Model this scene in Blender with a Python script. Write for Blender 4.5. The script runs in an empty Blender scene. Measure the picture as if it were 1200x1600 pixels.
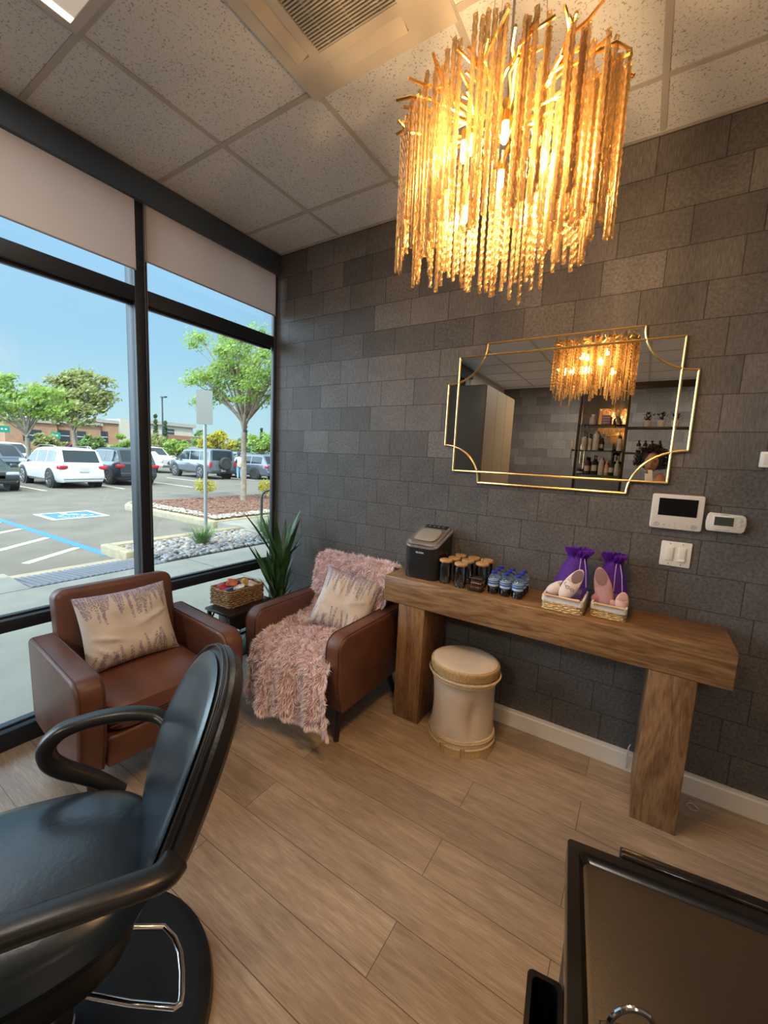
import bpy, bmesh, math, random
from mathutils import Vector, Matrix, Euler, noise
random.seed(7)
PI = math.pi
# ---------------------------------------------------------------- camera, world, sun, exposure
scn = bpy.context.scene
COL = scn.collection
scn.view_settings.view_transform = 'Standard'
scn.view_settings.look = 'None'
scn.view_settings.gamma = 1.0
scn.view_settings.use_curve_mapping = False
scn.view_settings.exposure = 0.12
cam = bpy.data.cameras.new('camera')
camo = bpy.data.objects.new('camera', cam); COL.objects.link(camo)
FOC = 635.75
cam.sensor_fit = 'VERTICAL'; cam.sensor_height = 32.0; cam.sensor_width = 24.0
cam.lens = 32.0 * FOC / 1600.0
cam.clip_start = 0.02; cam.clip_end = 600
xr = Vector((0.8422635, 0.53702432, 0.04687298)); yd = Vector((0.10793502, -0.08281289, -0.99070281)); zf = Vector((-0.52814982, 0.83949205, -0.127714))
M = Matrix((xr, -yd, -zf)).transposed().to_4x4()
M.translation = Vector((2.5221, -2.3246, 1.5244))
camo.matrix_world = M
scn.camera = camo

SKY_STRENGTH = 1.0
SKY_FILL = 8.0  # made-up brightness of the unseen southern sky, for more window light
SUN_STRENGTH = 5.0
CHAND_W = 12.0          # each chandelier lamp, watts
PANEL_W = 22.0         # each ceiling light panel, watts
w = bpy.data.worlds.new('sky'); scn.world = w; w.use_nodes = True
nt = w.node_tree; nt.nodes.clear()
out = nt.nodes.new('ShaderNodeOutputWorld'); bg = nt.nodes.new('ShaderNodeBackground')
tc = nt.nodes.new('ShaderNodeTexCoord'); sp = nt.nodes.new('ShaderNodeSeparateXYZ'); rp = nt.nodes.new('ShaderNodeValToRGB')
rp.color_ramp.elements[0].position = 0.0; rp.color_ramp.elements[0].color = (0.62, 0.84, 0.90, 1)
rp.color_ramp.elements[1].position = 1.0; rp.color_ramp.elements[1].color = (2.3, 2.5, 2.7, 1)  # overhead sky, above the view, raised to add daylight
for ps, c in ((0.09, (0.54, 0.80, 0.93, 1)), (0.20, (0.42, 0.70, 0.95, 1)), (0.42, (0.36, 0.65, 0.97, 1)), (0.62, (1.5, 2.0, 2.6, 1))):
    e = rp.color_ramp.elements.new(ps); e.color = c
nt.links.new(tc.outputs['Generated'], sp.inputs[0]); nt.links.new(sp.outputs[2], rp.inputs[0])
# fill light added to the unseen southern sky (-Y); the northern half stays blue
south_fill = nt.nodes.new('ShaderNodeMapRange'); south_fill.interpolation_type = 'SMOOTHSTEP'; south_fill.inputs[1].default_value = -0.02; south_fill.inputs[2].default_value = -0.55; south_fill.inputs[3].default_value = 0.0; south_fill.inputs[4].default_value = 1.0
nt.links.new(sp.outputs[1], south_fill.inputs[0])
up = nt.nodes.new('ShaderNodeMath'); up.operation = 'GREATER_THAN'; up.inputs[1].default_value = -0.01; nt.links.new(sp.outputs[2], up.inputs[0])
fill_mul = nt.nodes.new('ShaderNodeMath'); fill_mul.operation = 'MULTIPLY'; nt.links.new(south_fill.outputs[0], fill_mul.inputs[0]); nt.links.new(up.outputs[0], fill_mul.inputs[1])
mx_fill = nt.nodes.new('ShaderNodeMix'); mx_fill.data_type = 'RGBA'; mx_fill.inputs[7].default_value = (SKY_FILL*0.80, SKY_FILL, SKY_FILL*1.22, 1)
nt.links.new(fill_mul.outputs[0], mx_fill.inputs[0]); nt.links.new(rp.outputs[0], mx_fill.inputs[6])
nt.links.new(mx_fill.outputs[2], bg.inputs[0]); bg.inputs[1].default_value = SKY_STRENGTH
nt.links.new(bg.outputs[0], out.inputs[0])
sun = bpy.data.lights.new('sun', 'SUN'); sun.energy = SUN_STRENGTH; sun.angle = 0.009; sun.color = (1.0, 0.93, 0.80)
suno = bpy.data.objects.new('sun', sun); COL.objects.link(suno)
suno.rotation_euler = Vector((0.62, -0.25, 1.0)).normalized().to_track_quat('Z', 'Y').to_euler()
suno.location = (5, -3, 12)
# light panels of the room (one seen, three added out of view as fill), and a portal for the window light
def area(name, loc, rot, sx, sy, power, color, portal=False):
    l = bpy.data.lights.new(name, 'AREA'); l.shape = 'RECTANGLE'; l.size = sx; l.size_y = sy; l.energy = power; l.color = color
    if portal: l.cycles.is_portal = True
    o = bpy.data.objects.new(name, l); COL.objects.link(o); o.location = loc; o.rotation_euler = rot
    return o
area('window_portal', (-0.16, -1.9, 1.5), (0, -PI/2, 0), 2.95, 3.8, 1, (1, 1, 1), True)
for i, (px, py) in enumerate(((0.906, -1.832), (3.35, -4.6), (1.5, -4.6), (4.2, -2.6))):
    area('panel_lamp', (px, py, 2.985), (0, 0, 0), 0.5, 0.5, PANEL_W * (0.5, 2.0, 2.4, 0.1)[i], (1.0, 0.90, 0.78))

# ---------------------------------------------------------------- materials
MATS = {}
ALBEDO = 1.0          # outdoor paints and surfaces are all a little darker than the first guess
def mat(name, col=(0.5, 0.5, 0.5), rough=0.5, metal=0.0, noise_amt=0.0, nscale=20.0, bump=0.0, bscale=60.0, spec=0.5, emit=None, estr=0.0, trans=0.0, stretch=(1, 1, 1), coat=0.0, subs=0.0, col2=None):
    if name in MATS: return MATS[name]
    m = bpy.data.materials.new(name); m.use_nodes = True; MATS[name] = m
    col = tuple(q*ALBEDO for q in col)
    t = m.node_tree; b = t.nodes['Principled BSDF']
    b.inputs['Base Color'].default_value = (*col, 1); b.inputs['Roughness'].default_value = rough; b.inputs['Metallic'].default_value = metal
    b.inputs['Specular IOR Level'].default_value = spec
    if trans: b.inputs['Transmission Weight'].default_value = trans
    if coat: b.inputs['Coat Weight'].default_value = coat; b.inputs['Coat Roughness'].default_value = 0.08
    if emit: b.inputs['Emission Color'].default_value = (*emit, 1); b.inputs['Emission Strength'].default_value = estr
    if noise_amt or bump or col2:
        tx = t.nodes.new('ShaderNodeTexCoord'); mp = t.nodes.new('ShaderNodeMapping'); mp.inputs['Scale'].default_value = stretch
        t.links.new(tx.outputs['Object'], mp.inputs[0])
    if noise_amt or col2:
        n = t.nodes.new('ShaderNodeTexNoise'); n.inputs['Scale'].default_value = nscale; n.inputs['Detail'].default_value = 6
        t.links.new(mp.outputs[0], n.inputs['Vector'])
        r = t.nodes.new('ShaderNodeValToRGB')
        if col2: a, c = col, col2
        else:
            a = tuple(max(0, x * (1 - noise_amt)) for x in col); c = tuple(min(1, x * (1 + noise_amt)) for x in col)
        r.color_ramp.elements[0].position = 0.35; r.color_ramp.elements[0].color = (*a, 1)
        r.color_ramp.elements[1].position = 0.65; r.color_ramp.elements[1].color = (*c, 1)
        t.links.new(n.outputs[0], r.inputs[0]); t.links.new(r.outputs[0], b.inputs['Base Color'])
    if bump:
        n2 = t.nodes.new('ShaderNodeTexNoise'); n2.inputs['Scale'].default_value = bscale; n2.inputs['Detail'].default_value = 5
        t.links.new(mp.outputs[0], n2.inputs['Vector'])
        bp = t.nodes.new('ShaderNodeBump'); bp.inputs['Strength'].default_value = bump; bp.inputs['Distance'].default_value = 0.01
        t.links.new(n2.outputs[0], bp.inputs['Height']); t.links.new(bp.outputs[0], b.inputs['Normal'])
    return m

def mat_wood(name, c1, c2, c3, axis='X', rough=0.4, scale=1.0):
    if name in MATS: return MATS[name]
    m = bpy.data.materials.new(name); m.use_nodes = True; MATS[name] = m
    t = m.node_tree; b = t.nodes['Principled BSDF']; b.inputs['Roughness'].default_value = rough
    tx = t.nodes.new('ShaderNodeTexCoord'); mp = t.nodes.new('ShaderNodeMapping'); t.links.new(tx.outputs['Object'], mp.inputs[0])
    s = {'X': (1.2, 9, 9), 'Y': (9, 1.2, 9), 'Z': (9, 9, 1.2)}[axis]
    mp.inputs['Scale'].default_value = tuple(q * scale for q in s)
    n = t.nodes.new('ShaderNodeTexNoise'); n.inputs['Scale'].default_value = 1.3; n.inputs['Detail'].default_value = 3; n.inputs['Distortion'].default_value = 1.2
    t.links.new(mp.outputs[0], n.inputs['Vector'])
    mul = t.nodes.new('ShaderNodeMath'); mul.operation = 'MULTIPLY'; mul.inputs[1].default_value = 9.0; t.links.new(n.outputs[0], mul.inputs[0])
    fr = t.nodes.new('ShaderNodeMath'); fr.operation = 'PINGPONG'; fr.inputs[1].default_value = 1.0; t.links.new(mul.outputs[0], fr.inputs[0])
    n2 = t.nodes.new('ShaderNodeTexNoise'); n2.inputs['Scale'].default_value = 14; n2.inputs['Detail'].default_value = 6
    t.links.new(mp.outputs[0], n2.inputs['Vector'])
    mx = t.nodes.new('ShaderNodeMath'); mx.operation = 'MULTIPLY_ADD'; mx.inputs[1].default_value = 0.45
    t.links.new(fr.outputs[0], mx.inputs[0]); t.links.new(n2.outputs[0], mx.inputs[2])
    r = t.nodes.new('ShaderNodeValToRGB'); r.color_ramp.elements[0].position = 0.35; r.color_ramp.elements[0].color = (*c1, 1)
    r.color_ramp.elements[1].position = 1.05; r.color_ramp.elements[1].color = (*c3, 1)
    e = r.color_ramp.elements.new(0.68); e.color = (*c2, 1)
    t.links.new(mx.outputs[0], r.inputs[0]); t.links.new(r.outputs[0], b.inputs['Base Color'])
    bp = t.nodes.new('ShaderNodeBump'); bp.inputs['Strength'].default_value = 0.12; t.links.new(mx.outputs[0], bp.inputs['Height']); t.links.new(bp.outputs[0], b.inputs['Normal'])
    return m

def mat_mix(name, col, rough=0.05, transp=0.9, gloss=(1, 1, 1), fres=1.45):
    """thin clear sheet: mostly see-through, mirror-like at grazing angles"""
    if name in MATS: return MATS[name]
    m = bpy.data.materials.new(name); m.use_nodes = True; MATS[name] = m
    t = m.node_tree; t.nodes.clear(); o = t.nodes.new('ShaderNodeOutputMaterial')
    tr = t.nodes.new('ShaderNodeBsdfTransparent'); tr.inputs[0].default_value = (*col, 1)
    gl = t.nodes.new('ShaderNodeBsdfGlossy'); gl.inputs[0].default_value = (*gloss, 1); gl.inputs[1].default_value = rough
    mx = t.nodes.new('ShaderNodeMixShader'); fr = t.nodes.new('ShaderNodeFresnel'); fr.inputs[0].default_value = fres
    t.links.new(fr.outputs[0], mx.inputs[0]); t.links.new(tr.outputs[0], mx.inputs[1]); t.links.new(gl.outputs[0], mx.inputs[2])
    t.links.new(mx.outputs[0], o.inputs[0]); return m

def mat_sheer(name, col, f_trans=0.4, f_tl=0.3, rough=0.3, noisy=False):
    """translucent stuff: transparent + translucent + diffuse/gloss"""
    if name in MATS: return MATS[name]
    m = bpy.data.materials.new(name); m.use_nodes = True; MATS[name] = m
    t = m.node_tree; t.nodes.clear(); o = t.nodes.new('ShaderNodeOutputMaterial')
    tr = t.nodes.new('ShaderNodeBsdfTransparent'); tr.inputs[0].default_value = (1, 1, 1, 1)
    tl = t.nodes.new('ShaderNodeBsdfTranslucent'); tl.inputs[0].default_value = (*col, 1)
    df = t.nodes.new('ShaderNodeBsdfPrincipled'); df.inputs['Base Color'].default_value = (*col, 1); df.inputs['Roughness'].default_value = rough
    m1 = t.nodes.new('ShaderNodeMixShader'); m1.inputs[0].default_value = f_tl; t.links.new(df.outputs[0], m1.inputs[1]); t.links.new(tl.outputs[0], m1.inputs[2])
    m2 = t.nodes.new('ShaderNodeMixShader'); m2.inputs[0].default_value = f_trans; t.links.new(m1.outputs[0], m2.inputs[1]); t.links.new(tr.outputs[0], m2.inputs[2])
    t.links.new(m2.outputs[0], o.inputs[0]); return m

def mat_attr(name, rough=0.6, bump=0.0, bscale=100, mul=None, subs=0):
    """colour read from the mesh's own colour attribute (printed pattern)"""
    if name in MATS: return MATS[name]
    m = bpy.data.materials.new(name); m.use_nodes = True; MATS[name] = m
    t = m.node_tree; b = t.nodes['Principled BSDF']; b.inputs['Roughness'].default_value = rough
    a = t.nodes.new('ShaderNodeVertexColor'); a.layer_name = 'Col'; t.links.new(a.outputs[0], b.inputs['Base Color'])
    if bump:
        n2 = t.nodes.new('ShaderNodeTexNoise'); n2.inputs['Scale'].default_value = bscale
        bp = t.nodes.new('ShaderNodeBump'); bp.inputs['Strength'].default_value = bump; bp.inputs['Distance'].default_value = 0.01
        t.links.new(n2.outputs[0], bp.inputs['Height']); t.links.new(bp.outputs[0], b.inputs['Normal'])
    return m

# ---------------------------------------------------------------- mesh helpers
class MB:
    def __init__(s): s.v = []; s.f = []
    def add(s, vs, fs, mtx=None):
        n = len(s.v)
        s.v += [tuple(mtx @ Vector(q)) if mtx else tuple(q) for q in vs]
        s.f += [tuple(i + n for i in f) for f in fs]; return s
    def box(s, c, d, rot=None):
        x, y, z = (q / 2 for q in d)
        vs = [(-x,-y,-z),(x,-y,-z),(x,y,-z),(-x,y,-z),(-x,-y,z),(x,-y,z),(x,y,z),(-x,y,z)]
        m = Matrix.Translation(c) @ (Euler(rot).to_matrix().to_4x4() if rot else Matrix.Identity(4))
        return s.add(vs, [(0,3,2,1),(4,5,6,7),(0,1,5,4),(1,2,6,5),(2,3,7,6),(3,0,4,7)], m)
    def box2(s, a, b):
        return s.box([(a[i]+b[i])/2 for i in range(3)], [abs(b[i]-a[i]) for i in range(3)])
    def tube(s, pts, r, seg=8, cap=True, flat=1.0):
        pts = [Vector(p) for p in pts]; n = len(pts); rs = r if isinstance(r, (list, tuple)) else [r]*n
        ref = None; base = len(s.v)
        for i, p in enumerate(pts):
            d = (pts[min(i+1,n-1)] - pts[max(i-1,0)])
            if d.length < 1e-9: d = Vector((0,0,1))
            d.normalize()
            if ref is None:
                ref = Vector((0,0,1)) if abs(d.z) < 0.9 else Vector((1,0,0))
            u = d.cross(ref); 
            if u.length < 1e-6: u = d.orthogonal()
            u.normalize(); v2 = u.cross(d).normalized(); ref = v2
            for k in range(seg):
                a = 2*PI*k/seg; s.v.append(tuple(p + u*math.cos(a)*rs[i] + v2*math.sin(a)*rs[i]*flat))
        for i in range(n-1):
            for k in range(seg):
                a = base+i*seg+k; b2 = base+i*seg+(k+1)%seg; s.f.append((a, b2, b2+seg, a+seg))
        if cap:
            s.f.append(tuple(base+k for k in reversed(range(seg)))); s.f.append(tuple(base+(n-1)*seg+k for k in range(seg)))
        return s
    def cyl(s, p0, p1, r0, r1=None, seg=16): return s.tube([p0, p1], [r0, r0 if r1 is None else r1], seg)
    def lathe(s, prof, c=(0,0,0), seg=24, sx=1, sy=1, mtx=None):
        base = len(s.v); vs = []; fs = []
        for r, z in prof:
            for k in range(seg):
                a = 2*PI*k/seg; vs.append((c[0]+r*sx*math.cos(a), c[1]+r*sy*math.sin(a), c[2]+z))
        for i in range(len(prof)-1):
            for k in range(seg): fs.append((i*seg+k, i*seg+(k+1)%seg, (i+1)*seg+(k+1)%seg, (i+1)*seg+k))
        if prof[0][0] > 1e-4: fs.append(tuple(reversed(range(seg))))
        if prof[-1][0] > 1e-4: fs.append(tuple((len(prof)-1)*seg+k for k in range(seg)))
        return s.add(vs, fs, mtx)
    def prism(s, poly, h0, h1, plane='XY', mtx=None):
        n = len(poly)
        def P(a, b, h): return {'XY': (a,b,h), 'XZ': (a,h,b), 'YZ': (h,a,b)}[plane]
        vs = [P(a,b,h0) for a,b in poly] + [P(a,b,h1) for a,b in poly]
        fs = [tuple(reversed(range(n))), tuple(range(n,2*n))] + [(i,(i+1)%n,(i+1)%n+n,i+n) for i in range(n)]
        return s.add(vs, fs, mtx)
    def pad(s, outline, T, mp, nr=10, nt=48, pw=6.0):
        """closed cushion: outline(theta)->(a,b); mp(a,b,t)->xyz"""
        vs = []; fs = []
        def ring(r, sg):
            t = T/2*max(0.0, 1-r**pw)**0.5*sg
            for k in range(nt):
                a, b = outline(2*PI*k/nt); vs.append(mp(a*r, b*r, t))
        rr = [ (i/nr)**0.75 for i in range(1, nr+1)]
        vs.append(mp(0,0,T/2)); 
        for r in rr: ring(r, 1)
        off2 = len(vs)
        for r in reversed(rr[:-1]): ring(r, -1)
        vs.append(mp(0,0,-T/2))
        for k in range(nt): fs.append((0, 1+k, 1+(k+1)%nt))
        tot = (2*nr-1)
        for i in range(tot-1):
            for k in range(nt): fs.append((1+i*nt+k, 1+(i+1)*nt+k, 1+(i+1)*nt+(k+1)%nt, 1+i*nt+(k+1)%nt))
        l = len(vs)-1; b0 = 1+(tot-1)*nt
        for k in range(nt): fs.append((l, b0+(k+1)%nt, b0+k))
        return s.add(vs, fs)
    def build(s, name, m, parent=None, smooth=True, bevel=0, bseg=2, subd=0, angle=0.6, kind=None, loc=None, rot=None, label=None):
        me = bpy.data.meshes.new(name); me.from_pydata(s.v, [], s.f); me.validate(); me.update()
        bmm = bmesh.new(); bmm.from_mesh(me); bmesh.ops.recalc_face_normals(bmm, faces=bmm.faces); bmm.to_mesh(me); bmm.free()
        if m: me.materials.append(m)
        o = bpy.data.objects.new(name, me); COL.objects.link(o)
        if smooth:
            me.shade_smooth()
            me.set_sharp_from_angle(angle=angle)
        if bevel:
            b = o.modifiers.new('bevel', 'BEVEL'); b.width = bevel; b.segments = bseg; b.limit_method = 'ANGLE'; b.angle_limit = 0.6
            b.harden_normals = False
            if smooth: me.set_sharp_from_angle(angle=PI)
        if subd:
            b = o.modifiers.new('sub', 'SUBSURF'); b.levels = subd; b.render_levels = subd
        if parent: o.parent = parent
        if kind: o['kind'] = kind
        if label: o['label'] = label
        if loc: o.location = loc
        if rot: o.rotation_euler = rot
        return o

def tag(o, label, cat, group=None, kind=None):
    o['label'] = label; o['category'] = cat
    if group: o['group'] = group
    if kind: o['kind'] = kind
    return o
def thing(name, label, cat, loc=(0,0,0), rz=0, group=None):
    o = bpy.data.objects.new(name, None); COL.objects.link(o); o.location = loc; o.rotation_euler = (0,0,rz)
    o.empty_display_size = 0.05
    return tag(o, label, cat, group)
def copy_tree(o, parent=None):
    c = o.copy(); COL.objects.link(c)
    if parent: c.parent = parent
    for ch in list(o.children): copy_tree(ch, c)
    return c
def struct(name, mb, m, **k): return mb.build(name, m, kind='structure', **k)
def text(name, s, size, m, parent, loc, rot, ext=0.0005, align='CENTER'):
    cu = bpy.data.curves.new(name, 'FONT'); cu.body = s; cu.size = size; cu.extrude = ext; cu.align_x = align; cu.align_y = 'CENTER'
    tmp = bpy.data.objects.new(name+'_t', cu); COL.objects.link(tmp)
    dg = bpy.context.evaluated_depsgraph_get(); me = bpy.data.meshes.new_from_object(tmp.evaluated_get(dg))
    bpy.data.objects.remove(tmp)
    me.materials.clear(); me.materials.append(m)
    o = bpy.data.objects.new(name, me); COL.objects.link(o); o.location = loc; o.rotation_euler = rot
    if parent: o.parent = parent
    return o
def rr(w, h, r, n=5, cx=0, cy=0):
    """rounded rectangle outline"""
    r = min(r, w/2-1e-4, h/2-1e-4); pts = []
    for (sx, sy, a0) in ((1,1,0),(-1,1,PI/2),(-1,-1,PI),(1,-1,1.5*PI)):
        for i in range(n+1):
            a = a0+PI/2*i/n; pts.append((cx+sx*(w/2-r)+r*math.cos(a), cy+sy*(h/2-r)+r*math.sin(a)))
    return pts
# ================================================================ THE ROOM
H = 3.02; ROOM_X = 5.4; ROOM_Y = -6.0
# floor of wood-look vinyl planks running along the tiled wall
def floor_mat():
    m = bpy.data.materials.new('vinyl_planks'); m.use_nodes = True; t = m.node_tree; b = t.nodes['Principled BSDF']
    tx = t.nodes.new('ShaderNodeTexCoord')
    br = t.nodes.new('ShaderNodeTexBrick'); br.offset = 0.37; br.offset_frequency = 2; br.squash = 1
    br.inputs['Scale'].default_value = 1; br.inputs['Brick Width'].default_value = 1.22; br.inputs['Row Height'].default_value = 0.182
    br.inputs['Mortar Size'].default_value = 0.0012; br.inputs['Mortar Smooth'].default_value = 0.2; br.inputs['Bias'].default_value = 0
    br.inputs['Color1'].default_value = (0, 0, 0, 1); br.inputs['Color2'].default_value = (1, 1, 1, 1); br.inputs['Mortar'].default_value = (0.5, 0.5, 0.5, 1)
    t.links.new(tx.outputs['Object'], br.inputs['Vector'])
    mp = t.nodes.new('ShaderNodeMapping'); mp.inputs['Scale'].default_value = (2.2, 20, 1); t.links.new(tx.outputs['Object'], mp.inputs[0])
    ad = t.nodes.new('ShaderNodeVectorMath'); ad.operation = 'MULTIPLY_ADD'; ad.inputs[1].default_value = (7, 7, 7)
    t.links.new(br.outputs['Color'], ad.inputs[0]); t.links.new(mp.outputs[0], ad.inputs[2])
    n = t.nodes.new('ShaderNodeTexNoise'); n.inputs['Scale'].default_value = 1.6; n.inputs['Detail'].default_value = 8; n.inputs['Roughness'].default_value = 0.65; n.inputs['Distortion'].default_value = 0.6
    t.links.new(ad.outputs[0], n.inputs['Vector'])
    mpf = t.nodes.new('ShaderNodeMapping'); mpf.inputs['Scale'].default_value = (9, 150, 1); t.links.new(tx.outputs['Object'], mpf.inputs[0])
    nf = t.nodes.new('ShaderNodeTexNoise'); nf.inputs['Scale'].default_value = 1.5; nf.inputs['Detail'].default_value = 4; t.links.new(mpf.outputs[0], nf.inputs['Vector'])
    mpk = t.nodes.new('ShaderNodeMapping'); mpk.inputs['Scale'].default_value = (1.5, 4.2, 1); t.links.new(tx.outputs['Object'], mpk.inputs[0])
    nk = t.nodes.new('ShaderNodeTexVoronoi'); nk.inputs['Scale'].default_value = 1.6; t.links.new(mpk.outputs[0], nk.inputs['Vector'])
    kr = t.nodes.new('ShaderNodeMapRange'); kr.inputs[1].default_value = 0.02; kr.inputs[2].default_value = 0.12; kr.inputs[3].default_value = -0.22; kr.inputs[4].default_value = 0.0; t.links.new(nk.outputs['Distance'], kr.inputs[0])
    mxn = t.nodes.new('ShaderNodeMix'); mxn.inputs[0].default_value = 0.42; t.links.new(n.outputs[0], mxn.inputs[2]); t.links.new(nf.outputs[0], mxn.inputs[3])
    adk = t.nodes.new('ShaderNodeMath'); adk.operation = 'ADD'; t.links.new(mxn.outputs[0], adk.inputs[0]); t.links.new(kr.outputs[0], adk.inputs[1])
    r = t.nodes.new('ShaderNodeValToRGB')
    r.color_ramp.elements[0].position = 0.24; r.color_ramp.elements[0].color = (0.155, 0.110, 0.072, 1)
    r.color_ramp.elements[1].position = 0.72; r.color_ramp.elements[1].color = (0.48, 0.37, 0.265, 1)
    e = r.color_ramp.elements.new(0.49); e.color = (0.31, 0.225, 0.153, 1)
    t.links.new(adk.outputs[0], r.inputs[0])
    hs = t.nodes.new('ShaderNodeHueSaturation'); hs.inputs['Saturation'].default_value = 1.0
    ma = t.nodes.new('ShaderNodeMath'); ma.operation = 'MULTIPLY_ADD'; ma.inputs[1].default_value = 0.34; ma.inputs[2].default_value = 0.83
    t.links.new(br.outputs['Color'], ma.inputs[0]); t.links.new(ma.outputs[0], hs.inputs['Value']); t.links.new(r.outputs[0], hs.inputs['Color'])
    mx = t.nodes.new('ShaderNodeMix'); mx.data_type = 'RGBA'; mx.inputs[7].default_value = (0.05, 0.03, 0.02, 1)
    t.links.new(br.outputs['Fac'], mx.inputs[0]); t.links.new(hs.outputs[0], mx.inputs[6]); t.links.new(mx.outputs[2], b.inputs['Base Color'])
    b.inputs['Roughness'].default_value = 0.34; b.inputs['Specular IOR Level'].default_value = 0.75
    bp = t.nodes.new('ShaderNodeBump'); bp.inputs['Strength'].default_value = 0.10; t.links.new(n.outputs[0], bp.inputs['Height']); t.links.new(bp.outputs[0], b.inputs['Normal'])
    return m
struct('floor', MB().box2((-0.02, ROOM_Y-0.1, -0.08), (ROOM_X+0.1, 0.1, 0)), floor_mat(), smooth=False)
# ceiling: speckled lay-in tiles on a grid
def ceil_mat():
    m = bpy.data.materials.new('ceiling_tile'); m.use_nodes = True; t = m.node_tree; b = t.nodes['Principled BSDF']; b.inputs['Roughness'].default_value = 0.95
    tx = t.nodes.new('ShaderNodeTexCoord')
    n = t.nodes.new('ShaderNodeTexNoise'); n.inputs['Scale'].default_value = 130; n.inputs['Detail'].default_value = 4; t.links.new(tx.outputs['Object'], n.inputs['Vector'])
    r = t.nodes.new('ShaderNodeValToRGB'); r.color_ramp.elements[0].position = 0.34; r.color_ramp.elements[0].color = (0.37, 0.37, 0.37, 1)
    r.color_ramp.elements[1].position = 0.42; r.color_ramp.elements[1].color = (0.74, 0.765, 0.79, 1)
    t.links.new(n.outputs[0], r.inputs[0]); t.links.new(r.outputs[0], b.inputs['Base Color'])
    bp = t.nodes.new('ShaderNodeBump'); bp.inputs['Strength'].default_value = 0.3; t.links.new(n.outputs[0], bp.inputs['Height']); t.links.new(bp.outputs[0], b.inputs['Normal'])
    return m
M_CEIL = ceil_mat()
struct('ceiling', MB().box2((-0.12, ROOM_Y-0.1, H), (ROOM_X+0.1, 0.1, H+0.08)), M_CEIL, smooth=False)
M_TEE = mat('grid_tee', (0.50, 0.48, 0.46), 0.5)
gx = [0.601+0.6095*i for i in range(0, 8)]; gy = [-0.318-0.6055*i for i in range(0, 10)]
tm = MB()
for x in gx: tm.box2((x-0.012, ROOM_Y, H-0.004), (x+0.012, 0, H-0.0005))
for y in gy: tm.box2((0, y-0.012, H-0.0045), (ROOM_X, y+0.012, H-0.001))
tm.box2((0.0, -0.02, H-0.006), (ROOM_X, 0, H-0.0005)); tm.box2((0.02, ROOM_Y, H-0.006), (0.045, 0, H-0.0005))
struct('trim_1', tm, M_TEE, smooth=False)

# tile-look wallpaper: staggered rows, two block widths, each block its own shade
def brick_wall(name, x0, x1, z0, z1, y, facing, m):
    vs = []; fs = []; cols = []; uvs = []; rnd = random.Random(3)
    rows = {0: (0.182, 0.466), 1: (0.114, 0.351), 2: (0.302, 0.552), 3: (0.13, 0.386)}
    k = int(math.floor((z0-1.229)/0.162))
    while 1.229+k*0.162 < z1-1e-4:
        za = max(z0, 1.229+k*0.162); zb = min(z1, 1.229+(k+1)*0.162)
        a, b = rows[k % 4]; js = []
        q = -3
        while a+q*0.5295 < x1+0.6:
            js += [a+q*0.5295, b+q*0.5295]; q += 1
        js = sorted(js)
        for i in range(len(js)-1):
            xa, xb = max(x0, js[i]), min(x1, js[i+1])
            if xb-xa < 1e-3: continue
            n = len(vs)
            vs += [(xa,y,za),(xb,y,za),(xb,y,zb),(xa,y,zb)]
            fs.append((n,n+1,n+2,n+3) if facing < 0 else (n+3,n+2,n+1,n))
            sh = rnd.uniform(0,1); st = rnd.uniform(0,1)
            cols.append((sh, st, 0, 1)); uvs.append((xa, xb, za, zb))
        k += 1
    me = bpy.data.meshes.new(name); me.from_pydata(vs, [], fs); me.update()
    uv = me.uv_layers.new(name='UVMap'); uv2 = me.uv_layers.new(name='UVFar'); ca = me.color_attributes.new('Col', 'FLOAT_COLOR', 'CORNER')
    for p, c in zip(me.polygons, cols):
        for li in p.loop_indices:
            v = me.vertices[me.loops[li].vertex_index].co
            xs = [me.vertices[i].co.x for i in p.vertices]; zs = [me.vertices[i].co.z for i in p.vertices]
            uv.data[li].uv = ((v.x-min(xs)), (v.z-min(zs))); uv2.data[li].uv = (max(xs)-v.x, max(zs)-v.z); ca.data[li].color = c
    me.materials.append(m); o = bpy.data.objects.new(name, me); COL.objects.link(o); o['kind'] = 'structure'
    return o
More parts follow.
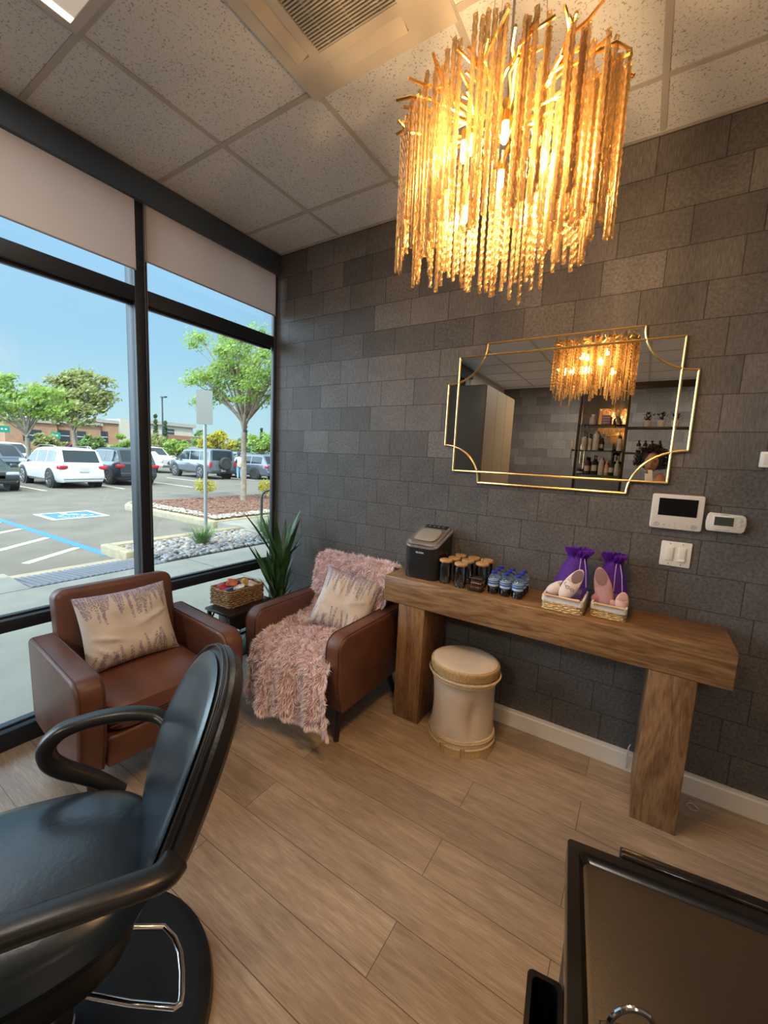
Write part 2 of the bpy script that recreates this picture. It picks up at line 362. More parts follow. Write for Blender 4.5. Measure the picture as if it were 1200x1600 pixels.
def wallpaper_mat():
    m = bpy.data.materials.new('tile_wallpaper'); m.use_nodes = True; t = m.node_tree; b = t.nodes['Principled BSDF']; b.inputs['Roughness'].default_value = 0.62
    L = t.links.new
    def math_(op, a, b2=None, c=None):
        n = t.nodes.new('ShaderNodeMath'); n.operation = op
        for i, q in enumerate((a, b2, c)):
            if q is None: continue
            if isinstance(q, (int, float)): n.inputs[i].default_value = q
            else: L(q, n.inputs[i])
        return n.outputs[0]
    uv = t.nodes.new('ShaderNodeUVMap'); uv.uv_map = 'UVMap'; uf = t.nodes.new('ShaderNodeUVMap'); uf.uv_map = 'UVFar'; sf = t.nodes.new('ShaderNodeSeparateXYZ'); L(uf.outputs[0], sf.inputs[0]); su = t.nodes.new('ShaderNodeSeparateXYZ'); L(uv.outputs[0], su.inputs[0])
    vc = t.nodes.new('ShaderNodeVertexColor'); vc.layer_name = 'Col'; sc = t.nodes.new('ShaderNodeSeparateColor'); L(vc.outputs[0], sc.inputs[0])
    d1 = math_('MINIMUM', su.outputs[0], sf.outputs[0])
    d2 = math_('MINIMUM', su.outputs[1], sf.outputs[1])
    d = math_('MINIMUM', d1, d2)
    tx = t.nodes.new('ShaderNodeTexCoord')
    n = t.nodes.new('ShaderNodeTexNoise'); n.inputs['Scale'].default_value = 80; n.inputs['Detail'].default_value = 6; L(tx.outputs['Object'], n.inputs['Vector'])
    mp = t.nodes.new('ShaderNodeMapping'); mp.inputs['Scale'].default_value = (190, 1, 22); L(tx.outputs['Object'], mp.inputs[0])
    n2 = t.nodes.new('ShaderNodeTexNoise'); n2.inputs['Scale'].default_value = 1; n2.inputs['Detail'].default_value = 3; L(mp.outputs[0], n2.inputs['Vector'])
    n3 = t.nodes.new('ShaderNodeTexNoise'); n3.inputs['Scale'].default_value = 6; n3.inputs['Detail'].default_value = 3; L(tx.outputs['Object'], n3.inputs['Vector'])
    mixn = t.nodes.new('ShaderNodeMix'); L(sc.outputs[1], mixn.inputs[0]); L(n.outputs[0], mixn.inputs[2]); L(n2.outputs[0], mixn.inputs[3])
    edge = t.nodes.new('ShaderNodeMapRange'); edge.inputs[1].default_value = 0.0010; edge.inputs[2].default_value = 0.0050; edge.inputs[3].default_value = 0.22; edge.inputs[4].default_value = 1.0; L(d, edge.inputs[0])
    shade = math_('MULTIPLY_ADD', sc.outputs[0], 0.55, 0.72)
    tex = math_('MULTIPLY_ADD', mixn.outputs[0], 2.0, 0.02)
    big = math_('MULTIPLY_ADD', n3.outputs[0], 0.5, 0.75)
    v = math_('MULTIPLY', math_('MULTIPLY', shade, tex), math_('MULTIPLY', edge.outputs[0], big))
    cmb = t.nodes.new('ShaderNodeVectorMath'); cmb.operation = 'SCALE'; cmb.inputs[0].default_value = (0.128, 0.117, 0.111); L(v, cmb.inputs[3])
    L(cmb.outputs[0], b.inputs['Base Color'])
    bp = t.nodes.new('ShaderNodeBump'); bp.inputs['Strength'].default_value = 0.25; bp.inputs['Distance'].default_value = 0.004
    L(math_('MULTIPLY', mixn.outputs[0], edge.outputs[0]), bp.inputs['Height']); L(bp.outputs[0], b.inputs['Normal'])
    return m
M_WP = wallpaper_mat()
struct('wall_back', MB().box2((0.0, 0.002, -0.1), (ROOM_X+0.1, 0.12, H+0.08)), mat('plaster_dark', (0.08, 0.075, 0.07), 0.9), smooth=False)
wp = brick_wall('wall_tiled', -0.001, ROOM_X, 0, H, 0.0, -1, M_WP)
wp2 = brick_wall('wall_far', 0, ROOM_X, 0, H, ROOM_Y, 1, M_WP)
struct('wall_behind', MB().box2((-0.12, ROOM_Y-0.12, -0.1), (ROOM_X+0.1, ROOM_Y-0.002, H+0.08)), MATS['plaster_dark'], smooth=False)
struct('wall_right', MB().box2((ROOM_X, ROOM_Y, 0), (ROOM_X+0.1, 0, H)), mat('painted_wall', (0.55, 0.50, 0.44), 0.85), smooth=False)
struct('wall_left', MB().box2((-0.12, ROOM_Y, 0), (0.0, -4.16, H)), MATS['painted_wall'], smooth=False)
# skirting board along the tiled wall
prof = [(0,0),(-0.014,0),(-0.014,0.085),(-0.010,0.092),(-0.009,0.103),(0,0.105)]
struct('baseboard_back', MB().prism(prof, 0.0, ROOM_X, 'YZ'), mat('white_trim', (0.72, 0.68, 0.62), 0.35), smooth=False)

# ---- storefront window wall (x = 0)
M_FR = mat('black_aluminium', (0.014, 0.017, 0.023), 0.45, 0.0, spec=0.4)
M_GLASS = mat_mix('window_glass', (0.93, 0.97, 0.96), 0.01, fres=1.35)
mull = [-0.0, -1.02, -2.08, -3.12, -4.16]
struct('trim_2', MB().box2((-0.12, -4.16, 2.872), (0.035, 0.0, H-0.001)), mat('header_black', (0.055, 0.080, 0.120), 0.5), bevel=0.004)   # header over the whole window
for i in range(4):
    ya, yb = mull[i+1], mull[i]
    y0 = ya + (0.032 if i < 3 else 0.05); y1 = yb - 0.032
    fm = MB()
    fm.box2((-0.11, y0-0.001, 2.345), (0.0, y1+0.001, 2.425)).box2((-0.045, y0, 2.33), (-0.03, y1, 2.346))
    fm.box2((-0.11, y0-0.001, 0.605), (0.0, y1+0.001, 0.665)).box2((-0.06, y0, 0.664), (-0.045, y1, 0.674))
    fm.box2((-0.11, y0-0.001, 0.0), (0.0, y1+0.001, 0.095)).box2((-0.06, y0, 0.094), (-0.045, y1, 0.104))
    fr = struct('window_%d' % (i+1), fm, M_FR, bevel=0.003)
    gl = MB()
    for za, zb in ((0.095, 0.605), (0.665, 2.345), (2.425, 2.87)): gl.box2((-0.058, y0-0.012, za-0.005), (-0.052, (y1+0.012 if i else 0.10), zb+0.005))
    gl.build('window_glass', M_GLASS, fr, smooth=False)
M_MUL = mat('grey_aluminium', (0.07, 0.075, 0.085), 0.4, 0.3)
for i, y in enumerate(mull[:4]):
    m_ = MB()
    if i == 0: m_.box2((-0.03, -0.030, 0), (0.002, 0.0, 2.872))
    else:
        m_.box2((-0.02, y-0.034, 0), (0.003, y+0.034, 2.872)); m_.box2((-0.115, y-0.03, 0), (-0.02, y-0.004, 2.872)); m_.box2((-0.115, y+0.004, 0), (-0.02, y+0.03, 2.872))
        m_.box2((-0.10, y-0.01, 0), (-0.03, y+0.01, 2.87))
    struct('trim_%d' % (3+i), m_, M_FR if i else M_MUL, bevel=0.002)
# roller shades
M_SHADE = mat_sheer('shade_cloth', (0.70, 0.62, 0.58), 0.01, 0.42, 0.9)
shade_lab = ['right hand taupe roller shade, pulled partly down in the window next to the tiled wall', 'left hand taupe roller shade, pulled a little lower than its neighbour beside the tiled wall',
             'taupe roller shade in the third window bay', 'taupe roller shade in the fourth window bay']
for i in range(2):
    ya, yb = mull[i+1]+0.022, mull[i]-0.03
    zb = (2.575, 2.51)[i]
    t = thing('roller_shade', shade_lab[i], 'window shade', (0.012, (ya+yb)/2, 2.87), 0, 'taupe roller shades over the windows')
    y0, y1 = ya-(ya+yb)/2, yb-(ya+yb)/2
    MB().box2((-0.001, y0, zb-2.87), (0.001, y1, 0.0)).build('shade_cloth', M_SHADE, t, smooth=False)
    MB().tube([(0, y0, zb-2.87), (0, y1, zb-2.87)], 0.005).build('hem_bar', mat('hem_taupe', (0.32, 0.28, 0.26), 0.6), t)
    cm = MB()
    cy = (y0-0.012 if i == 0 else y1+0.02)
    cm.tube([(0.012, cy, 0.0), (0.014, cy, -0.6), (0.013, cy, -1.95)], 0.0022, 6); cm.tube([(0.022, cy+0.008, 0.0), (0.022, cy+0.006, -1.0), (0.013, cy, -1.95)], 0.0022, 6)
    if i == 0: cm.build('pull_chain', mat('chain_grey', (0.10, 0.10, 0.11), 0.4), t)

# ---- exterior of this building: parapet and eave that shade the pavement
struct('trim_8', MB().box2((-0.35, -14, 3.12), (0.0, 14, 5.1)).box2((0.0, -14, 3.12), (0.2, -6.1, 3.2)), mat('stucco', (0.55, 0.50, 0.43), 0.9), smooth=False)
struct('trim_9', MB().box2((0.0, 0.125, -0.1), (0.2, 14, 3.12)).box2((-0.35, -14, -0.1), (-0.12, -4.2, 3.12)), MATS['stucco'], smooth=False)
struct('trim_10', MB().box2((-0.12, -4.2, H+0.08), (0.0, 0.12, 3.12)), MATS['stucco'], smooth=False)

# ---- ceiling fixtures
def light_panel(x, y, label):
    t = thing('ceiling_light', label, 'ceiling light', (x, y, H-0.006), 0, 'square light panels in the ceiling')
    f = MB(); 
    for a, b in (((-0.29,-0.29),(0.29,-0.262)),((-0.29,0.262),(0.29,0.29)),((-0.29,-0.262),(-0.262,0.262)),((0.262,-0.262),(0.29,0.262))): f.box2((*a,-0.016),(*b,0.0))
    f.build('frame', mat('panel_frame', (0.6,0.58,0.55), 0.4), t, smooth=False)
    MB().box2((-0.262,-0.262,-0.012),(0.262,0.262,-0.008)).build('diffuser', mat('diffuser', (0.8,0.78,0.75), 0.6, emit=(1.0,0.85,0.66), estr=0.28), t, smooth=False)
    MB().box2((-0.262,-0.262,-0.0135),(-0.235,0.262,-0.0125)).build('lit_edge', mat('lit_edge', (0.8,0.78,0.75), 0.6, emit=(1.0,0.80,0.52), estr=3.0), t, smooth=False)
light_panel(0.906, -1.832, 'white ceiling light panel nearest the window at the upper left corner')
light_panel(3.35, -4.6, 'added white fill light panel in the ceiling over the middle of the room')  # this panel and the next two are added as fill light
light_panel(1.5, -4.6, 'added white fill light panel in the ceiling near the grey tall cabinet')
light_panel(4.2, -2.6, 'added white fill light panel in the ceiling close to the right wall')
# cassette air conditioner
t = thing('air_conditioner', 'white square ceiling cassette air conditioner with a ribbed grille', 'air conditioner', (1.515, -1.226, H-0.006))
def ringpanel(mb, o, i, z0, z1):
    mb.box2((-o,-o,z0),(o,-i,z1)).box2((-o,i,z0),(o,o,z1)).box2((-o,-i,z0),(-i,i,z1)).box2((i,-i,z0),(o,i,z1)); return mb
M_AC = mat('ac_white', (0.62, 0.575, 0.50), 0.4)
pm = MB(); ringpanel(pm, 0.318, 0.262, -0.022, 0); ringpanel(pm, 0.205, 0.168, -0.022, 0)
for sx in (-1, 1):
    for sy in (-1, 1):
            pm.box((sx*0.2335, sy*0.2335, -0.0115), (0.0575, 0.0575, 0.021)); pm.box((sx*0.1825, sy*0.2335, -0.0115), (0.045, 0.0575, 0.021)); pm.box((sx*0.2335, sy*0.1825, -0.0115), (0.0575, 0.045, 0.021))
pm.build('panel', M_AC, t, smooth=False)

gm = MB()
for k in range(31): gm.box((0, -0.165+0.011*k, -0.015), (0.33, 0.006, 0.008))
for k in range(3): gm.box((-0.11+0.11*k, 0, -0.013), (0.004, 0.33, 0.006))
gm.build('grille', mat('grille_grey', (0.46, 0.43, 0.38), 0.5), t, smooth=False)
MB().box2((-0.26,-0.26,-0.004),(0.26,0.26,-0.002)).build('intake', mat('dark_void', (0.05,0.045,0.04), 0.8), t, smooth=False)
for (cx, cy, rz) in ((0,0.234,0),(0,-0.234,PI),(-0.234,0,PI/2),(0.234,0,-PI/2)):
    f = MB().box((0, 0, 0), (0.318, 0.056, 0.004)).build('louver', M_AC, t, bevel=0.001)
    f.location = (cx, cy, -0.02); f.rotation_euler = (Matrix.Rotation(rz, 3, 'Z') @ Matrix.Rotation(-0.34, 3, 'X')).to_euler()

# ================================================================ FURNITURE
# ---- console table
M_OAK = mat_wood('oak_x', (0.115, 0.052, 0.019), (0.205, 0.105, 0.043), (0.30, 0.165, 0.075), 'X', 0.36)
M_OAKZ = mat_wood('oak_z', (0.11, 0.050, 0.019), (0.19, 0.096, 0.041), (0.27, 0.148, 0.068), 'Z', 0.4)
t = thing('console_table', 'long brown oak console table with a thick slab top against the tiled wall', 'table', (2.10, -0.17, 0))
MB().box((0, 0, 0.773), (1.61, 0.325, 0.154)).build('tabletop', M_OAK, t, bevel=0.004)
for x in (1.482, 2.713): MB().box((x-2.10, -0.002, 0.348), (0.166, 0.316, 0.696)).build('leg', M_OAKZ, t, bevel=0.003)
TT = 0.850
# ---- rope-trimmed hamper stool
def hamper():
    t = thing('hamper_stool', 'cream leather round stool with rope trim under the oak console', 'stool', (1.81, -0.285, 0), 0.2)
    M = mat('cream_leather', (0.62, 0.50, 0.385), 0.5, noise_amt=0.10, nscale=5, bump=0.15, bscale=18)
    MR = mat('rope', (0.46, 0.30, 0.13), 0.75, noise_amt=0.2, nscale=120)
    def R(z, a):
        r = 0.176 - 0.012*math.sin(z/0.47*PI) + 0.010*max(0.0, 1-z/0.10)**2
        d = math.atan2(math.sin(a+1.05), math.cos(a+1.05))
        r -= 0.020*math.exp(-(d/0.20)**2)*math.exp(-((z-0.22)/0.09)**2) * (1 if d > -0.1 else 0.6)
        r += 0.006*math.sin(3*a+1)*math.sin(z*9)
        return r
    NS, NZ = 72, 40; mb = MB(); vs = []; fs = []
    for j in range(NZ+1):
        z = 0.012+0.44*j/NZ
        for k in range(NS):
            a = 2*PI*k/NS; r = R(z, a); vs.append((r*math.cos(a), r*0.92*math.sin(a), z))
    for j in range(NZ):
        for k in range(NS): fs.append((j*NS+k, j*NS+(k+1)%NS, (j+1)*NS+(k+1)%NS, (j+1)*NS+k))
    fs.append(tuple(reversed(range(NS)))); mb.add(vs, fs); mb.build('body', M, t)
    lm = MB(); prof = [(0.172, 0.412), (0.183, 0.418), (0.1845, 0.425), (0.183, 0.432), (0.1855, 0.438), (0.184, 0.446), (0.186, 0.452), (0.183, 0.462), (0.176, 0.466), (0.172, 0.464)]
    lm.lathe(prof, seg=72, sy=0.92); lm.build('lid_rim', MR, t)
    cm = MB(); cm.lathe([(0.175, 0.458), (0.172, 0.468), (0.150, 0.473), (0.10, 0.470), (0.05, 0.467), (0.0001, 0.466)], seg=64, sy=0.92); cm.build('lid_cushion', M, t)
    def rope(z, rr_, name, n=110, wr=0.0052):
        b = MB()
        for k in range(n):
            a = 2*PI*k/n; a2 = 2*PI*(k+1.6)/n; r = rr_ if rr_ else R(z, a)+0.003
            b.tube([(r*math.cos(a), r*0.92*math.sin(a), z-wr), ((r+0.003)*math.cos((a+a2)/2), (r+0.003)*0.92*math.sin((a+a2)/2), z), (r*math.cos(a2), r*0.92*math.sin(a2), z+wr)], 0.0034, 5, False)
        return b
    MRL = mat('rope_light', (0.66, 0.50, 0.30), 0.8)
    for z in (0.393, 0.380): rope(z, 0, 'rope').build('rope_band', MRL, t)
    rope(0.408, 0.189, 'rope').build('rope_band', MRL, t)
    for z in (0.085, 0.074, 0.045): rope(z, 0, 'rope').build('rope_band', MRL, t)
    bm_ = MB(); vs = []; fs = []
    for j, (z, o) in enumerate(((0.0, 0.0), (0.0, 0.003), (0.035, 0.004), (0.055, 0.003), (0.057, 0))):
        for k in range(NS):
            a = 2*PI*k/NS; r = R(max(z, .012), a)+o; vs.append((r*math.cos(a), r*0.92*math.sin(a), z))
    for j in range(4):
        for k in range(NS): fs.append((j*NS+k, j*NS+(k+1)%NS, (j+1)*NS+(k+1)%NS, (j+1)*NS+k))
    bm_.add(vs, fs); bm_.build('base_band', MR, t)
    for a in (-1.95, -1.35, 0.3, 2.4):
        r = R(0.05, a)+0.008; b = MB()
        P = lambda s, z: ((r)*math.cos(a)+s*math.sin(a), r*0.92*math.sin(a)-s*math.cos(a), z)
        b.tube([P(-0.010, 0.0), P(-0.010, 0.045), P(-0.006, 0.056), P(0.006, 0.056), P(0.010, 0.045), P(0.010, 0.0)], 0.0045, 6); b.build('belt_loop', MR, t)
hamper()

# ---- brown leather armchairs
M_LEA = mat('brown_leather', (0.135, 0.052, 0.032), 0.42, noise_amt=0.18, nscale=7, bump=0.10, bscale=160)
M_SEAM = mat('seam', (0.06, 0.024, 0.016), 0.6)
M_DLEG = mat('dark_leg', (0.018, 0.011, 0.009), 0.4)
def armchair(label, loc, rz):
    t = thing('armchair', label, 'armchair', loc, rz, 'brown leather armchairs by the window')
    W, D = 0.735, 0.70; AW = 0.105
    for s in (-1, 1):
        y0, y1, z0, z1 = -D/2, D/2-0.02, 0.175, 0.60
        poly = [(y0+0.045, z0), (y1-0.06, z0), (y1-0.02, z0+0.05)]
        poly += [(y1-0.03+0.03*math.cos(a), z1-0.03+0.03*math.sin(a)) for a in (0, PI/4, PI/2)]
        poly += [(y0+0.075-0.0*1+0.075*math.cos(a), z1-0.075+0.075*math.sin(a)) for a in [PI/2+PI/2*i/6 for i in range(7)]]
        poly += [(y0+0.005, z0+0.16)]
        xa, xb = (W/2-AW, W/2) if s > 0 else (-W/2, -W/2+AW)
        arm = MB().prism(poly, xa, xb, 'YZ').build('arm', M_LEA, t, bevel=0.016, bseg=3)
        for xs in (xa+0.012, xb-0.012):
            pts = [(xs, y1-0.04, z1+0.0005)] + [(xs, p[0], p[1]) for p in poly[6:13]] + [(xs, y0+0.004, z0+0.16), (xs, y0+0.04, z0+0.01)]
            MB().tube([(p[0], p[1]-(0.0008 if i > 1 else 0), p[2]+0.0008) for i, p in enumerate(pts)], 0.0022, 5).build('seam', M_SEAM, arm)
    iw = W-2*AW-0.004
    # seat base rail and cushion
    MB().box((0, -0.015, 0.245), (iw, D-0.09, 0.14)).build('seat_base', M_LEA, t, bevel=0.02, bseg=3)
    def op(th, a=iw/2-0.001, b=0.29, n=7):
        c, s = math.cos(th), math.sin(th); k = (abs(c/a)**n+abs(s/b)**n)**(-1/n); return (c*k, s*k)
    MB().pad(op, 0.14, lambda a, b, tt: (a, b-0.045, 0.375+tt+0.012*math.cos(a*4)*math.cos(b*4)*(1 if tt > 0 else 0)), nt=64, nr=12, pw=10).build('seat_cushion', M_LEA, t)
    MB().tube([(-iw/2+0.005, -D/2+0.0145, 0.372), (-iw/4, -D/2+0.011, 0.368), (iw/4, -D/2+0.011, 0.368), (iw/2-0.005, -D/2+0.0145, 0.372)], 0.002, 5).build('seam', M_SEAM, t)
    # reclined back
    bk = MB(); bw = W-2*AW+0.03; pl = rr(bw, 0.64, 0.05, 6)
    bk.prism([(x, z) for x, z in pl], -0.06, 0.06, 'XZ')
    o = bk.build('backrest', M_LEA, t, bevel=0.03, bseg=4); o.location = (0, D/2-0.105, 0.50); o.rotation_euler = (-0.16, 0, 0)
    for sx in (-1, 1):
        for sy in (-1, 1):
            MB().cyl((sx*(W/2-0.075), sy*(D/2-0.10), 0.18), (sx*(W/2-0.045), sy*(D/2-0.05), 0.0), 0.024, 0.015, 14).build('leg', M_DLEG, t)
    return t
armchair('brown leather armchair with its back to the window, nearest the black salon chair', (0.465, -1.315, 0), PI/2 - 0.085)
armchair('brown leather armchair under the pink shaggy throw, beside the oak console', (0.95, -0.415, 0), 0.0)

# ---- lavender print cushions
def lav_cushion(label, mtx, w, h, T, seed):
    rnd = random.Random(seed); N = 210
    sprigs = []
    for i in range(26):                                   # hanging from the top edge
        x = -1+2*(i+0.5)/26+rnd.uniform(-.03,.03); L = rnd.uniform(0.42, 0.92); sprigs.append((x, 1.0, x+rnd.uniform(-.10,.10), 1-L))
    for i in range(17):                                   # standing on the lower edge
        x = -1+2*(i+0.5)/17+rnd.uniform(-.05,.05); L = rnd.uniform(0.28, 0.72); sprigs.append((x, -1.0, x+rnd.uniform(-.16,.16), -1+L))
    dots = []
    for (xa, ya, xb, yb) in sprigs:
        L = math.hypot(xb-xa, yb-ya); n = int(L/0.046)
        for k in range(n):
            f = k/n; sc = 0.0245*(1-0.35*f)
            for sd in (-1, 1): dots.append((xa+(xb-xa)*f+sd*0.026*(1-0.6*f)+rnd.uniform(-.006,.006), ya+(yb-ya)*f+rnd.uniform(-.012,.012), sc*rnd.uniform(.6,1.0), rnd.random()))
    grid = {}
    for d in dots: grid.setdefault((int(d[0]*10), int(d[1]*10)), []).append(d)
    def color(u, v):
        base = (0.66, 0.585, 0.52); best = None
        ci, cj = int(u*10), int(v*10)
        for i in (ci-1, ci, ci+1):
            for j in (cj-1, cj, cj+1):
                for d in grid.get((i, j), ()):
                    q = math.hypot(u-d[0], (v-d[1])*0.8)/d[2]
                    if q < 1.0 and (best is None or q < best[0]): best = (q, d[3])
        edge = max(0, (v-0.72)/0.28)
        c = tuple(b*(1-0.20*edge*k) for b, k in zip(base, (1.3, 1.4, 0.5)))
        if best:
            pc = (0.19+0.10*best[1], 0.155+0.09*best[1], 0.24+0.10*best[1]); a = 0.85
            c = tuple(x*(1-a)+y*a for x, y in zip(c, pc))
        return c
    vs = []; cols = []; fs = []
    for side in (1, -1):
        for j in range(N+1):
            for i in range(N+1):
                u, v = -1+2*i/N, -1+2*j/N
                th = T/2*max(0, (1-u**4)*(1-v**4))**0.55
                x = u*w/2*(1-0.07*(1-v*v)*abs(u)**2); z = v*h/2*(1-0.07*(1-u*u)*abs(v)**2)
                wr = 0.0
                if side > 0:
                    for (ax, ay, dx, dy, am) in ((-1.0,-0.1,0.9,-0.35,0.010),(-1.0,-0.25,0.7,-0.7,0.008),(1.0,0.25,-0.8,-0.3,0.008),(0.2,1.0,0.1,-0.9,0.006),(-0.5,0.9,0.3,-0.9,0.006),(0.9,-0.9,-0.6,0.6,0.006)):
                        lx, ly = u-ax, v-ay; q = lx*dx+ly*dy; pdist = abs(lx*dy-ly*dx)
                        if 0 < q < 0.9: wr += am*math.exp(-(pdist/0.07)**2)*math.sin(PI*q/0.9)*(1 if int(q*10) % 2 else 0.85)
                    wr = wr*min(1, 4*(1-abs(u)))*min(1, 4*(1-abs(v)))
                th2 = th*(1+0.12*noise.noise((u*2.3+seed, v*2.3, side)))
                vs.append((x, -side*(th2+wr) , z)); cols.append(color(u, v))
    S = (N+1)*(N+1)
    for s in (0, 1):
        for j in range(N):
            for i in range(N):
                a = s*S+j*(N+1)+i; q = (a, a+1, a+N+2, a+N+1); fs.append(q if s == 0 else tuple(reversed(q)))
    me = bpy.data.meshes.new('throw_pillow'); me.from_pydata(vs, [], fs); me.update()
    ca = me.color_attributes.new('Col', 'FLOAT_COLOR', 'POINT')
    for i, c in enumerate(cols): ca.data[i].color = (*c, 1)
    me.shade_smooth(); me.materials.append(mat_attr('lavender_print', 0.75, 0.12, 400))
    o = bpy.data.objects.new('throw_pillow', me); COL.objects.link(o); o.matrix_world = mtx
    tag(o, label, 'cushion', 'lavender print cushions')
    ed = MB(); pts = []
    for q in range(41):
        u = -1+2*q/40; pts.append((u*w/2, 0, -h/2*(1-0.07*(1-u*u))))
    ed.tube(pts, 0.0028, 5).build('piping', mat('cream_cotton', (0.60, 0.53, 0.46), 0.8), o)
    return o
def frame_mtx(bl, br, tl):
    """matrix for a cushion standing on its lower edge bl-br with upper left corner tl (world points); local x right, z up, -y out"""
    bl, br, tl = Vector(bl), Vector(br), Vector(tl)
    x = (br-bl).normalized(); z = (tl-bl); z = (z-x*z.dot(x)).normalized(); y = z.cross(x)
    m = Matrix((x, y, z)).transposed().to_4x4(); m.translation = bl+x*(br-bl).length/2+z*((tl-bl).dot(z))/2
    return m
lav_cushion('cream cushion printed with lavender sprigs, leaning in the armchair by the window', frame_mtx((0.44, -1.525, 0.470), (0.465, -1.135, 0.470), (0.29, -1.58, 0.785)), 0.43, 0.37, 0.13, 11)
lav_cushion('cream cushion printed with lavender sprigs, lying on the pink throw', frame_mtx((0.905, -0.50, 0.52), (1.165, -0.40, 0.455), (0.94, -0.31, 0.80)), 0.37, 0.37, 0.12, 5)

# ---- pink shaggy throw over the second armchair
def throw():
    rnd = random.Random(4)
    # path in (y, z) with arc length, from behind the back, over it, down to the seat and over the front edge
    path = [(-0.078, 0.58), (-0.052, 0.80), (-0.080, 0.846), (-0.145, 0.853), (-0.198, 0.815), (-0.222, 0.70), (-0.250, 0.56), (-0.305, 0.482), (-0.45, 0.474), (-0.62, 0.470), (-0.735, 0.462), (-0.80, 0.425), (-0.825, 0.34), (-0.84, 0.22), (-0.85, 0.085)]
    P = [Vector((0, y, z)) for y, z in path]
    seg = [0]
    for i in range(1, len(P)): seg.append(seg[-1]+(P[i]-P[i-1]).length)
    L = seg[-1]
    def at(s):
        for i in range(1, len(seg)):
            if s <= seg[i] or i == len(seg)-1:
                f = (s-seg[i-1])/(seg[i]-seg[i-1]); return P[i-1].lerp(P[i], f)
    def pos(u, v):
        # u in [0,1] along the path, v in [0,1] across
        s = u*L*0.985; p = at(s)
        # left/right borders along the path
        f = s/L
        if f < 0.42: xl, xr_ = 0.665, 1.235
        elif f < 0.62: k = (f-0.42)/0.2; xl, xr_ = 0.665+0.045*k, 1.235-0.045*k
        else: k = min(1, (f-0.62)/0.38); xl, xr_ = 0.71+0.01*k, 1.19+0.15*k
        x = xl+(xr_-xl)*v
        y, z = p.y, p.z
        if f > 0.74:
            k = min(1, (f-0.74)/0.22); y += k*(0.020*math.sin(v*21+0.5)+0.015*math.sin(v*9+2)) - 0.012*k
            z += k*(0.05*v - 0.01*(1-v) + 0.012*math.sin(v*17))*1.0
            x += k*0.012*math.sin(v*13+f*6)
        if 0.34 < f < 0.62: z += 0.008*math.sin(x*30)*math.sin(f*40)+0.010
        return Vector((x, y, z))
    NU, NV = 70, 40; vs = [tuple(pos(i/NU, j/NV)) for i in range(NU+1) for j in range(NV+1)]
    fs = [(i*(NV+1)+j, i*(NV+1)+j+1, (i+1)*(NV+1)+j+1, (i+1)*(NV+1)+j) for i in range(NU) for j in range(NV)]
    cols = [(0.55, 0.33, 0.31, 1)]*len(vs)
    cols = list(cols)
    for k in range(34000):
        u, v = rnd.uniform(0.02, 1), rnd.random()
        if rnd.random() < 0.13: v = rnd.choice((0.0, 1.0))
        if rnd.random() < 0.06: u = 1.0
        p = pos(u, v); e = 0.004
        du = pos(min(u+e, 1), v)-pos(max(u-e, 0), v); dv = pos(u, min(v+e, 1))-pos(u, max(v-e, 0))
        nrm = du.cross(dv)
        if nrm.length < 1e-9: continue
        nrm.normalize()
        du.normalize()
        clump = Vector((noise.noise(p*26), noise.noise(p*26+Vector((5,0,0))), noise.noise(p*26+Vector((0,7,0)))))
        side = Vector((0,0,0))
        if v == 0.0: side = Vector((-1.0,0,0))
        if v == 1.0: side = Vector((1.0,0,0))
        d = (nrm*0.9 + clump*1.5 + Vector((rnd.gauss(0,.35), rnd.gauss(0,.35), rnd.gauss(0,.35))) + side + Vector((0,0,-0.35)) + (du*0.9 if u == 1.0 else du*0.2)).normalized()
        ln = rnd.uniform(0.020, 0.038)
        wv = d.cross(Vector((rnd.gauss(0,1), rnd.gauss(0,1), rnd.gauss(0,1))))
        if wv.length < 1e-5: continue
        wv = wv.normalized()*rnd.uniform(0.0011, 0.0020)
        q = p+d*ln*0.55+clump*0.003; tip = q+(d+Vector((0,0,-0.6))+clump*0.8).normalized()*ln*0.5
        n = len(vs); vs += [tuple(p-wv), tuple(p+wv), tuple(q+wv*0.9), tuple(q-wv*0.9), tuple(tip)]
        fs += [(n, n+1, n+2, n+3), (n+3, n+2, n+4)]
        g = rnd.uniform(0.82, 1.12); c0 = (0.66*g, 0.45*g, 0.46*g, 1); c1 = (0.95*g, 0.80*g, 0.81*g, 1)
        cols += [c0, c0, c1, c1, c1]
    me = bpy.data.meshes.new('shaggy_throw'); me.from_pydata(vs, [], fs); me.update()
    ca = me.color_attributes.new('Col', 'FLOAT_COLOR', 'POINT')
    ca.data.foreach_set('color', [q for c in cols for q in c])
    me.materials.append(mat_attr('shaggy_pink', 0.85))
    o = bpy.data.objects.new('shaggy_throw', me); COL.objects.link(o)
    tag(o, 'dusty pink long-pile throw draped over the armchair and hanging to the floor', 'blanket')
throw()

# ---- little side table with the snack basket, and its cable
def side_table():
    M = mat('dark_espresso', (0.022, 0.014, 0.013), 0.28)
    t = thing('side_table', 'small dark brown side table between the two armchairs holding the snack basket', 'side table', (0.295, -0.55, 0))
    MB().box((0, 0, 0.491), (0.26, 0.40, 0.018)).build('tabletop', M, t, bevel=0.003)
    for sx in (-1, 1):
        for sy in (-1, 1): MB().box((sx*0.11, sy*0.18, 0.241), (0.022, 0.022, 0.482)).build('leg', M, t, bevel=0.002)
    MB().box((0, 0, 0.20), (0.24, 0.38, 0.014)).build('shelf', M, t, bevel=0.002)
    MB().box((0.01, 0.03, 0.43), (0.22, 0.30, 0.10)).build('drawer_box', M, t, bevel=0.003)
    b = MB()
    for s in (-1, 1): b.tube([(0.11*s, -0.175, 0.40), (0.06*s, -0.175, 0.48)], 0.008, 4)
    b.build('brace', M, t)
side_table()
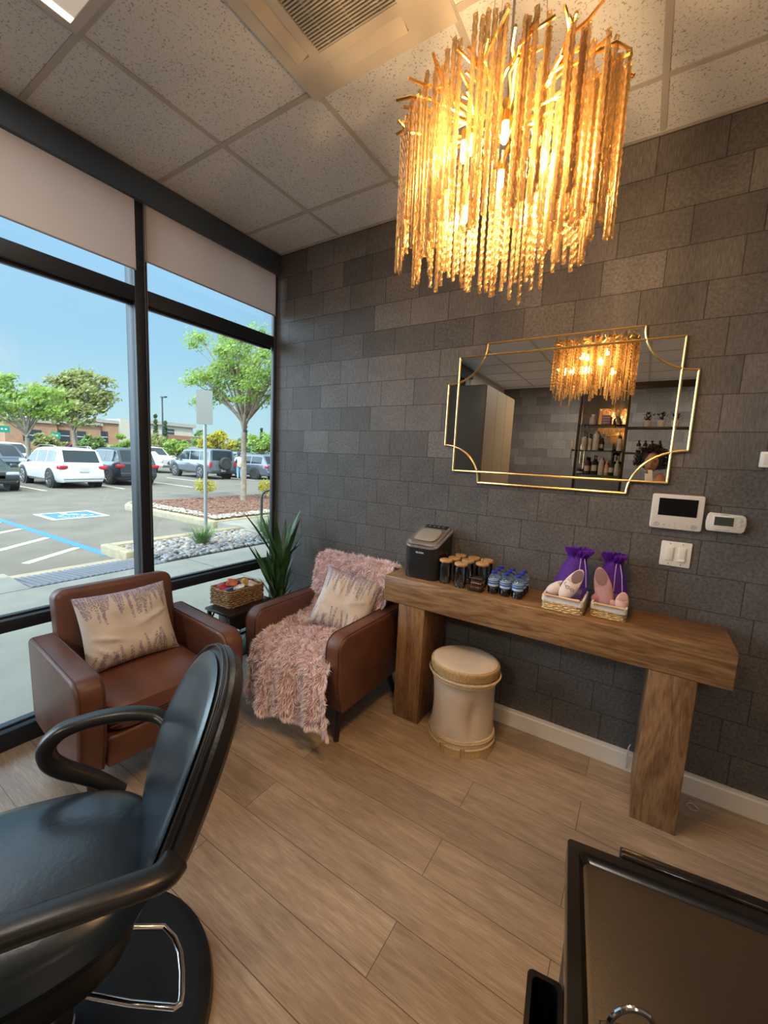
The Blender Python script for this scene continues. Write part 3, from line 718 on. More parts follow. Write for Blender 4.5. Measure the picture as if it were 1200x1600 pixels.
def weave_basket(name, parent, w, d, h, m, zr=0.0, rows=9, amp=0.004, seg=0.018):
    """open rectangular basket woven from fat strands"""
    mb = MB()
    per = []
    r = 0.012
    out = rr(w, d, r+0.01, 3)
    pts = []
    for i in range(len(out)):
        a = Vector((*out[i], 0)); c = Vector((*out[(i+1) % len(out)], 0)); n = max(1, int((c-a).length/seg))
        for k in range(n): pts.append(a.lerp(c, k/n))
    n = len(pts); n -= n % 2
    for j in range(rows):
        z = h*(j+0.5)/rows
        ps = []
        for k in range(n+1):
            p = pts[k % n]; nr = Vector((p.x/(w/2)**2, p.y/(d/2)**2, 0)).normalized()
            o = amp*(1 if (k+j) % 2 else -1); ps.append((p.x+nr.x*o, p.y+nr.y*o, z+0.0015*math.sin(k*2.1+j)))
        mb.tube(ps, h/rows*0.56, 5, False)
    for k in range(0, n, 2):
        p = pts[k]; mb.tube([(p.x, p.y, 0), (p.x, p.y, h)], 0.0025, 4)
    mb.box((0, 0, 0.004), (w-0.004, d-0.004, 0.006))
    return mb.build(name, m, parent)
def snack_basket():
    t = thing('snack_basket', 'woven seagrass basket full of snack packets on the dark side table', 'basket', (0.222, -0.535, 0.5002), 0.02)
    M = mat('seagrass', (0.30, 0.185, 0.085), 0.75, noise_amt=0.45, nscale=45)
    weave_basket('woven_wall', t, 0.205, 0.285, 0.118, M, rows=8, amp=0.004)
    for s in (-1, 1):
        MB().tube([(-0.03, s*0.146, 0.085), (-0.028, s*0.152, 0.108), (0.0, s*0.153, 0.113), (0.028, s*0.152, 0.108), (0.03, s*0.146, 0.085)], 0.006, 6).build('handle', M, t)
    MB().box((0, 0, 0.035), (0.185, 0.262, 0.05)).build('liner', mat('liner_pale', (0.55, 0.52, 0.48), 0.8), t, smooth=False)
    rnd = random.Random(8)
    cols = [((0.45, 0.03, 0.03), 'red'), ((0.03, 0.12, 0.35), 'blue'), ((0.55, 0.12, 0.04), 'orange red'), ((0.65, 0.62, 0.58), 'white'), ((0.40, 0.02, 0.05), 'crimson'), ((0.60, 0.42, 0.12), 'golden'),
            ((0.05, 0.25, 0.45), 'light blue'), ((0.6, 0.55, 0.5), 'cream'), ((0.35, 0.05, 0.1), 'maroon'), ((0.25, 0.14, 0.07), 'brown')]
    spots = [(-0.05,-0.08,0.10,0.35,0.2), (0.03,-0.095,0.10,-0.3,1.0), (-0.01,-0.04,0.125,0.9,0.6), (0.04,-0.02,0.10,0.2,0.9), (-0.05,0.0,0.095,0.5,0.4), (0.02,0.05,0.115,0.6,2.0), (-0.03,0.07,0.10,-0.4,0.2), (0.055,0.075,0.10,0.4,0.3), (0.0,0.115,0.10,0.5,1.4), (-0.055,0.11,0.095,0.1,0.5)]
    where = ['at the near left corner', 'at the near right corner', 'standing up at the front', 'by the right rim', 'by the left rim', 'leaning in the middle', 'behind the middle on the left', 'at the far right', 'at the far end', 'in the far left corner']
    for (c, nm), (x, y, z, tilt, rz), wh in zip(cols, spots, where):
        p = MB(); w_, h_ = 0.075, 0.055
        p.pad(lambda th: tuple(q for q in ((lambda c_, s_, k: (c_*k, s_*k))(math.cos(th), math.sin(th), (abs(math.cos(th)/(w_/2))**8+abs(math.sin(th)/(h_/2))**8)**(-1/8)))), 0.018, lambda a, b, tt: (a, b, tt*(1-abs(a/(w_/2))**3)), nr=5, nt=24, pw=2)
        o = p.build('snack_packet', mat('packet_'+nm.replace(' ', '_'), c, 0.3, bump=0.4, bscale=60, noise_amt=0.35, nscale=30), None)
        o.location = (0.222+x, -0.535+y, 0.5+z+0.012); o.rotation_euler = (tilt, 0.3*math.sin(rz*5), rz)
        tag(o, 'small %s snack packet lying %s of the woven basket' % (nm, wh) if 'corner' in wh or 'rim' in wh or 'end' in wh or 'far right' in wh else 'small %s snack packet %s of the woven basket' % (nm, wh), 'snack', 'snack packets in the woven basket')
snack_basket()
mb = MB(); pts = []
pts = [(0.36, -0.60, 0.42), (0.385, -0.66, 0.30), (0.40, -0.70, 0.15), (0.43, -0.74, 0.03), (0.47, -0.76, 0.008)]
for k in range(26):
    a = k/26*4.4*PI; pts.append((0.515+(0.045+0.006*math.sin(k))*math.cos(a+2.6), -0.765+0.045*math.sin(a+2.6), 0.006+0.0035*k/3+0.004*math.sin(k*1.3)))
pts += [(0.56, -0.70, 0.02), (0.60, -0.60, 0.006)]
tag(mb.tube(pts, 0.0032, 6).build('power_cable', mat('cable_white', (0.55, 0.55, 0.56), 0.4), None), 'thin white cable coiled on the floor between the two armchairs', 'cable')
tag(MB().tube([(0.33, -0.47, 0.40), (0.335, -0.60, 0.22), (0.375, -0.70, 0.12), (0.40, -0.79, 0.004), (0.47, -0.84, 0.004)], 0.0025, 6).build('power_cable', mat('cable_black', (0.02, 0.02, 0.02), 0.4), None), 'thin black cable dropping from the dark side table to the floor', 'cable')
mb = MB(); pts = [(2.86, -0.02, 0.30), (2.862, -0.03, 0.10), (2.865, -0.07, 0.012)]
for k in range(12):
    a = k/12*2*PI; pts.append((2.875+0.022*math.cos(a), -0.10+0.022*math.sin(a), 0.006))
tag(MB().tube(pts[2:], 0.0022, 6).build('power_cable', MATS['cable_white'], None), 'short loop of white cable on the floor beside the right console leg', 'cable')
tag(MB().tube([(2.606, -0.02, 0.02), (2.603, -0.03, 0.08), (2.606, -0.020, 0.13), (2.612, -0.018, 0.15)], 0.003, 6).build('power_cable', MATS['cable_white'], None), 'short white cable end at the skirting left of the right console leg', 'cable')
o = MB().box((0,0,0), (0.05, 0.03, 0.08)).build('power_adapter', mat('device_white', (0.68, 0.65, 0.60), 0.4), None, bevel=0.006); o.location = (1.345, -0.03, 0.19)
tag(o, 'white plug adapter low on the wall behind the left console leg', 'adapter')

# ---- strap-leaved plant in the corner
def leaf_blade(mb, base, az, elev, L, w, bend, n=9, twist=0.0):
    d = Vector((math.cos(az)*math.cos(elev), math.sin(az)*math.cos(elev), math.sin(elev)))
    side = Vector((-math.sin(az+twist), math.cos(az+twist), 0)); p = Vector(base); vs = []; fs = []
    for i in range(n+1):
        f = i/n; ww = w*(0.45+0.55*math.sin(min(1, f*1.7)*PI/2))*(1-max(0, (f-0.45)/0.55)**1.8)+0.0006
        e = elev-bend*f**1.6; dd = Vector((math.cos(az)*math.cos(e), math.sin(az)*math.cos(e), math.sin(e)))
        up = dd.cross(side).normalized()
        vs += [tuple(p-side*ww/2+up*-0.15*ww), tuple(p+up*0.0), tuple(p+side*ww/2+up*-0.15*ww)]
        p = p+dd*L/n
    for i in range(n): fs += [(3*i, 3*i+1, 3*i+4, 3*i+3), (3*i+1, 3*i+2, 3*i+5, 3*i+4)]
    mb.add(vs, fs)
t = thing('potted_plant', 'green strap-leaved potted plant in the corner behind the pink-covered armchair', 'plant', (0.285, -0.215, 0))
MB().lathe([(0.085, 0), (0.10, 0.01), (0.115, 0.24), (0.12, 0.25), (0.108, 0.25), (0.10, 0.22), (0.0001, 0.22)], seg=32).build('pot', mat('pot_dark', (0.03, 0.03, 0.032), 0.4), t)
rnd = random.Random(21)
ML = mat('leaf_green', (0.048, 0.125, 0.036), 0.38, noise_amt=0.35, nscale=14)
for s, (bx, by, hh) in enumerate(((-0.02, -0.02, 0.52), (0.035, 0.0, 0.68), (0.0, 0.01, 0.42))):
    MB().tube([(bx*0.6, by*0.6, 0.2), (bx, by, hh*0.6), (bx, by, hh)], [0.014, 0.012, 0.010], 8).build('stem', mat('stem_green', (0.06, 0.09, 0.03), 0.6), t)
    for k in range(13):
        mb = MB(); az = k*2.4+s; el = rnd.uniform(1.22, 1.50) if k < 9 else rnd.uniform(1.0, 1.2)
        leaf_blade(mb, (bx, by, hh-0.12+0.02*k*0.6), az, el, rnd.uniform(0.34, 0.50)*(1.1 if s == 1 else 0.95), rnd.uniform(0.034, 0.052), rnd.uniform(0.1, 0.5)); mb.build('leaf', ML, t)
mb = MB(); leaf_blade(mb, (0.035, 0.0, 0.70), -0.2, 0.95, 0.34, 0.034, 0.75); mb.build('leaf', ML, t)
mb = MB(); leaf_blade(mb, (0.035, -0.03, 0.34), -0.35, 0.95, 0.34, 0.030, 0.3); mb.build('leaf', ML, t)

# ================================================================ THINGS ON THE CONSOLE
M_WHITE = mat('device_white', (0.68, 0.65, 0.60), 0.4)
M_BLACK = mat('black_plastic', (0.012, 0.012, 0.013), 0.32)
M_CHROME = mat('chrome', (0.75, 0.75, 0.76), 0.12, 1.0)
def ice_maker():
    t = thing('ice_maker', 'black countertop ice maker with silver band and clear lid on the console', 'ice maker', (1.487, -0.15, TT))
    w_, d_ = 0.212, 0.25
    b = MB(); n = len(rr(w_, d_, 0.045, 6)); vs = []; fs = []
    def topz(y): return 0.195+0.085*((y+d_/2)/d_)**0.8
    lv = [(0.0, 0.97), (0.012, 1.0), (0.10, 1.0), (None, 1.0)]
    for z, s in lv:
        for x, y in rr(w_, d_, 0.045, 6):
            vs.append((x*s, y*s, (topz(y)-0.012) if z is None else z))
    for j in range(len(lv)-1):
        for k in range(n): fs.append((j*n+k, j*n+(k+1) % n, (j+1)*n+(k+1) % n, (j+1)*n+k))
    fs.append(tuple(reversed(range(n)))); fs.append(tuple((len(lv)-1)*n+k for k in range(n)))
    b.add(vs, fs).build('body', M_BLACK, t)
    def layer(s0, s1, z0, z1, m, name, bz=0, **k):
        q = MB(); vs = []; fs = []
        pl = rr(w_, d_, 0.045, 6)
        for (s, z) in ((s0, z0), (s0, z1), (s1, z1+0.003), (s1, z0)):
            for x, y in pl: vs.append((x*s, y*s, topz(y)+z))
        for j in range(3):
            for kk in range(n): fs.append((j*n+kk, j*n+(kk+1) % n, (j+1)*n+(kk+1) % n, (j+1)*n+kk))
        q.add(vs, fs); return q.build(name, m, t)
    layer(1.015, 0.93, -0.014, -0.004, mat('silver_band', (0.70, 0.68, 0.66), 0.22, 0.85), 'band')
    lid = MB(); pl = rr(w_*0.92, d_*0.92, 0.04, 6); vs = [(x, y, topz(y)-0.004) for x, y in pl]+[(x*0.93, y*0.93, topz(y)+0.008) for x, y in pl]; fs = [(k, (k+1) % n, n+(k+1) % n, n+k) for k in range(n)]+[tuple(range(n, 2*n))]
    lid.add(vs, fs); lo = lid.build('lid', mat('lid_grey', (0.16, 0.145, 0.13), 0.2), t)
    wn = MB(); pl = rr(0.145, 0.135, 0.035, 5, 0, -0.025); vs = [(x, y, topz(y)+0.010) for x, y in pl]+[(x*0.93, -0.025+(y+0.025)*0.93, topz(y)+0.016) for x, y in pl]; n2 = len(pl)
    fs = [(k, (k+1) % n2, n2+(k+1) % n2, n2+k) for k in range(n2)]+[tuple(range(n2, 2*n2))]
    wn.add(vs, fs); wn.build('window', mat('smoked_clear', (0.30, 0.26, 0.22), 0.06, coat=1.0), lo)
    cp = MB().box((0, 0.088, topz(0.088)+0.008), (0.15, 0.045, 0.006), (0.30, 0, 0)); co = cp.build('control_panel', M_BLACK, t, bevel=0.002)
    bt = MB()
    for k in (-0.045, -0.015, 0.015, 0.045):
        MB().lathe([(0.007, 0), (0.007, 0.003), (0.0001, 0.003)], (k, 0.086, topz(0.086)+0.011), 12).build('button', mat('button_grey', (0.25, 0.24, 0.23), 0.4), co)
    lg = text('logo', 'SILONN', 0.014, mat('logo_white', (0.8, 0.8, 0.8), 0.5), t, (0, -d_/2-0.0012, 0.155), (PI/2, 0, 0), 0.0004)
ice_maker()

M_BAMBOO = mat_wood('bamboo', (0.42, 0.23, 0.09), (0.52, 0.30, 0.13), (0.60, 0.37, 0.17), 'X', 0.45, 3)
M_CLEAR = mat_mix('clear_glass', (0.95, 0.95, 0.94), 0.04, fres=1.75)
def can_glass(label, loc, straw_az, lean, h=0.125, dark=False):
    t = thing('glass_tumbler', label, 'glass', loc, 0, 'can glasses with bamboo lids on the console')
    R = 0.034
    MB().lathe([(0.0001, 0.002), (0.024, 0.0), (0.030, 0.006), (R, 0.02), (R, h-0.022), (R-0.004, h-0.006), (R-0.004, h)], seg=28).build('glass', M_CLEAR, t)
    MB().lathe([(0.0001, h-0.006), (R-0.006, h-0.006), (R-0.006, h), (R+0.002, h), (R+0.002, h+0.009), (R-0.001, h+0.012), (0.0001, h+0.012)], seg=28).build('lid', M_BAMBOO, t)
    dx, dy = math.cos(straw_az)*lean, math.sin(straw_az)*lean
    MB().tube([(-dx*0.6, -dy*0.6, 0.012), (0, 0, h), (dx*0.25, dy*0.25, h+0.045)], 0.0032, 8).build('straw', M_CLEAR, t)
    return t
jl = ['bamboo-lidded can glass at the left front, beside the black ice maker', 'bamboo-lidded can glass, middle of the row nearest the ice maker', 'bamboo-lidded can glass at the back left against the wall',
      'bamboo-lidded can glass, centre one in the front row', 'bamboo-lidded can glass in the middle of the cluster', 'bamboo-lidded can glass at the back centre of the cluster',
      'bamboo-lidded can glass at the front right behind the dark treats', 'bamboo-lidded can glass at the back right next to the water bottles']
jp = [(1.637, -0.238), (1.655, -0.158), (1.655, -0.075), (1.735, -0.258), (1.738, -0.165), (1.741, -0.078), (1.826, -0.175), (1.822, -0.085)]
for i, (x, y) in enumerate(jp): can_glass(jl[i], (x, y, TT), 0.4+i*1.1, 0.012)
# dark wire caddy of tea bags / treats in front
t = thing('treat_caddy', 'dark wire caddy of brown treat pouches in front of the glasses', 'caddy', (1.832, -0.262, TT))
M_WIRE = mat('dark_wire', (0.02, 0.014, 0.012), 0.35)
mb = MB()
for z in (0.004, 0.075):
    mb.tube([(-0.036,-0.032,z),(0.036,-0.032,z),(0.036,0.032,z),(-0.036,0.032,z),(-0.036,-0.032,z)], 0.002, 5)
for k in range(7):
    x = -0.036+0.012*k
    for y in (-0.032, 0.032): mb.tube([(x,y,0.004),(x,y,0.075)], 0.0013, 5)
mb.box((0,0,0.003),(0.072,0.064,0.003)); mb.build('frame', M_WIRE, t)
for k, c in enumerate(((0.10,0.04,0.02),(0.28,0.17,0.10),(0.08,0.03,0.02),(0.45,0.33,0.24),(0.12,0.05,0.03),(0.07,0.025,0.02))):
    MB().pad(lambda th: tuple(q*0.030 for q in ((math.copysign(abs(math.cos(th))**0.3, math.cos(th))), math.copysign(abs(math.sin(th))**0.3*0.9, math.sin(th)))), 0.012, lambda a, b, tt, k=k: (a, b, 0.012+0.0115*k+tt), nr=4, nt=20, pw=2).build('pouch', mat('pouch_%s' % 'abcdef'[k], c, 0.3, bump=0.3, bscale=80), t)

# water bottles
M_PET = mat_mix('clear_plastic', (0.90, 0.92, 0.94), 0.05, fres=1.42)
def label_mat():
    m = bpy.data.materials.new('bottle_label'); m.use_nodes = True; t = m.node_tree; b = t.nodes['Principled BSDF']; b.inputs['Roughness'].default_value = 0.35
    tx = t.nodes.new('ShaderNodeTexCoord'); sp_ = t.nodes.new('ShaderNodeSeparateXYZ'); t.links.new(tx.outputs['Object'], sp_.inputs[0])
    r = t.nodes.new('ShaderNodeValToRGB'); mr = t.nodes.new('ShaderNodeMapRange'); mr.inputs[1].default_value = 0.044; mr.inputs[2].default_value = 0.078
    t.links.new(sp_.outputs[2], mr.inputs[0]); t.links.new(mr.outputs[0], r.inputs[0]); r.color_ramp.interpolation = 'CONSTANT'
    r.color_ramp.elements[0].position = 0; r.color_ramp.elements[0].color = (0.30, 0.45, 0.66, 1); r.color_ramp.elements[1].position = 0.88; r.color_ramp.elements[1].color = (0.45, 0.56, 0.7, 1)
    for p, c in ((0.16, (0.50, 0.60, 0.72, 1)), (0.30, (0.035, 0.12, 0.38, 1)), (0.62, (0.55, 0.62, 0.7, 1)), (0.70, (0.02, 0.07, 0.28, 1))):
        e = r.color_ramp.elements.new(p); e.color = c
    t.links.new(r.outputs[0], b.inputs['Base Color']); return m
M_LAB = label_mat()
def water_bottle():
    t = thing('water_bottle', 'x', 'bottle', (0,0,0), 0, 'mini water bottles on the console')
    R = 0.0275
    prof = [(0.0001, 0.003), (0.017, 0.0), (0.024, 0.004), (R, 0.010)]
    for k in range(5): prof += [(R, 0.012+0.006*k), (R-0.0018, 0.015+0.006*k)]
    prof += [(R, 0.043), (R, 0.079), (R-0.0005, 0.084), (R-0.004, 0.094), (0.016, 0.103), (0.0115, 0.108), (0.0115, 0.116)]
    MB().lathe(prof, seg=28).build('body', M_PET, t)
    MB().lathe([(0.0001, 0.005), (0.022, 0.006), (R-0.003, 0.014), (R-0.003, 0.084), (0.015, 0.099), (0.0001, 0.099)], seg=24).build('water', mat_mix('water', (0.93, 0.95, 0.96), 0.02, fres=1.25), t)
    MB().lathe([(R+0.0006, 0.044), (R+0.0006, 0.078)], seg=28).build('label', M_LAB, t)
    pr = [(0.0135, 0.108), (0.0140, 0.110), (0.0140, 0.120), (0.0125, 0.122), (0.0001, 0.122)]
    MB().lathe(pr, seg=24).build('cap', mat('cap_blue', (0.02, 0.035, 0.34), 0.35), t)
    return t
wb = water_bottle(); wl = {0: 'left column', 1: 'middle column', 2: 'right column'}; wr_ = {0: 'front row', 1: 'middle row', 2: 'back row'}
for i in range(3):
    for j in range(3):
        o = wb if (i, j) == (0, 0) else copy_tree(wb)
        o.location = (1.914+0.063*i, -0.240+0.062*j, TT); o.rotation_euler[2] = 0.3*i+j
        o['label'] = 'blue-capped mini water bottle, %s, %s of the nine' % (wr_[j], wl[i])

# lined baskets with purple organza bags of slippers and socks
M_GRASS = mat('pale_grass', (0.52, 0.37, 0.17), 0.75, noise_amt=0.3, nscale=70)
M_LINEN = mat('linen_white', (0.66, 0.60, 0.54), 0.85, bump=0.3, bscale=90)
M_ORG = mat_sheer('purple_organza', (0.16, 0.022, 0.45), 0.42, 0.35, 0.6)
M_ORGD = mat_sheer('purple_ruffle', (0.15, 0.02, 0.42), 0.10, 0.3, 0.6)
def lined_basket(label, loc, w_, d_, h):
    t = thing('lined_basket', label, 'basket', loc, 0, 'lined seagrass baskets on the console')
    weave_basket('woven_wall', t, w_, d_, h*0.72, M_GRASS, rows=5, amp=0.003, seg=0.014)
    lm = MB(); o = rr(w_+0.012, d_+0.012, 0.014, 4); i_ = rr(w_-0.006, d_-0.006, 0.010, 4); n = len(o); vs = []
    for pl, z in ((o, h*0.58), (o, h*0.60), ([(x*1.012, y*1.012) for x, y in o], h*0.70), (o, h), (i_, h), (i_, 0.01)):
        vs += [(x, y, z+0.0015*math.sin(k*2.3)) for k, (x, y) in enumerate(pl)]
    fs = [(j*n+k, j*n+(k+1) % n, (j+1)*n+(k+1) % n, (j+1)*n+k) for j in range(5) for k in range(n)]
    lm.add(vs, fs).build('fabric_liner', M_LINEN, t)
    for s in (-1, 1):
        MB().tube([(-w_*0.44, s*(d_/2+0.012), h+0.004), (-w_*0.36, s*(d_/2+0.012), h+0.004), (-w_*0.345, s*(d_/2+0.012), h+0.004), (w_*0.345, s*(d_/2+0.012), h+0.004), (w_*0.36, s*(d_/2+0.012), h+0.004), (w_*0.44, s*(d_/2+0.012), h+0.004)],
                  [0.0065, 0.0065, 0.005, 0.005, 0.0065, 0.0065], 10).build('handle', mat('peg_wood', (0.62, 0.40, 0.22), 0.5), t)
    return t
lined_basket('left lined seagrass basket with a wooden rail, holding white slippers in purple organza', (2.262, -0.205, TT), 0.170, 0.20, 0.070)
lined_basket('right lined seagrass basket, smaller, holding pink socks in purple organza', (2.452, -0.165, TT), 0.135, 0.185, 0.062)
def organza(label, cx, cy, z0, h, w_, seed, lean):
    t = thing('organza_bag', label, 'gift bag', (cx, cy, z0), 0, 'purple organza bags in the lined baskets')
    NS, NZ = 48, 22; vs = []; fs = []
    for j in range(NZ+1):
        f = j/NZ
        for k in range(NS):
            a = 2*PI*k/NS
            wx = w_/2*(1-0.55*f**1.8); wy = 0.058*(1-0.35*f)
            q = 1+0.07*noise.noise((math.cos(a)*2+seed, math.sin(a)*2, f*4))+0.03*math.sin(a*9+seed)*f
            vs.append((wx*math.cos(a)*q+lean*f, wy*math.sin(a)*q+0.03*f, h*f))
    for j in range(NZ):
        for k in range(NS): fs.append((j*NS+k, j*NS+(k+1) % NS, (j+1)*NS+(k+1) % NS, (j+1)*NS+k))
    MB().add(vs, fs).build('bag', M_ORG, t)
    rm = MB(); rnd = random.Random(seed)
    for l in range(4):
        vs = []; fs = []; n = 90
        for k in range(n+1):
            f = k/n; a = f*2*PI
            r1 = 1+0.25*math.sin(a*11+l*2); r2 = 1.25+0.35*math.sin(a*13+l)+rnd.uniform(-.1,.1)
            for (r, z) in ((r1*0.75, h-0.015), (r2*0.95, h+0.008+l*0.005), (r2*1.05, h+0.026+0.006*math.sin(a*17+l)+rnd.uniform(-.003,.003))):
                vs.append((w_*0.25*r*math.cos(a)+lean, 0.03+0.034*r*math.sin(a), z-l*0.005))
        for k in range(n):
            for j in range(2): fs.append((3*k+j, 3*k+3+j, 3*k+4+j, 3*k+1+j))
        rm.add(vs, fs)
    rm.build('ruffle', M_ORGD, t)
    rb = MB()
    for s in (0.0, 0.016): rb.tube([(lean+w_*0.10+s, -0.012, h-0.012), (lean+w_*0.10+s*1.8, -0.030, h*0.7), (lean+w_*0.12+s*2.2, -0.047, h*0.35)], 0.0022, 5)
    for k, s in enumerate((0.0, 0.016)):
        MB().tube([(lean+w_*0.10+s, -0.012, h-0.012), (lean+w_*0.10+s*1.8, -0.032, h*0.7), (lean+w_*0.12+s*2.2, -0.050, h*0.35)], 0.0020, 5).build('ribbon', mat('ribbon_lilac', (0.42, 0.30, 0.55), 0.4), t)
    return t
organza('left purple organza bag tied at the top, wrapping a pair of white slippers', 2.262, -0.150, TT+0.035, 0.218, 0.162, 3, 0.030)
organza('right purple organza bag tied at the top, wrapping pink socks and slippers', 2.452, -0.110, TT+0.035, 0.210, 0.140, 9, -0.008)
M_SLW = mat('slipper_white', (0.66, 0.56, 0.55), 0.85, bump=0.2, bscale=150)
M_SLP = mat('slipper_pink', (0.40, 0.22, 0.22), 0.85, bump=0.2, bscale=150)
def slipper(label, loc, rot, L, wd, m, m_in, glasses=False):
    t = thing('slipper', label, 'slipper', loc, 0, 'slippers standing in the lined baskets'); t.rotation_euler = rot
    def outl(th):
        c, s = math.cos(th), math.sin(th); return (wd/2*c*(1-0.13*s), L/2*s)
    MB().pad(outl, 0.012, lambda a, b, tt: (a, tt, b), nr=6, nt=36, pw=8).build('sole', m, t)
    up = MB(); vs = []; fs = []; NA, NB = 14, 16
    for j in range(NB+1):
        f = -1.0+1.05*j/NB; b = L/2*f
        ww = wd/2*math.sqrt(max(0, 1-f*f))*(1-0.13*f)
        for k in range(NA+1):
            a = PI*k/NA; vs.append((-ww*math.cos(a), -0.004-0.022*math.sin(a)*min(1, (1+f)*3)**0.5, b))
    for j in range(NB):
        for k in range(NA): fs.append((j*(NA+1)+k, j*(NA+1)+k+1, (j+1)*(NA+1)+k+1, (j+1)*(NA+1)+k))
    up.add(vs, fs).build('upper', m, t)
    MB().pad(lambda th: (wd*0.33*math.cos(th), L*0.20*math.sin(th)), 0.003, lambda a, b, tt: (a, tt-0.007, b+L*0.255), nr=4, nt=24, pw=4).build('insole', m_in, t)
    if glasses:
        g = MB()
        for q in (-0.011, 0.013):
            g.tube([(q+0.009*math.cos(2*PI*k/16), -0.0285, -L*0.13+0.006*math.sin(2*PI*k/16)) for k in range(17)], 0.0010, 5, False)
        g.tube([(-0.02, -0.026, -L*0.13), (-0.030, -0.018, -L*0.10), (-0.028, -0.02, -L*0.02)], 0.0010, 5)
        g.build('printed_motif', mat('ink_black', (0.01, 0.01, 0.012), 0.6), t)
    return t
slipper('white slipper with black line motif in the left basket', (2.285, -0.214, TT+0.118), (-0.30, 0.50, 0.08), 0.175, 0.072, M_SLW, mat('insole_grey', (0.20, 0.13, 0.14), 0.8), True)
slipper('white slipper lying behind its mate in the left basket', (2.225, -0.195, TT+0.085), (-0.5, 1.05, 0.0), 0.13, 0.062, M_SLW, MATS['insole_grey'])
slipper('brown pink slipper standing up in the right basket', (2.418, -0.172, TT+0.118), (-0.22, -0.30, 0.0), 0.20, 0.078, M_SLP, mat('insole_brown', (0.22, 0.115, 0.11), 0.8), False)
slipper('small pale pink slipper sole at the right end of the right basket', (2.500, -0.200, TT+0.078), (-0.2, 0.15, 0.1), 0.090, 0.055, mat('slipper_blush', (0.60, 0.38, 0.35), 0.85), mat('insole_blush', (0.5, 0.30, 0.28), 0.8))
ob = MB().pad(lambda th: (0.035*math.cos(th), 0.028*math.sin(th)), 0.03, lambda a, b, tt: (a, tt, b), nr=6, nt=28, pw=3).build('sock_bundle', mat('sock_rose', (0.34, 0.14, 0.13), 0.9, bump=0.4, bscale=90), None)
ob.location = (2.405, -0.185, TT+0.060); ob.rotation_euler = (0.2, 0.5, 0.2); tag(ob, 'rolled dusky red socks at the left end of the right basket', 'socks')
ob = MB().pad(lambda th: (0.022*math.cos(th)*(1+0.1*math.sin(5*th)), 0.020*math.sin(th)), 0.026, lambda a, b, tt: (a, tt, b), nr=6, nt=28, pw=3).build('sock_bundle', mat('sock_pink', (0.58, 0.33, 0.32), 0.9, bump=0.4, bscale=90), None)
ob.location = (2.458, -0.195, TT+0.060); ob.rotation_euler = (0.1, 0.2, -0.2); tag(ob, 'small pink rolled socks in the middle of the right basket', 'socks')

# ================================================================ ON THE TILED WALL
def wall_mirror():
    x0, x1, z0, z1 = 1.485, 2.679, 1.416, 2.196
    cx, cz = (x0+x1)/2, (z0+z1)/2; W, Hh = x1-x0, z1-z0
    t = thing('wall_mirror', 'large gold-framed mirror with scooped corners on the tiled wall', 'mirror', (cx, 0, cz))
    a, c = W/2, Hh/2
    u, v = a-0.222, c-0.212           # straight parts: horizontal edge half length u, vertical edge half length v
    ia, ic = a-0.062, c-0.062         # inner rectangle lines
    yb, yf = -0.004, -0.020
    def arc(sx, sz, n=10):
        # concave scoop from (u, c) on the top edge to (a, v) on the side edge, centre near the outer corner
        pts = []
        for i in range(n+1):
            ph = PI/2*i/n
            pts.append((sx*(a-(a-u)*math.cos(ph)), sz*(c-(c-v)*math.sin(ph))))
        return pts
    # silvered plates: the cross/lozenge outline plus four corner plates
    outl = arc(1, 1) + list(reversed(arc(1, -1))) + arc(-1, -1) + list(reversed(arc(-1, 1)))
    MS = mat('mirror_silver', (0.80, 0.79, 0.76), 0.008, 1.0)
    MB().prism([(p[0], p[1]) for p in outl], -0.012, -0.009, 'XZ').build('glass_plate', MS, t, smooth=False)
    for sx in (-1, 1):
        for sz in (-1, 1):
            ar = arc(sx, sz); corner = [(sx*ia, sz*ic)]
            pl = [p for p in ar if abs(p[0]) <= ia+1e-4 and abs(p[1]) <= ic+1e-4]
            # points where the scoop meets the inner rectangle
            def cut(axis, lim):
                for i in range(len(ar)-1):
                    p, q = ar[i], ar[i+1]; pa, qa = abs(p[axis]), abs(q[axis])
                    if (pa-lim)*(qa-lim) <= 0 and pa != qa:
                        f = (lim-pa)/(qa-pa); return (p[0]+(q[0]-p[0])*f, p[1]+(q[1]-p[1])*f)
            c1 = cut(1, ic); c2 = cut(0, ia)
            MB().prism([c1]+pl+[c2]+corner, -0.0125, -0.0095, 'XZ').build('corner_plate', MS, t, smooth=False)
    MG = mat('gold_frame', (0.83, 0.60, 0.27), 0.25, 1.0)
    r = 0.0058
    def bar(pts, name='frame_bar', rr_=r): return MB().tube([(p[0], -0.014, p[1]) for p in pts], rr_, 8).build(name, MG, t)
    bar([(-u, c), (u, c)]); bar([(-u, -c), (u, -c)]); bar([(-a, -v), (-a, v)]); bar([(a, -v), (a, v)])
    bar([(-ia, ic), (ia, ic)]); bar([(-ia, -ic), (ia, -ic)]); bar([(-ia, -ic), (-ia, ic)]); bar([(ia, -ic), (ia, ic)])
    for sx in (-1, 1):
        for sz in (-1, 1): bar(arc(sx, sz, 14), 'scooped_bar')
wall_mirror()
def on_wall(name, label, cat, x0, x1, z0, z1): return thing(name, label, cat, ((x0+x1)/2, 0, (z0+z1)/2))
t = on_wall('alarm_panel', 'white alarm panel with a black screen right below the mirror', 'control panel', 2.569, 2.767, 1.266, 1.427)
MB().prism(rr(0.198, 0.161, 0.010, 4), -0.022, -0.001, 'XZ').build('housing', M_WHITE, t, bevel=0.003)
MB().box((0.002, -0.0225, 0.022), (0.147, 0.002, 0.080)).build('screen', mat('screen_black', (0.006, 0.006, 0.007), 0.12), t, smooth=False)
M_INK = mat('ink_grey', (0.12, 0.11, 0.10), 0.6)
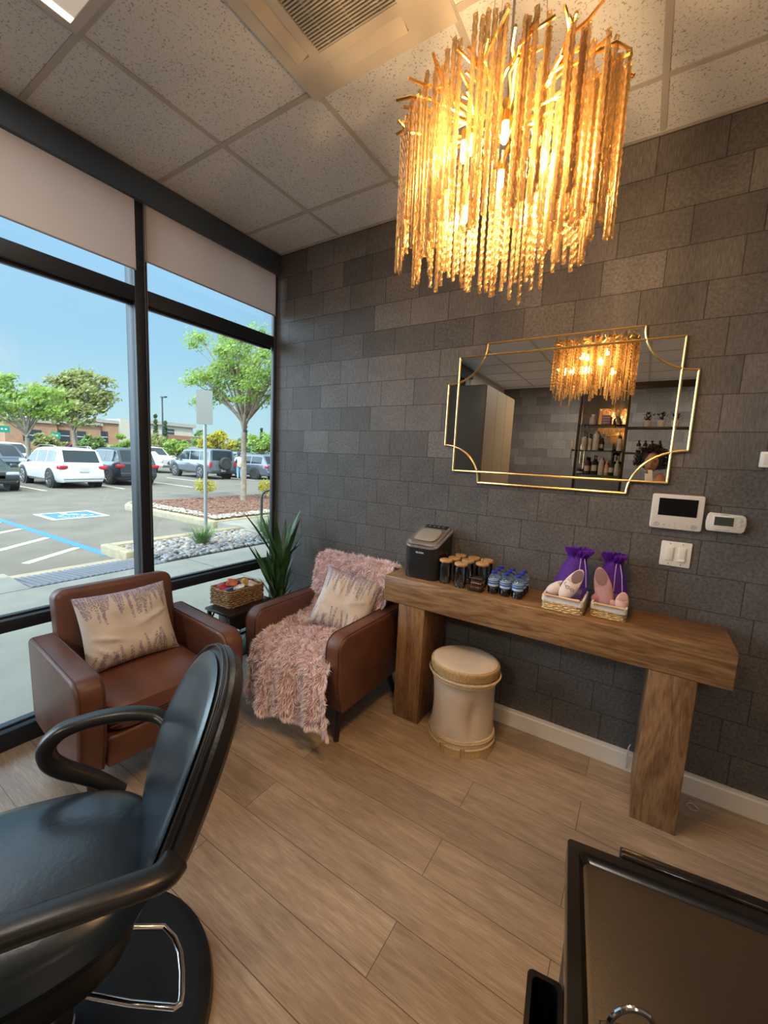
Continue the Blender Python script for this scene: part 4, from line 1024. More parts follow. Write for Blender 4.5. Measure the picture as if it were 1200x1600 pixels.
for x in (-0.071, 0.071):
    q = MB(); q.tube([(x+0.0095*math.cos(2*PI*k/24), -0.0225, -0.062+0.008*math.sin(2*PI*k/24)) for k in range(25)], 0.0009, 5, False); bt = q.build('button_ring', M_INK, t)
    MB().box((x, -0.0222, -0.062), (0.007, 0.001, 0.0025)).build('icon', M_INK, bt, smooth=False)
for x, z in ((-0.042,-0.062),(-0.022,-0.062),(0.0,-0.052),(0.0,-0.062),(0.0,-0.072),(0.022,-0.062),(0.044,-0.062)):
    MB().box((x, -0.0222, z), (0.008 if x == -0.042 else 0.0028, 0.001, 0.0022)).build('icon', M_INK, t, smooth=False)

t = on_wall('thermostat', 'white oval-ended thermostat with small grey screen at the right of the alarm panel', 'thermostat', 2.778, 2.918, 1.277, 1.360)
pl = [(-0.062,-0.0405),(0.056,-0.0405),(0.066,-0.030),(0.070,0.0),(0.066,0.028),(0.056,0.038),(-0.058,0.0415),(-0.066,0.030),(-0.070,0.0),(-0.067,-0.030)]
MB().prism(pl, -0.026, -0.001, 'XZ').build('housing', M_WHITE, t, bevel=0.004)
fr_ = MB().box((-0.008, -0.0265, 0.006), (0.078, 0.003, 0.052)).build('screen_bezel', mat('bezel_white', (0.74, 0.72, 0.67), 0.35), t, bevel=0.002)
MB().box((-0.008, -0.0285, 0.006), (0.066, 0.002, 0.038)).build('screen', mat('lcd_grey', (0.055, 0.065, 0.05), 0.2), fr_, smooth=False)
for x, z in ((0.046,0.014),(0.046,-0.008),(0.058,0.003)): MB().lathe([(0.007,0),(0.006,0.003),(0.0001,0.003)], (0,0,0), 14, mtx=Matrix.Translation((x,-0.026,z)) @ Matrix.Rotation(PI/2, 4, 'X')).build('button', mat('button_beige', (0.55,0.53,0.48), 0.5), t)
for k in range(4): MB().box((-0.032+0.014*k, -0.0265, -0.030), (0.010, 0.003, 0.006)).build('button', MATS['button_beige'], t, bevel=0.001)
text('brand_text', 'Honeywell', 0.0055, M_INK, t, (-0.008, -0.0262, 0.0355), (PI/2, 0, 0), 0.0002)
t = on_wall('light_switch', 'white double switch plate with rocker and dimmer under the alarm panel', 'light switch', 2.628, 2.746, 1.090, 1.207)
MB().prism(rr(0.118, 0.117, 0.005, 3), -0.007, -0.001, 'XZ').build('plate', mat('switch_white', (0.78, 0.74, 0.66), 0.35), t, bevel=0.002)
for x in (-0.024, 0.024):
    MB().box((x, -0.008, 0), (0.034, 0.004, 0.068)).build('insert', MATS['switch_white'], t, bevel=0.001)
MB().box((-0.024, -0.0105, 0.0), (0.028, 0.006, 0.060), (0.05, 0, 0)).build('rocker', MATS['switch_white'], t, bevel=0.0015)
MB().box((0.024, -0.0105, 0.006), (0.026, 0.005, 0.048)).build('rocker', MATS['switch_white'], t, bevel=0.0015)
MB().box((0.024, -0.012, -0.026), (0.026, 0.008, 0.012)).build('dimmer_slide', mat('bright_white', (0.85, 0.83, 0.78), 0.3), t, bevel=0.0015)
for x in (-0.024, 0.024):
    for z in (-0.048, 0.048): MB().lathe([(0.0025,0),(0.002,0.001),(0.0001,0.001)], (0,0,0), 10, mtx=Matrix.Translation((x,-0.0072,z)) @ Matrix.Rotation(PI/2, 4, 'X')).build('screw', M_INK, t)
t = on_wall('wall_sensor', 'small white sensor box on the tiled wall at the right edge of the picture', 'sensor', 2.927, 3.02, 1.566, 1.632)
MB().box((0, -0.012, 0), (0.093, 0.022, 0.066)).build('housing', MATS['bright_white'], t, bevel=0.004)
MB().box((0.0, -0.0235, 0.0), (0.07, 0.002, 0.046)).build('front_plate', M_WHITE, t, bevel=0.0008)

# ================================================================ CHANDELIER
def chandelier():
    cx, cy = 2.115, -1.17; rnd = random.Random(12)
    t = thing('chandelier', 'gold branch chandelier hung with long twisted glass rods, switched on', 'chandelier', (cx, cy, 2.425))
    MG = mat('branch_gold', (0.86, 0.52, 0.16), 0.22, 1.0)
    MGR = bpy.data.materials.new('twisted_glass'); MGR.use_nodes = True; n = MGR.node_tree; n.nodes.clear(); o_ = n.nodes.new('ShaderNodeOutputMaterial')
    tl = n.nodes.new('ShaderNodeBsdfTranslucent'); tl.inputs[0].default_value = (0.31, 0.225, 0.125, 1)
    df = n.nodes.new('ShaderNodeBsdfDiffuse'); df.inputs[0].default_value = (0.19, 0.14, 0.08, 1)
    gl = n.nodes.new('ShaderNodeBsdfGlossy'); gl.inputs[0].default_value = (0.50, 0.40, 0.25, 1); gl.inputs[1].default_value = 0.28
    tr = n.nodes.new('ShaderNodeBsdfTransparent'); tr.inputs[0].default_value = (1.0, 0.90, 0.74, 1)
    a1 = n.nodes.new('ShaderNodeMixShader'); a1.inputs[0].default_value = 0.55; a2 = n.nodes.new('ShaderNodeMixShader'); a2.inputs[0].default_value = 0.38; a3 = n.nodes.new('ShaderNodeMixShader')
    vor = n.nodes.new('ShaderNodeTexVoronoi'); vor.inputs['Scale'].default_value = 170; tx = n.nodes.new('ShaderNodeTexCoord'); mp = n.nodes.new('ShaderNodeMapping'); mp.inputs['Scale'].default_value = (1, 1, 0.42)
    n.links.new(tx.outputs['Object'], mp.inputs[0]); n.links.new(mp.outputs[0], vor.inputs['Vector'])
    mr = n.nodes.new('ShaderNodeMapRange'); mr.inputs[1].default_value = 0.15; mr.inputs[2].default_value = 0.75; mr.inputs[3].default_value = 0.10; mr.inputs[4].default_value = 0.58
    n.links.new(vor.outputs['Distance'], mr.inputs[0]); n.links.new(mr.outputs[0], a3.inputs[0])
    n.links.new(df.outputs[0], a1.inputs[1]); n.links.new(tl.outputs[0], a1.inputs[2]); n.links.new(a1.outputs[0], a2.inputs[1]); n.links.new(gl.outputs[0], a2.inputs[2])
    n.links.new(a2.outputs[0], a3.inputs[1]); n.links.new(tr.outputs[0], a3.inputs[2]); n.links.new(a3.outputs[0], o_.inputs[0])
    # hanging gear
    MB().lathe([(0.065, 0.578), (0.065, 0.589), (0.0001, 0.589)], seg=32).build('ceiling_cup', MG, t)
    for a in (0.5, 2.6, 4.7): MB().tube([(0.06*math.cos(a), 0.06*math.sin(a), 0.583), (0.10*math.cos(a), 0.09*math.sin(a), 0.03)], 0.0012, 5).build('hanging_wire', mat('wire_steel', (0.5, 0.45, 0.4), 0.3, 1.0), t)
    MB().tube([(0, 0, 0.02), (0, 0, 0.58)], 0.0035, 8).build('power_cord', mat('cord_clear', (0.35, 0.30, 0.24), 0.4), t)
    MB().lathe([(0.0001, 0.03), (0.03, 0.028), (0.035, 0.0), (0.03, -0.02), (0.012, -0.05), (0.0001, -0.052)], seg=24).build('hub', MG, t)
    # rods: three loose rings
    proto = []
    for L in (0.28, 0.31, 0.335, 0.365):
        vs = []; fs = []; NR, NSg = 46, 6
        for j in range(NR+1):
            z = -L*j/NR
            for k in range(NSg):
                a = 2*PI*k/NSg+z*95; r = 0.0066*(1.0 if k % 2 else 0.70); vs.append((r*math.cos(a), r*math.sin(a), z))
        for j in range(NR):
            for k in range(NSg): fs.append((j*NSg+k, (j+1)*NSg+k, (j+1)*NSg+(k+1) % NSg, j*NSg+(k+1) % NSg))
        fs.append(tuple(range(NSg))); fs.append(tuple(NR*NSg+k for k in reversed(range(NSg))))
        me = bpy.data.meshes.new('glass_rod'); me.from_pydata(vs, [], fs); me.update(); me.materials.append(MGR); me.shade_smooth(); proto.append((L, me))
    spots = []
    for (rx, ry, n_, gap) in ((0.275, 0.215, 96, 0.05), (0.228, 0.172, 64, 0.10), (0.16, 0.12, 30, 0.2)):
        for i in range(n_):
            a = 2*PI*(i+rnd.uniform(-.28,.28))/n_
            if rnd.random() < gap: continue
            spots.append((rx*math.cos(a)*rnd.uniform(.97,1.03), ry*math.sin(a)*rnd.uniform(.97,1.03), a, rx))
    # bunch them slightly, as the rods hang from branch tips
    tips = []; bundle = []
    rnd2 = random.Random(5); arms = 17
    for i, (x, y, a, rx) in enumerate(spots):
        g = round(a/(2*PI)*arms); ga = g/arms*2*PI; a2 = a+(ga-a)*0.30
        x, y = (x*math.cos(a2-a)-y*math.sin(a2-a), x*math.sin(a2-a)+y*math.cos(a2-a))
        top = -0.02+0.05*rnd.random()+(0.02 if rx > 0.25 else -0.02)+0.02*math.sin(a*3)
        L, me = proto[rnd.randrange(4)]
        tips.append((x, y, top, L, me))
    seen = sorted(range(len(tips)), key=lambda k: tips[k][1]*1.0-tips[k][0]*0.2)   # nearest the window-side viewer first
    extra = MB()
    for c, k in enumerate(seen):
        x, y, top, L, me = tips[k]
        if c < 100:
            o = bpy.data.objects.new('glass_rod', me); COL.objects.link(o); o.parent = t; o.location = (x, y, top); o.rotation_euler[2] = rnd.random()*6
        else:
            mt = Matrix.Translation((x, y, top)) @ Matrix.Rotation(rnd.random()*6, 4, 'Z')
            extra.add([v.co[:] for v in me.vertices], [tuple(p.vertices) for p in me.polygons], mt)
    eo = extra.build('far_glass_rods', MGR, t, kind='stuff')
    # branches: arms from the hub forking out to the tips
    for g in range(arms):
        b = MB(); a = g/arms*2*PI+rnd.uniform(-.08,.08); pts = [(0.02*math.cos(a), 0.02*math.sin(a), -0.005)]
        bend = rnd.uniform(-.35,.35)
        for f in (0.22, 0.42, 0.62, 0.82, 1.0):
            aa = a+bend*f*(1-f)*2+rnd.uniform(-.05,.05); rr_ = 0.275*f; pts.append((rr_*math.cos(aa), rr_*0.80*math.sin(aa), -0.02+0.035*f+rnd.uniform(-.014,.014)))
        b.tube(pts, [0.0065,0.006,0.0055,0.005,0.0045,0.004], 7)
        for k in range(5):
            p = Vector(pts[rnd.choice((2,3,4))]); aa = a+rnd.choice((-1,1))*rnd.uniform(.25,.7); L = rnd.uniform(.05,.12)
            q = p+Vector((math.cos(aa)*L*.5, math.sin(aa)*L*.5, rnd.uniform(-.008,.012))); aa += rnd.uniform(-.5,.5)
            r_ = q+Vector((math.cos(aa)*L*.5, math.sin(aa)*L*.5, rnd.uniform(-.012,.012)))
            if math.hypot(r_.x, r_.y) > 0.30: r_ = Vector((r_.x*0.29/math.hypot(r_.x,r_.y), r_.y*0.29/math.hypot(r_.x,r_.y), r_.z))
            b.tube([p, q, r_], [0.0045,0.004,0.0035], 6)
        b.build('gold_branch', MG, t)
    # lamps: small upright bulbs under gold sockets
    ME = mat('bulb_glow', (1, 0.8, 0.5), 0.4, emit=(1.0, 0.72, 0.36), estr=18)
    for k in range(8):
        a = k/8*2*PI+0.35; r = 0.135 if k % 2 else 0.085
        x, y = r*math.cos(a), r*math.sin(a); z = (-0.05, -0.13, -0.09, -0.17)[k % 4]
        so = MB().cyl((x*0.75, y*0.75, -0.03), (x, y, z+0.028), 0.0035, 0.0035, 8); so.cyl((x, y, z+0.045), (x, y, z+0.02), 0.009, 0.010, 14); s_ = so.build('lamp_socket', MG, t)
        MB().lathe([(0.0001,-0.028),(0.005,-0.026),(0.0085,-0.018),(0.0085,0.018),(0.006,0.022)], (x, y, z), 14).build('bulb', ME, s_)
        l = bpy.data.lights.new('bulb_light', 'POINT'); l.energy = CHAND_W; l.color = (1.0, 0.62, 0.28); l.shadow_soft_size = 0.012
        lo = bpy.data.objects.new('bulb_light', l); COL.objects.link(lo); lo.parent = t; lo.location = (x*1.14, y*1.14, z-0.012)
chandelier()

# ================================================================ SALON CHAIR (foreground left)
def salon_chair():
    t = thing('salon_chair', 'black padded salon styling chair with looped arms on a round base', 'salon chair', (1.41, -2.02, 0), math.radians(-28))
    MV = mat('black_vinyl', (0.018, 0.027, 0.038), 0.26, bump=0.06, bscale=70, spec=0.6)
    MVS = mat('black_side_vinyl', (0.018, 0.016, 0.016), 0.38, bump=0.12, bscale=120)
    MA = mat('black_arm', (0.014, 0.014, 0.015), 0.33, bump=0.03, bscale=200)
    def sup(a, b, n):
        def f(th):
            c, s = math.cos(th), math.sin(th); k = (abs(c/a)**n+abs(s/b)**n)**(-1/n); return (c*k, s*k)
        return f
    # seat: wide at the front, domed
    def so(th):
        x, y = sup(0.262, 0.285, 3.0)(th); return (x*(1-0.10*(y/0.285)), y)
    def smap(a, b, tt):
        return (a, b-0.035, 0.475+tt-0.015*(b/0.285)**2*(1 if tt > 0 else 0)+0.010*math.cos(a*6)*(1 if tt > 0 else 0)-0.02*max(0, -b/0.285-0.5))
    MB().pad(so, 0.13, smap, nr=16, nt=80, pw=5).build('seat', MV, t)
    # shell below the seat that carries the back
    MB().pad(lambda th: tuple(0.93*q for q in so(th)), 0.20, lambda a, b, tt: (a*(1 if tt > 0 else 0.84), (b if tt > 0 else b*0.84)-0.02, 0.365+tt), nr=10, nt=64, pw=5).build('seat_shell', MVS, t)
    # back: rounded egg, curved around the sitter, thick piped side band
    def bo(th):
        c, s = math.cos(th), math.sin(th)
        x, y = sup(0.228, 0.290, 2.3)(th); return (x*(1.0+0.03*(y/0.285)-0.12*max(0, -y/0.285)**2), y)
    def bmap(a, b, tt):
        f = (b+0.285)/0.57; y = 0.225+0.18*f+0.03*f*f - 0.42*a*a; z = 0.405+0.565*f
        n = Vector((1.1*a, 1, -0.36)).normalized()
        return (a+n.x*tt, y+n.y*tt, z+n.z*tt)
    MB().pad(bo, 0.088, bmap, nr=16, nt=96, pw=9).build('backrest', MVS, t)
    MB().pad(lambda th: tuple(0.93*q for q in bo(th)), 0.030, lambda a, b, tt: tuple(Vector(bmap(a, b, -0.038))+Vector((0,-1,0.3))*tt*0.9), nr=14, nt=96, pw=5).build('back_cushion', MV, t)
    for k, (off, sc) in enumerate(((-0.030, 0.992), (-0.020, 1.002))):
        pts = []
        for q in range(97):
            a, b = bo(2*PI*q/96); pts.append(bmap(a*sc*0.995, b*sc*0.995, off))
        MB().tube(pts, 0.0030, 6, False).build('piping', mat('piping_dark', (0.03, 0.022, 0.018), 0.4), t)
    # arms: flattened loops from the back, over, curling down and back to the seat side
    for s in (-1, 1):
        P = [(0.262, 0.275, 0.655), (0.30, 0.245, 0.672), (0.312, 0.15, 0.690), (0.315, 0.03, 0.702), (0.312, -0.09, 0.704), (0.305, -0.19, 0.690), (0.300, -0.245, 0.650), (0.298, -0.250, 0.600), (0.296, -0.215, 0.550), (0.292, -0.15, 0.500), (0.280, -0.08, 0.455), (0.262, -0.02, 0.425)]
        if s < 0: P = [(0.200, 0.285, 0.665), (0.245, 0.25, 0.690), (0.262, 0.18, 0.708), (0.270, 0.10, 0.712), (0.272, 0.03, 0.704), (0.272, -0.005, 0.688), (0.272, -0.030, 0.655), (0.272, -0.025, 0.612), (0.272, 0.005, 0.575), (0.272, 0.05, 0.540), (0.268, 0.10, 0.500), (0.258, 0.15, 0.455)]
        # smooth by Catmull-Rom
        V = [Vector((s*x, y, z)) for x, y, z in P]; S = []
        for i in range(len(V)-1):
            p0, p1, p2, p3 = V[max(i-1,0)], V[i], V[i+1], V[min(i+2,len(V)-1)]
            for k in range(6):
                f = k/6; S.append(0.5*((2*p1)+(-p0+p2)*f+(2*p0-5*p1+4*p2-p3)*f*f+(-p0+3*p1-3*p2+p3)*f**3))
        S.append(V[-1]); n = len(S)
        mb = MB(); vs = []; fs = []; NS = 20
        for i, p in enumerate(S):
            d = (S[min(i+1,n-1)]-S[max(i-1,0)]).normalized(); sx = Vector((1,0,0)); sx = (sx-d*sx.dot(d)).normalized(); up = sx.cross(d).normalized()
            f = i/(n-1); wide = 0.030-0.006*f; thin = 0.017+0.007*math.sin(PI*min(1, max(0, (f-0.3)/0.7)))
            for k in range(NS):
                a = 2*PI*k/NS; c_, s_ = math.cos(a), math.sin(a); ex = 0.75
                vs.append(tuple(p+sx*wide*math.copysign(abs(c_)**ex, c_)+up*thin*math.copysign(abs(s_)**ex, s_)))
        for i in range(n-1):
            for k in range(NS): fs.append((i*NS+k, i*NS+(k+1) % NS, (i+1)*NS+(k+1) % NS, (i+1)*NS+k))
        fs.append(tuple(range(NS))); fs.append(tuple((n-1)*NS+k for k in reversed(range(NS))))
        mb.add(vs, fs).build('armrest', MA, t, angle=1.0)
    # hydraulic column, base and pump lever
    MB().lathe([(0.0001, 0.33), (0.09, 0.33), (0.09, 0.315), (0.03, 0.31), (0.03, 0.18), (0.045, 0.178), (0.045, 0.05), (0.06, 0.045)], seg=32).build('column', M_CHROME, t)
    MB().lathe([(0.372, 0.0), (0.378, 0.008), (0.372, 0.028), (0.352, 0.034), (0.335, 0.030), (0.10, 0.048), (0.0001, 0.05)], seg=96).build('base', mat('base_black', (0.012, 0.012, 0.013), 0.22), t)
    inv = Matrix.Rotation(math.radians(28), 3, 'Z')
    W = [(1.43, -1.93, 0.24), (1.47, -1.85, 0.215), (1.515, -1.79, 0.185), (1.56, -1.785, 0.176), (1.60, -1.793, 0.172), (1.645, -1.815, 0.172), (1.688, -1.842, 0.172), (1.700, -1.853, 0.172), (1.696, -1.864, 0.172), (1.60, -1.92, 0.172), (1.47, -1.985, 0.172)]
    MB().tube([tuple(inv @ (Vector(q)-Vector((1.41, -2.02, 0)))) for q in W], 0.0075, 12).build('pump_lever', M_CHROME, t)
salon_chair()

# ================================================================ ROLLING TROLLEY (lower right corner)
def trolley():
    t = thing('salon_trolley', 'black plastic salon trolley with a rimmed brown top tray', 'trolley', (2.476, -1.562, 0), math.radians(8.0))
    M = mat('gloss_black', (0.010, 0.009, 0.009), 0.12, bump=0.02, bscale=8)
    MT = mat('tray_mat', (0.028, 0.020, 0.014), 0.50, bump=0.08, bscale=300)
    W, D, Z = 0.34, 0.42, 0.85
    def ring(x0, y0, x1, y1, r, z): return [(x, y, z) for x, y in rr(x1-x0, y1-y0, r, 5, (x0+x1)/2, (y0+y1)/2)]
    n = 24; L = [ring(0, -D, W, 0, 0.006, Z-0.05), ring(0, -D, W, 0, 0.006, Z-0.002), ring(0.001, -D+0.001, W-0.001, -0.001, 0.006, Z), ring(0.018, -D+0.018, W-0.018, -0.018, 0.010, Z),
                 ring(0.021, -D+0.021, W-0.021, -0.021, 0.012, Z-0.006), ring(0.026, -D+0.026, W-0.026, -0.026, 0.012, Z-0.012)]
    vs = [p for l in L for p in l]; fs = [(j*n+k, j*n+(k+1) % n, (j+1)*n+(k+1) % n, (j+1)*n+k) for j in range(len(L)-1) for k in range(n)]
    MB().add(vs, fs).build('top_rim', M, t, angle=0.5)
    MB().prism(rr(W-0.050, D-0.050, 0.012, 5, W/2, -D/2), Z-0.030, Z-0.0125).build('tray_mat', MT, t, bevel=0.001)
    # push handle lip along the far edge
    MB().box2((0.085, 0.0, Z-0.035), (W-0.01, 0.020, Z+0.006)).build('handle_lip', M, t, bevel=0.004)
    # carcase, drawers, side bin, castors
    MB().box2((0.012, -D+0.012, 0.10), (W-0.012, -0.012, Z-0.05)).build('carcase', mat('matt_black', (0.014, 0.013, 0.013), 0.45), t, bevel=0.004)
    for k in range(4):
        d = MB().box2((0.03, -D-0.002, 0.13+0.165*k), (W-0.03, -D+0.012, 0.13+0.165*k+0.15)).build('drawer', M, t, bevel=0.004)
        MB().box2((0.12, -D-0.016, 0.24+0.165*k), (W-0.12, -D-0.002, 0.255+0.165*k)).build('handle', M_CHROME, d, bevel=0.002)
    b = MB(); ii = ring(-0.058, -0.34, 0.010, -0.085, 0.010, 0); L = []
    for (ins, z) in ((0.004, 0.55), (0, 0.66), (0, 0.668), (0.008, 0.668), (0.010, 0.56)):
        L.append(ring(-0.045+ins, -0.33+ins, 0.011-ins, -0.098-ins, 0.010, z))
    vs = [p for l in L for p in l]; fs = [(j*n+k, j*n+(k+1) % n, (j+1)*n+(k+1) % n, (j+1)*n+k) for j in range(4) for k in range(n)]+[tuple(reversed(range(n))), tuple(4*n+k for k in range(n))]
    b.add(vs, fs).build('side_bin', M, t, angle=0.5)
    for sx in (0.04, W-0.04):
        for sy in (-D+0.04, -0.04):
            MB().cyl((sx-0.011, sy, 0.03), (sx+0.011, sy, 0.03), 0.03, 0.03, 20).cyl((sx, sy, 0.05), (sx, sy, 0.11), 0.008, 0.008, 8).build('castor', mat('castor_grey', (0.06, 0.06, 0.06), 0.5), t)
    return t
trolley()
# chrome tool ring standing on the trolley top
rz = math.radians(8.0); mb = MB(); pts = []
for k in range(21):
    a = PI*k/20; pts.append((0.027*math.cos(a), 0.0, 0.006+0.032*math.sin(a)))
mb.tube([(0.027, 0, -0.0)]+pts+[(-0.027, 0, -0.0)], 0.0035, 10)
t = thing('holder_ring', 'curved chrome holder ring standing on the black trolley top', 'tool holder', (2.583, -1.795, 0.8378), 0.45)
mb.build('ring', M_CHROME, t); MB().box((0.0, 0, 0.002), (0.07, 0.014, 0.004)).build('foot', M_BLACK, t, bevel=0.001)
MB().lathe([(0.0055, -0.004), (0.0055, 0.006), (0.0001, 0.007)], (0.027, 0, 0.006), 14).build('tip', M_BLACK, t)

# ================================================================ THE FAR HALF OF THE ROOM (seen in the mirror)
M_CAB = mat('cabinet_grey', (0.11, 0.105, 0.10), 0.45)
t = thing('tall_cabinet', 'tall flat-fronted grey storage cabinet beside the windows in the mirror view', 'cabinet', (0.315, -3.9, 0))
MB().box((0, 0, 1.31), (0.57, 1.38, 2.58)).build('body', M_CAB, t, bevel=0.003)
MB().box((0, 0, 0.01), (0.53, 1.34, 0.02)).build('plinth', M_BLACK, t)
for k in range(2):
    z0, z1 = ((0.03, 1.37), (1.38, 2.59))[k]
    d = MB().box((0, 0.699, (z0+z1)/2), (0.562, 0.018, z1-z0)).build('door', M_CAB, t, bevel=0.002)
    MB().box((-0.22, 0.718, 1.28 if k == 0 else 1.52), (0.012, 0.02, 0.14)).build('handle', M_BLACK, d, bevel=0.003)
for k in range(3): MB().box((0.289, -0.46+0.46*k, 1.31), (0.012, 0.452, 2.56)).build('side_panel', mat('cabinet_brown', (0.17, 0.115, 0.062), 0.6, 0.0), t, smooth=False)  # side panels brown against the grey front

# glass-shelved display with mirrored back
t = thing('display_shelf', 'black-framed display unit with glass shelves and mirrored back seen in the mirror', 'shelf unit', (2.35, -3.02, 0))
mb = MB()
XL, XM, XR = -0.53, -0.045, 0.62
MF = mat('frame_bronze', (0.035, 0.028, 0.020), 0.35, 0.5)
for x in (XL, XM, XR): MB().box((x, 0, 1.24), (0.025, 0.06, 2.48)).build('post', MF, t, bevel=0.002)
MB().box(((XL+XR)/2, 0, 2.45), (XR-XL+0.02, 0.07, 0.07)).build('header', MF, t, bevel=0.002)
MB().box(((XL+XR)/2, 0, 0.05), (XR-XL+0.02, 0.20, 0.10)).build('base_rail', MF, t, bevel=0.002)
MB().box(((XL+XM)/2, -0.04, 1.26), (XM-XL-0.03, 0.006, 2.32)).build('mirror_back', mat('back_mirror', (0.70, 0.70, 0.68), 0.01, 1.0), t, smooth=False)
M_SG = mat_mix('shelf_glass', (0.72, 0.88, 0.80), 0.03, fres=1.5)
shelf_z = (1.46, 1.735, 2.02)
for z in shelf_z: MB().box(((XL+XM)/2, 0.055, z), (XM-XL-0.02, 0.18, 0.008)).build('glass_shelf', M_SG, t, smooth=False)
for z in (1.72, 1.99): MB().box(((XM+XR)/2, 0.055, z), (XR-XM-0.02, 0.18, 0.018)).build('wood_shelf', mat('shelf_dark', (0.05, 0.032, 0.022), 0.5), t, bevel=0.002)
MB().box((XL-0.055, 0.02, 1.74), (0.014, 0.014, 0.22)).build('gold_handle', mat('gold_frame', (0.83, 0.60, 0.27), 0.25, 1.0), t, bevel=0.003)
MB().box((XL-0.035, 0.0, 1.74), (0.03, 0.02, 0.02)).build('handle_mount', MF, t)
def product(name, label, cat, x, z, r, h, col, capc, y=-2.955, shape='bottle', group='hair products on the glass shelves'):
    t = thing(name, label, cat, (x, y, z+0.0045), 0, group)
    mc = mat('prod_%d_%d_%d' % tuple(int(q*99) for q in col), col, 0.3); mk = mat('prod_%d_%d_%d' % tuple(int(q*99) for q in capc), capc, 0.3)
    if shape == 'can': pr = [(0.0001, 0), (r, 0.001), (r, h*0.80), (r*0.8, h*0.84), (r*0.55, h*0.86)]; cp = [(r*0.5, h*0.86), (r*0.55, h*0.95), (r*0.3, h), (0.0001, h)]
    elif shape == 'jar': pr = [(0.0001, 0), (r, 0.001), (r, h*0.7)]; cp = [(r*1.02, h*0.7), (r*1.02, h), (0.0001, h)]
    elif shape == 'pump': pr = [(0.0001, 0), (r, 0.001), (r, h*0.66), (r*0.6, h*0.72), (r*0.35, h*0.74)]; cp = [(r*0.4, h*0.74), (r*0.4, h*0.82), (r*0.15, h*0.83), (r*0.15, h*0.95), (r*0.5, h*0.96), (r*0.5, h), (0.0001, h)]
    else: pr = [(0.0001, 0), (r*0.95, 0.001), (r, 0.01), (r, h*0.68), (r*0.85, h*0.76), (r*0.45, h*0.82)]; cp = [(r*0.5, h*0.82), (r*0.5, h), (0.0001, h)]
    MB().lathe(pr, seg=20).build('body', mc, t); MB().lathe(cp, seg=16).build('cap', mk, t)
    MB().lathe([(r+0.0006, h*0.2), (r+0.0006, h*0.5)], seg=20).build('label', mat('prod_label', (0.5, 0.45, 0.42), 0.5), t)
    return t
BK, WT, SV, PK, CP = (0.015, 0.013, 0.013), (0.62, 0.58, 0.52), (0.45, 0.43, 0.38), (0.48, 0.26, 0.45), (0.55, 0.26, 0.12)
D1, D2, D3 = shelf_z
product('hairspray_can', 'white spray can with black cap, left end of the middle glass shelf', 'spray can', 1.90, D2, 0.026, 0.21, WT, BK, shape='pump')
product('hairspray_can', 'second white spray can from the left on the middle glass shelf', 'spray can', 1.955, D2, 0.024, 0.19, WT, BK, shape='pump', y=-2.985)
product('hairspray_can', 'silver spray can standing tallest on the middle glass shelf', 'spray can', 2.02, D2, 0.031, 0.225, SV, SV, shape='can')
product('product_bottle', 'dark bottle behind the silver can on the middle glass shelf', 'bottle', 2.075, D2, 0.02, 0.15, BK, BK, y=-2.99)
product('product_bottle', 'white bottle with black cap at the right end of the middle glass shelf', 'bottle', 2.255, D2, 0.024, 0.17, WT, BK)
product('product_bottle', 'dark plum bottle on the lower glass shelf, leftmost', 'bottle', 1.955, D1, 0.027, 0.20, (0.07, 0.03, 0.05), BK)
product('product_bottle', 'black pump bottle on the lower glass shelf between plum and pink bottles', 'bottle', 2.03, D1, 0.027, 0.22, BK, BK, shape='pump')
product('product_bottle', 'pink-topped pale bottle on the lower glass shelf', 'bottle', 2.10, D1, 0.028, 0.20, (0.45, 0.40, 0.42), PK, shape='can')
product('product_bottle', 'copper coloured bottle on the lower glass shelf', 'bottle', 2.155, D1, 0.022, 0.15, CP, CP)
product('product_bottle', 'tall dark bottle right of the copper one on the lower glass shelf', 'bottle', 2.20, D1, 0.022, 0.18, BK, BK)
product('product_bottle', 'clear silver bottle at the right end of the lower glass shelf', 'bottle', 2.255, D1, 0.022, 0.17, SV, SV)
product('styling_jar', 'black round styling jar at the left end of the lower glass shelf', 'jar', 1.885, D1, 0.034, 0.06, BK, BK, shape='jar')
product('perfume_bottle', 'pink round perfume bottle with ball stopper on the top glass shelf', 'perfume', 1.965, D3, 0.034, 0.12, (0.5, 0.33, 0.30), (0.62, 0.55, 0.5), group='things on the top glass shelf')
t = thing('gift_box', 'small purple and pink box standing in the middle of the top glass shelf', 'box', (2.10, -2.955, D3+0.0045), 0, 'things on the top glass shelf')
MB().box((0, 0, 0.055), (0.085, 0.04, 0.11)).build('carton', mat('box_purple', (0.23, 0.13, 0.22), 0.6), t, bevel=0.001)
for k in range(3): MB().box((0, 0.0205, 0.025+0.028*k), (0.07, 0.001, 0.008)).build('stripe', mat('box_cream', (0.55, 0.42, 0.32), 0.6), t, smooth=False)
t = thing('reed_diffuser', 'glass reed diffuser with a fan of sticks on the top glass shelf', 'diffuser', (2.21, -2.955, D3+0.0045), 0, 'things on the top glass shelf')
MB().lathe([(0.0001, 0), (0.038, 0.001), (0.038, 0.06), (0.028, 0.075), (0.014, 0.08), (0.014, 0.095)], seg=24).build('flask', M_CLEAR, t)
MB().lathe([(0.016, 0.095), (0.016, 0.105), (0.006, 0.105)], seg=16).build('collar', M_CHROME, t)
for k in range(7): MB().tube([(0, 0, 0.02), ((k-3)*0.016, 0.008*((k % 3)-1), 0.24)], 0.0022, 5).build('reed', mat('reed_tan', (0.48, 0.33, 0.18), 0.7), t)
rnd = random.Random(33)
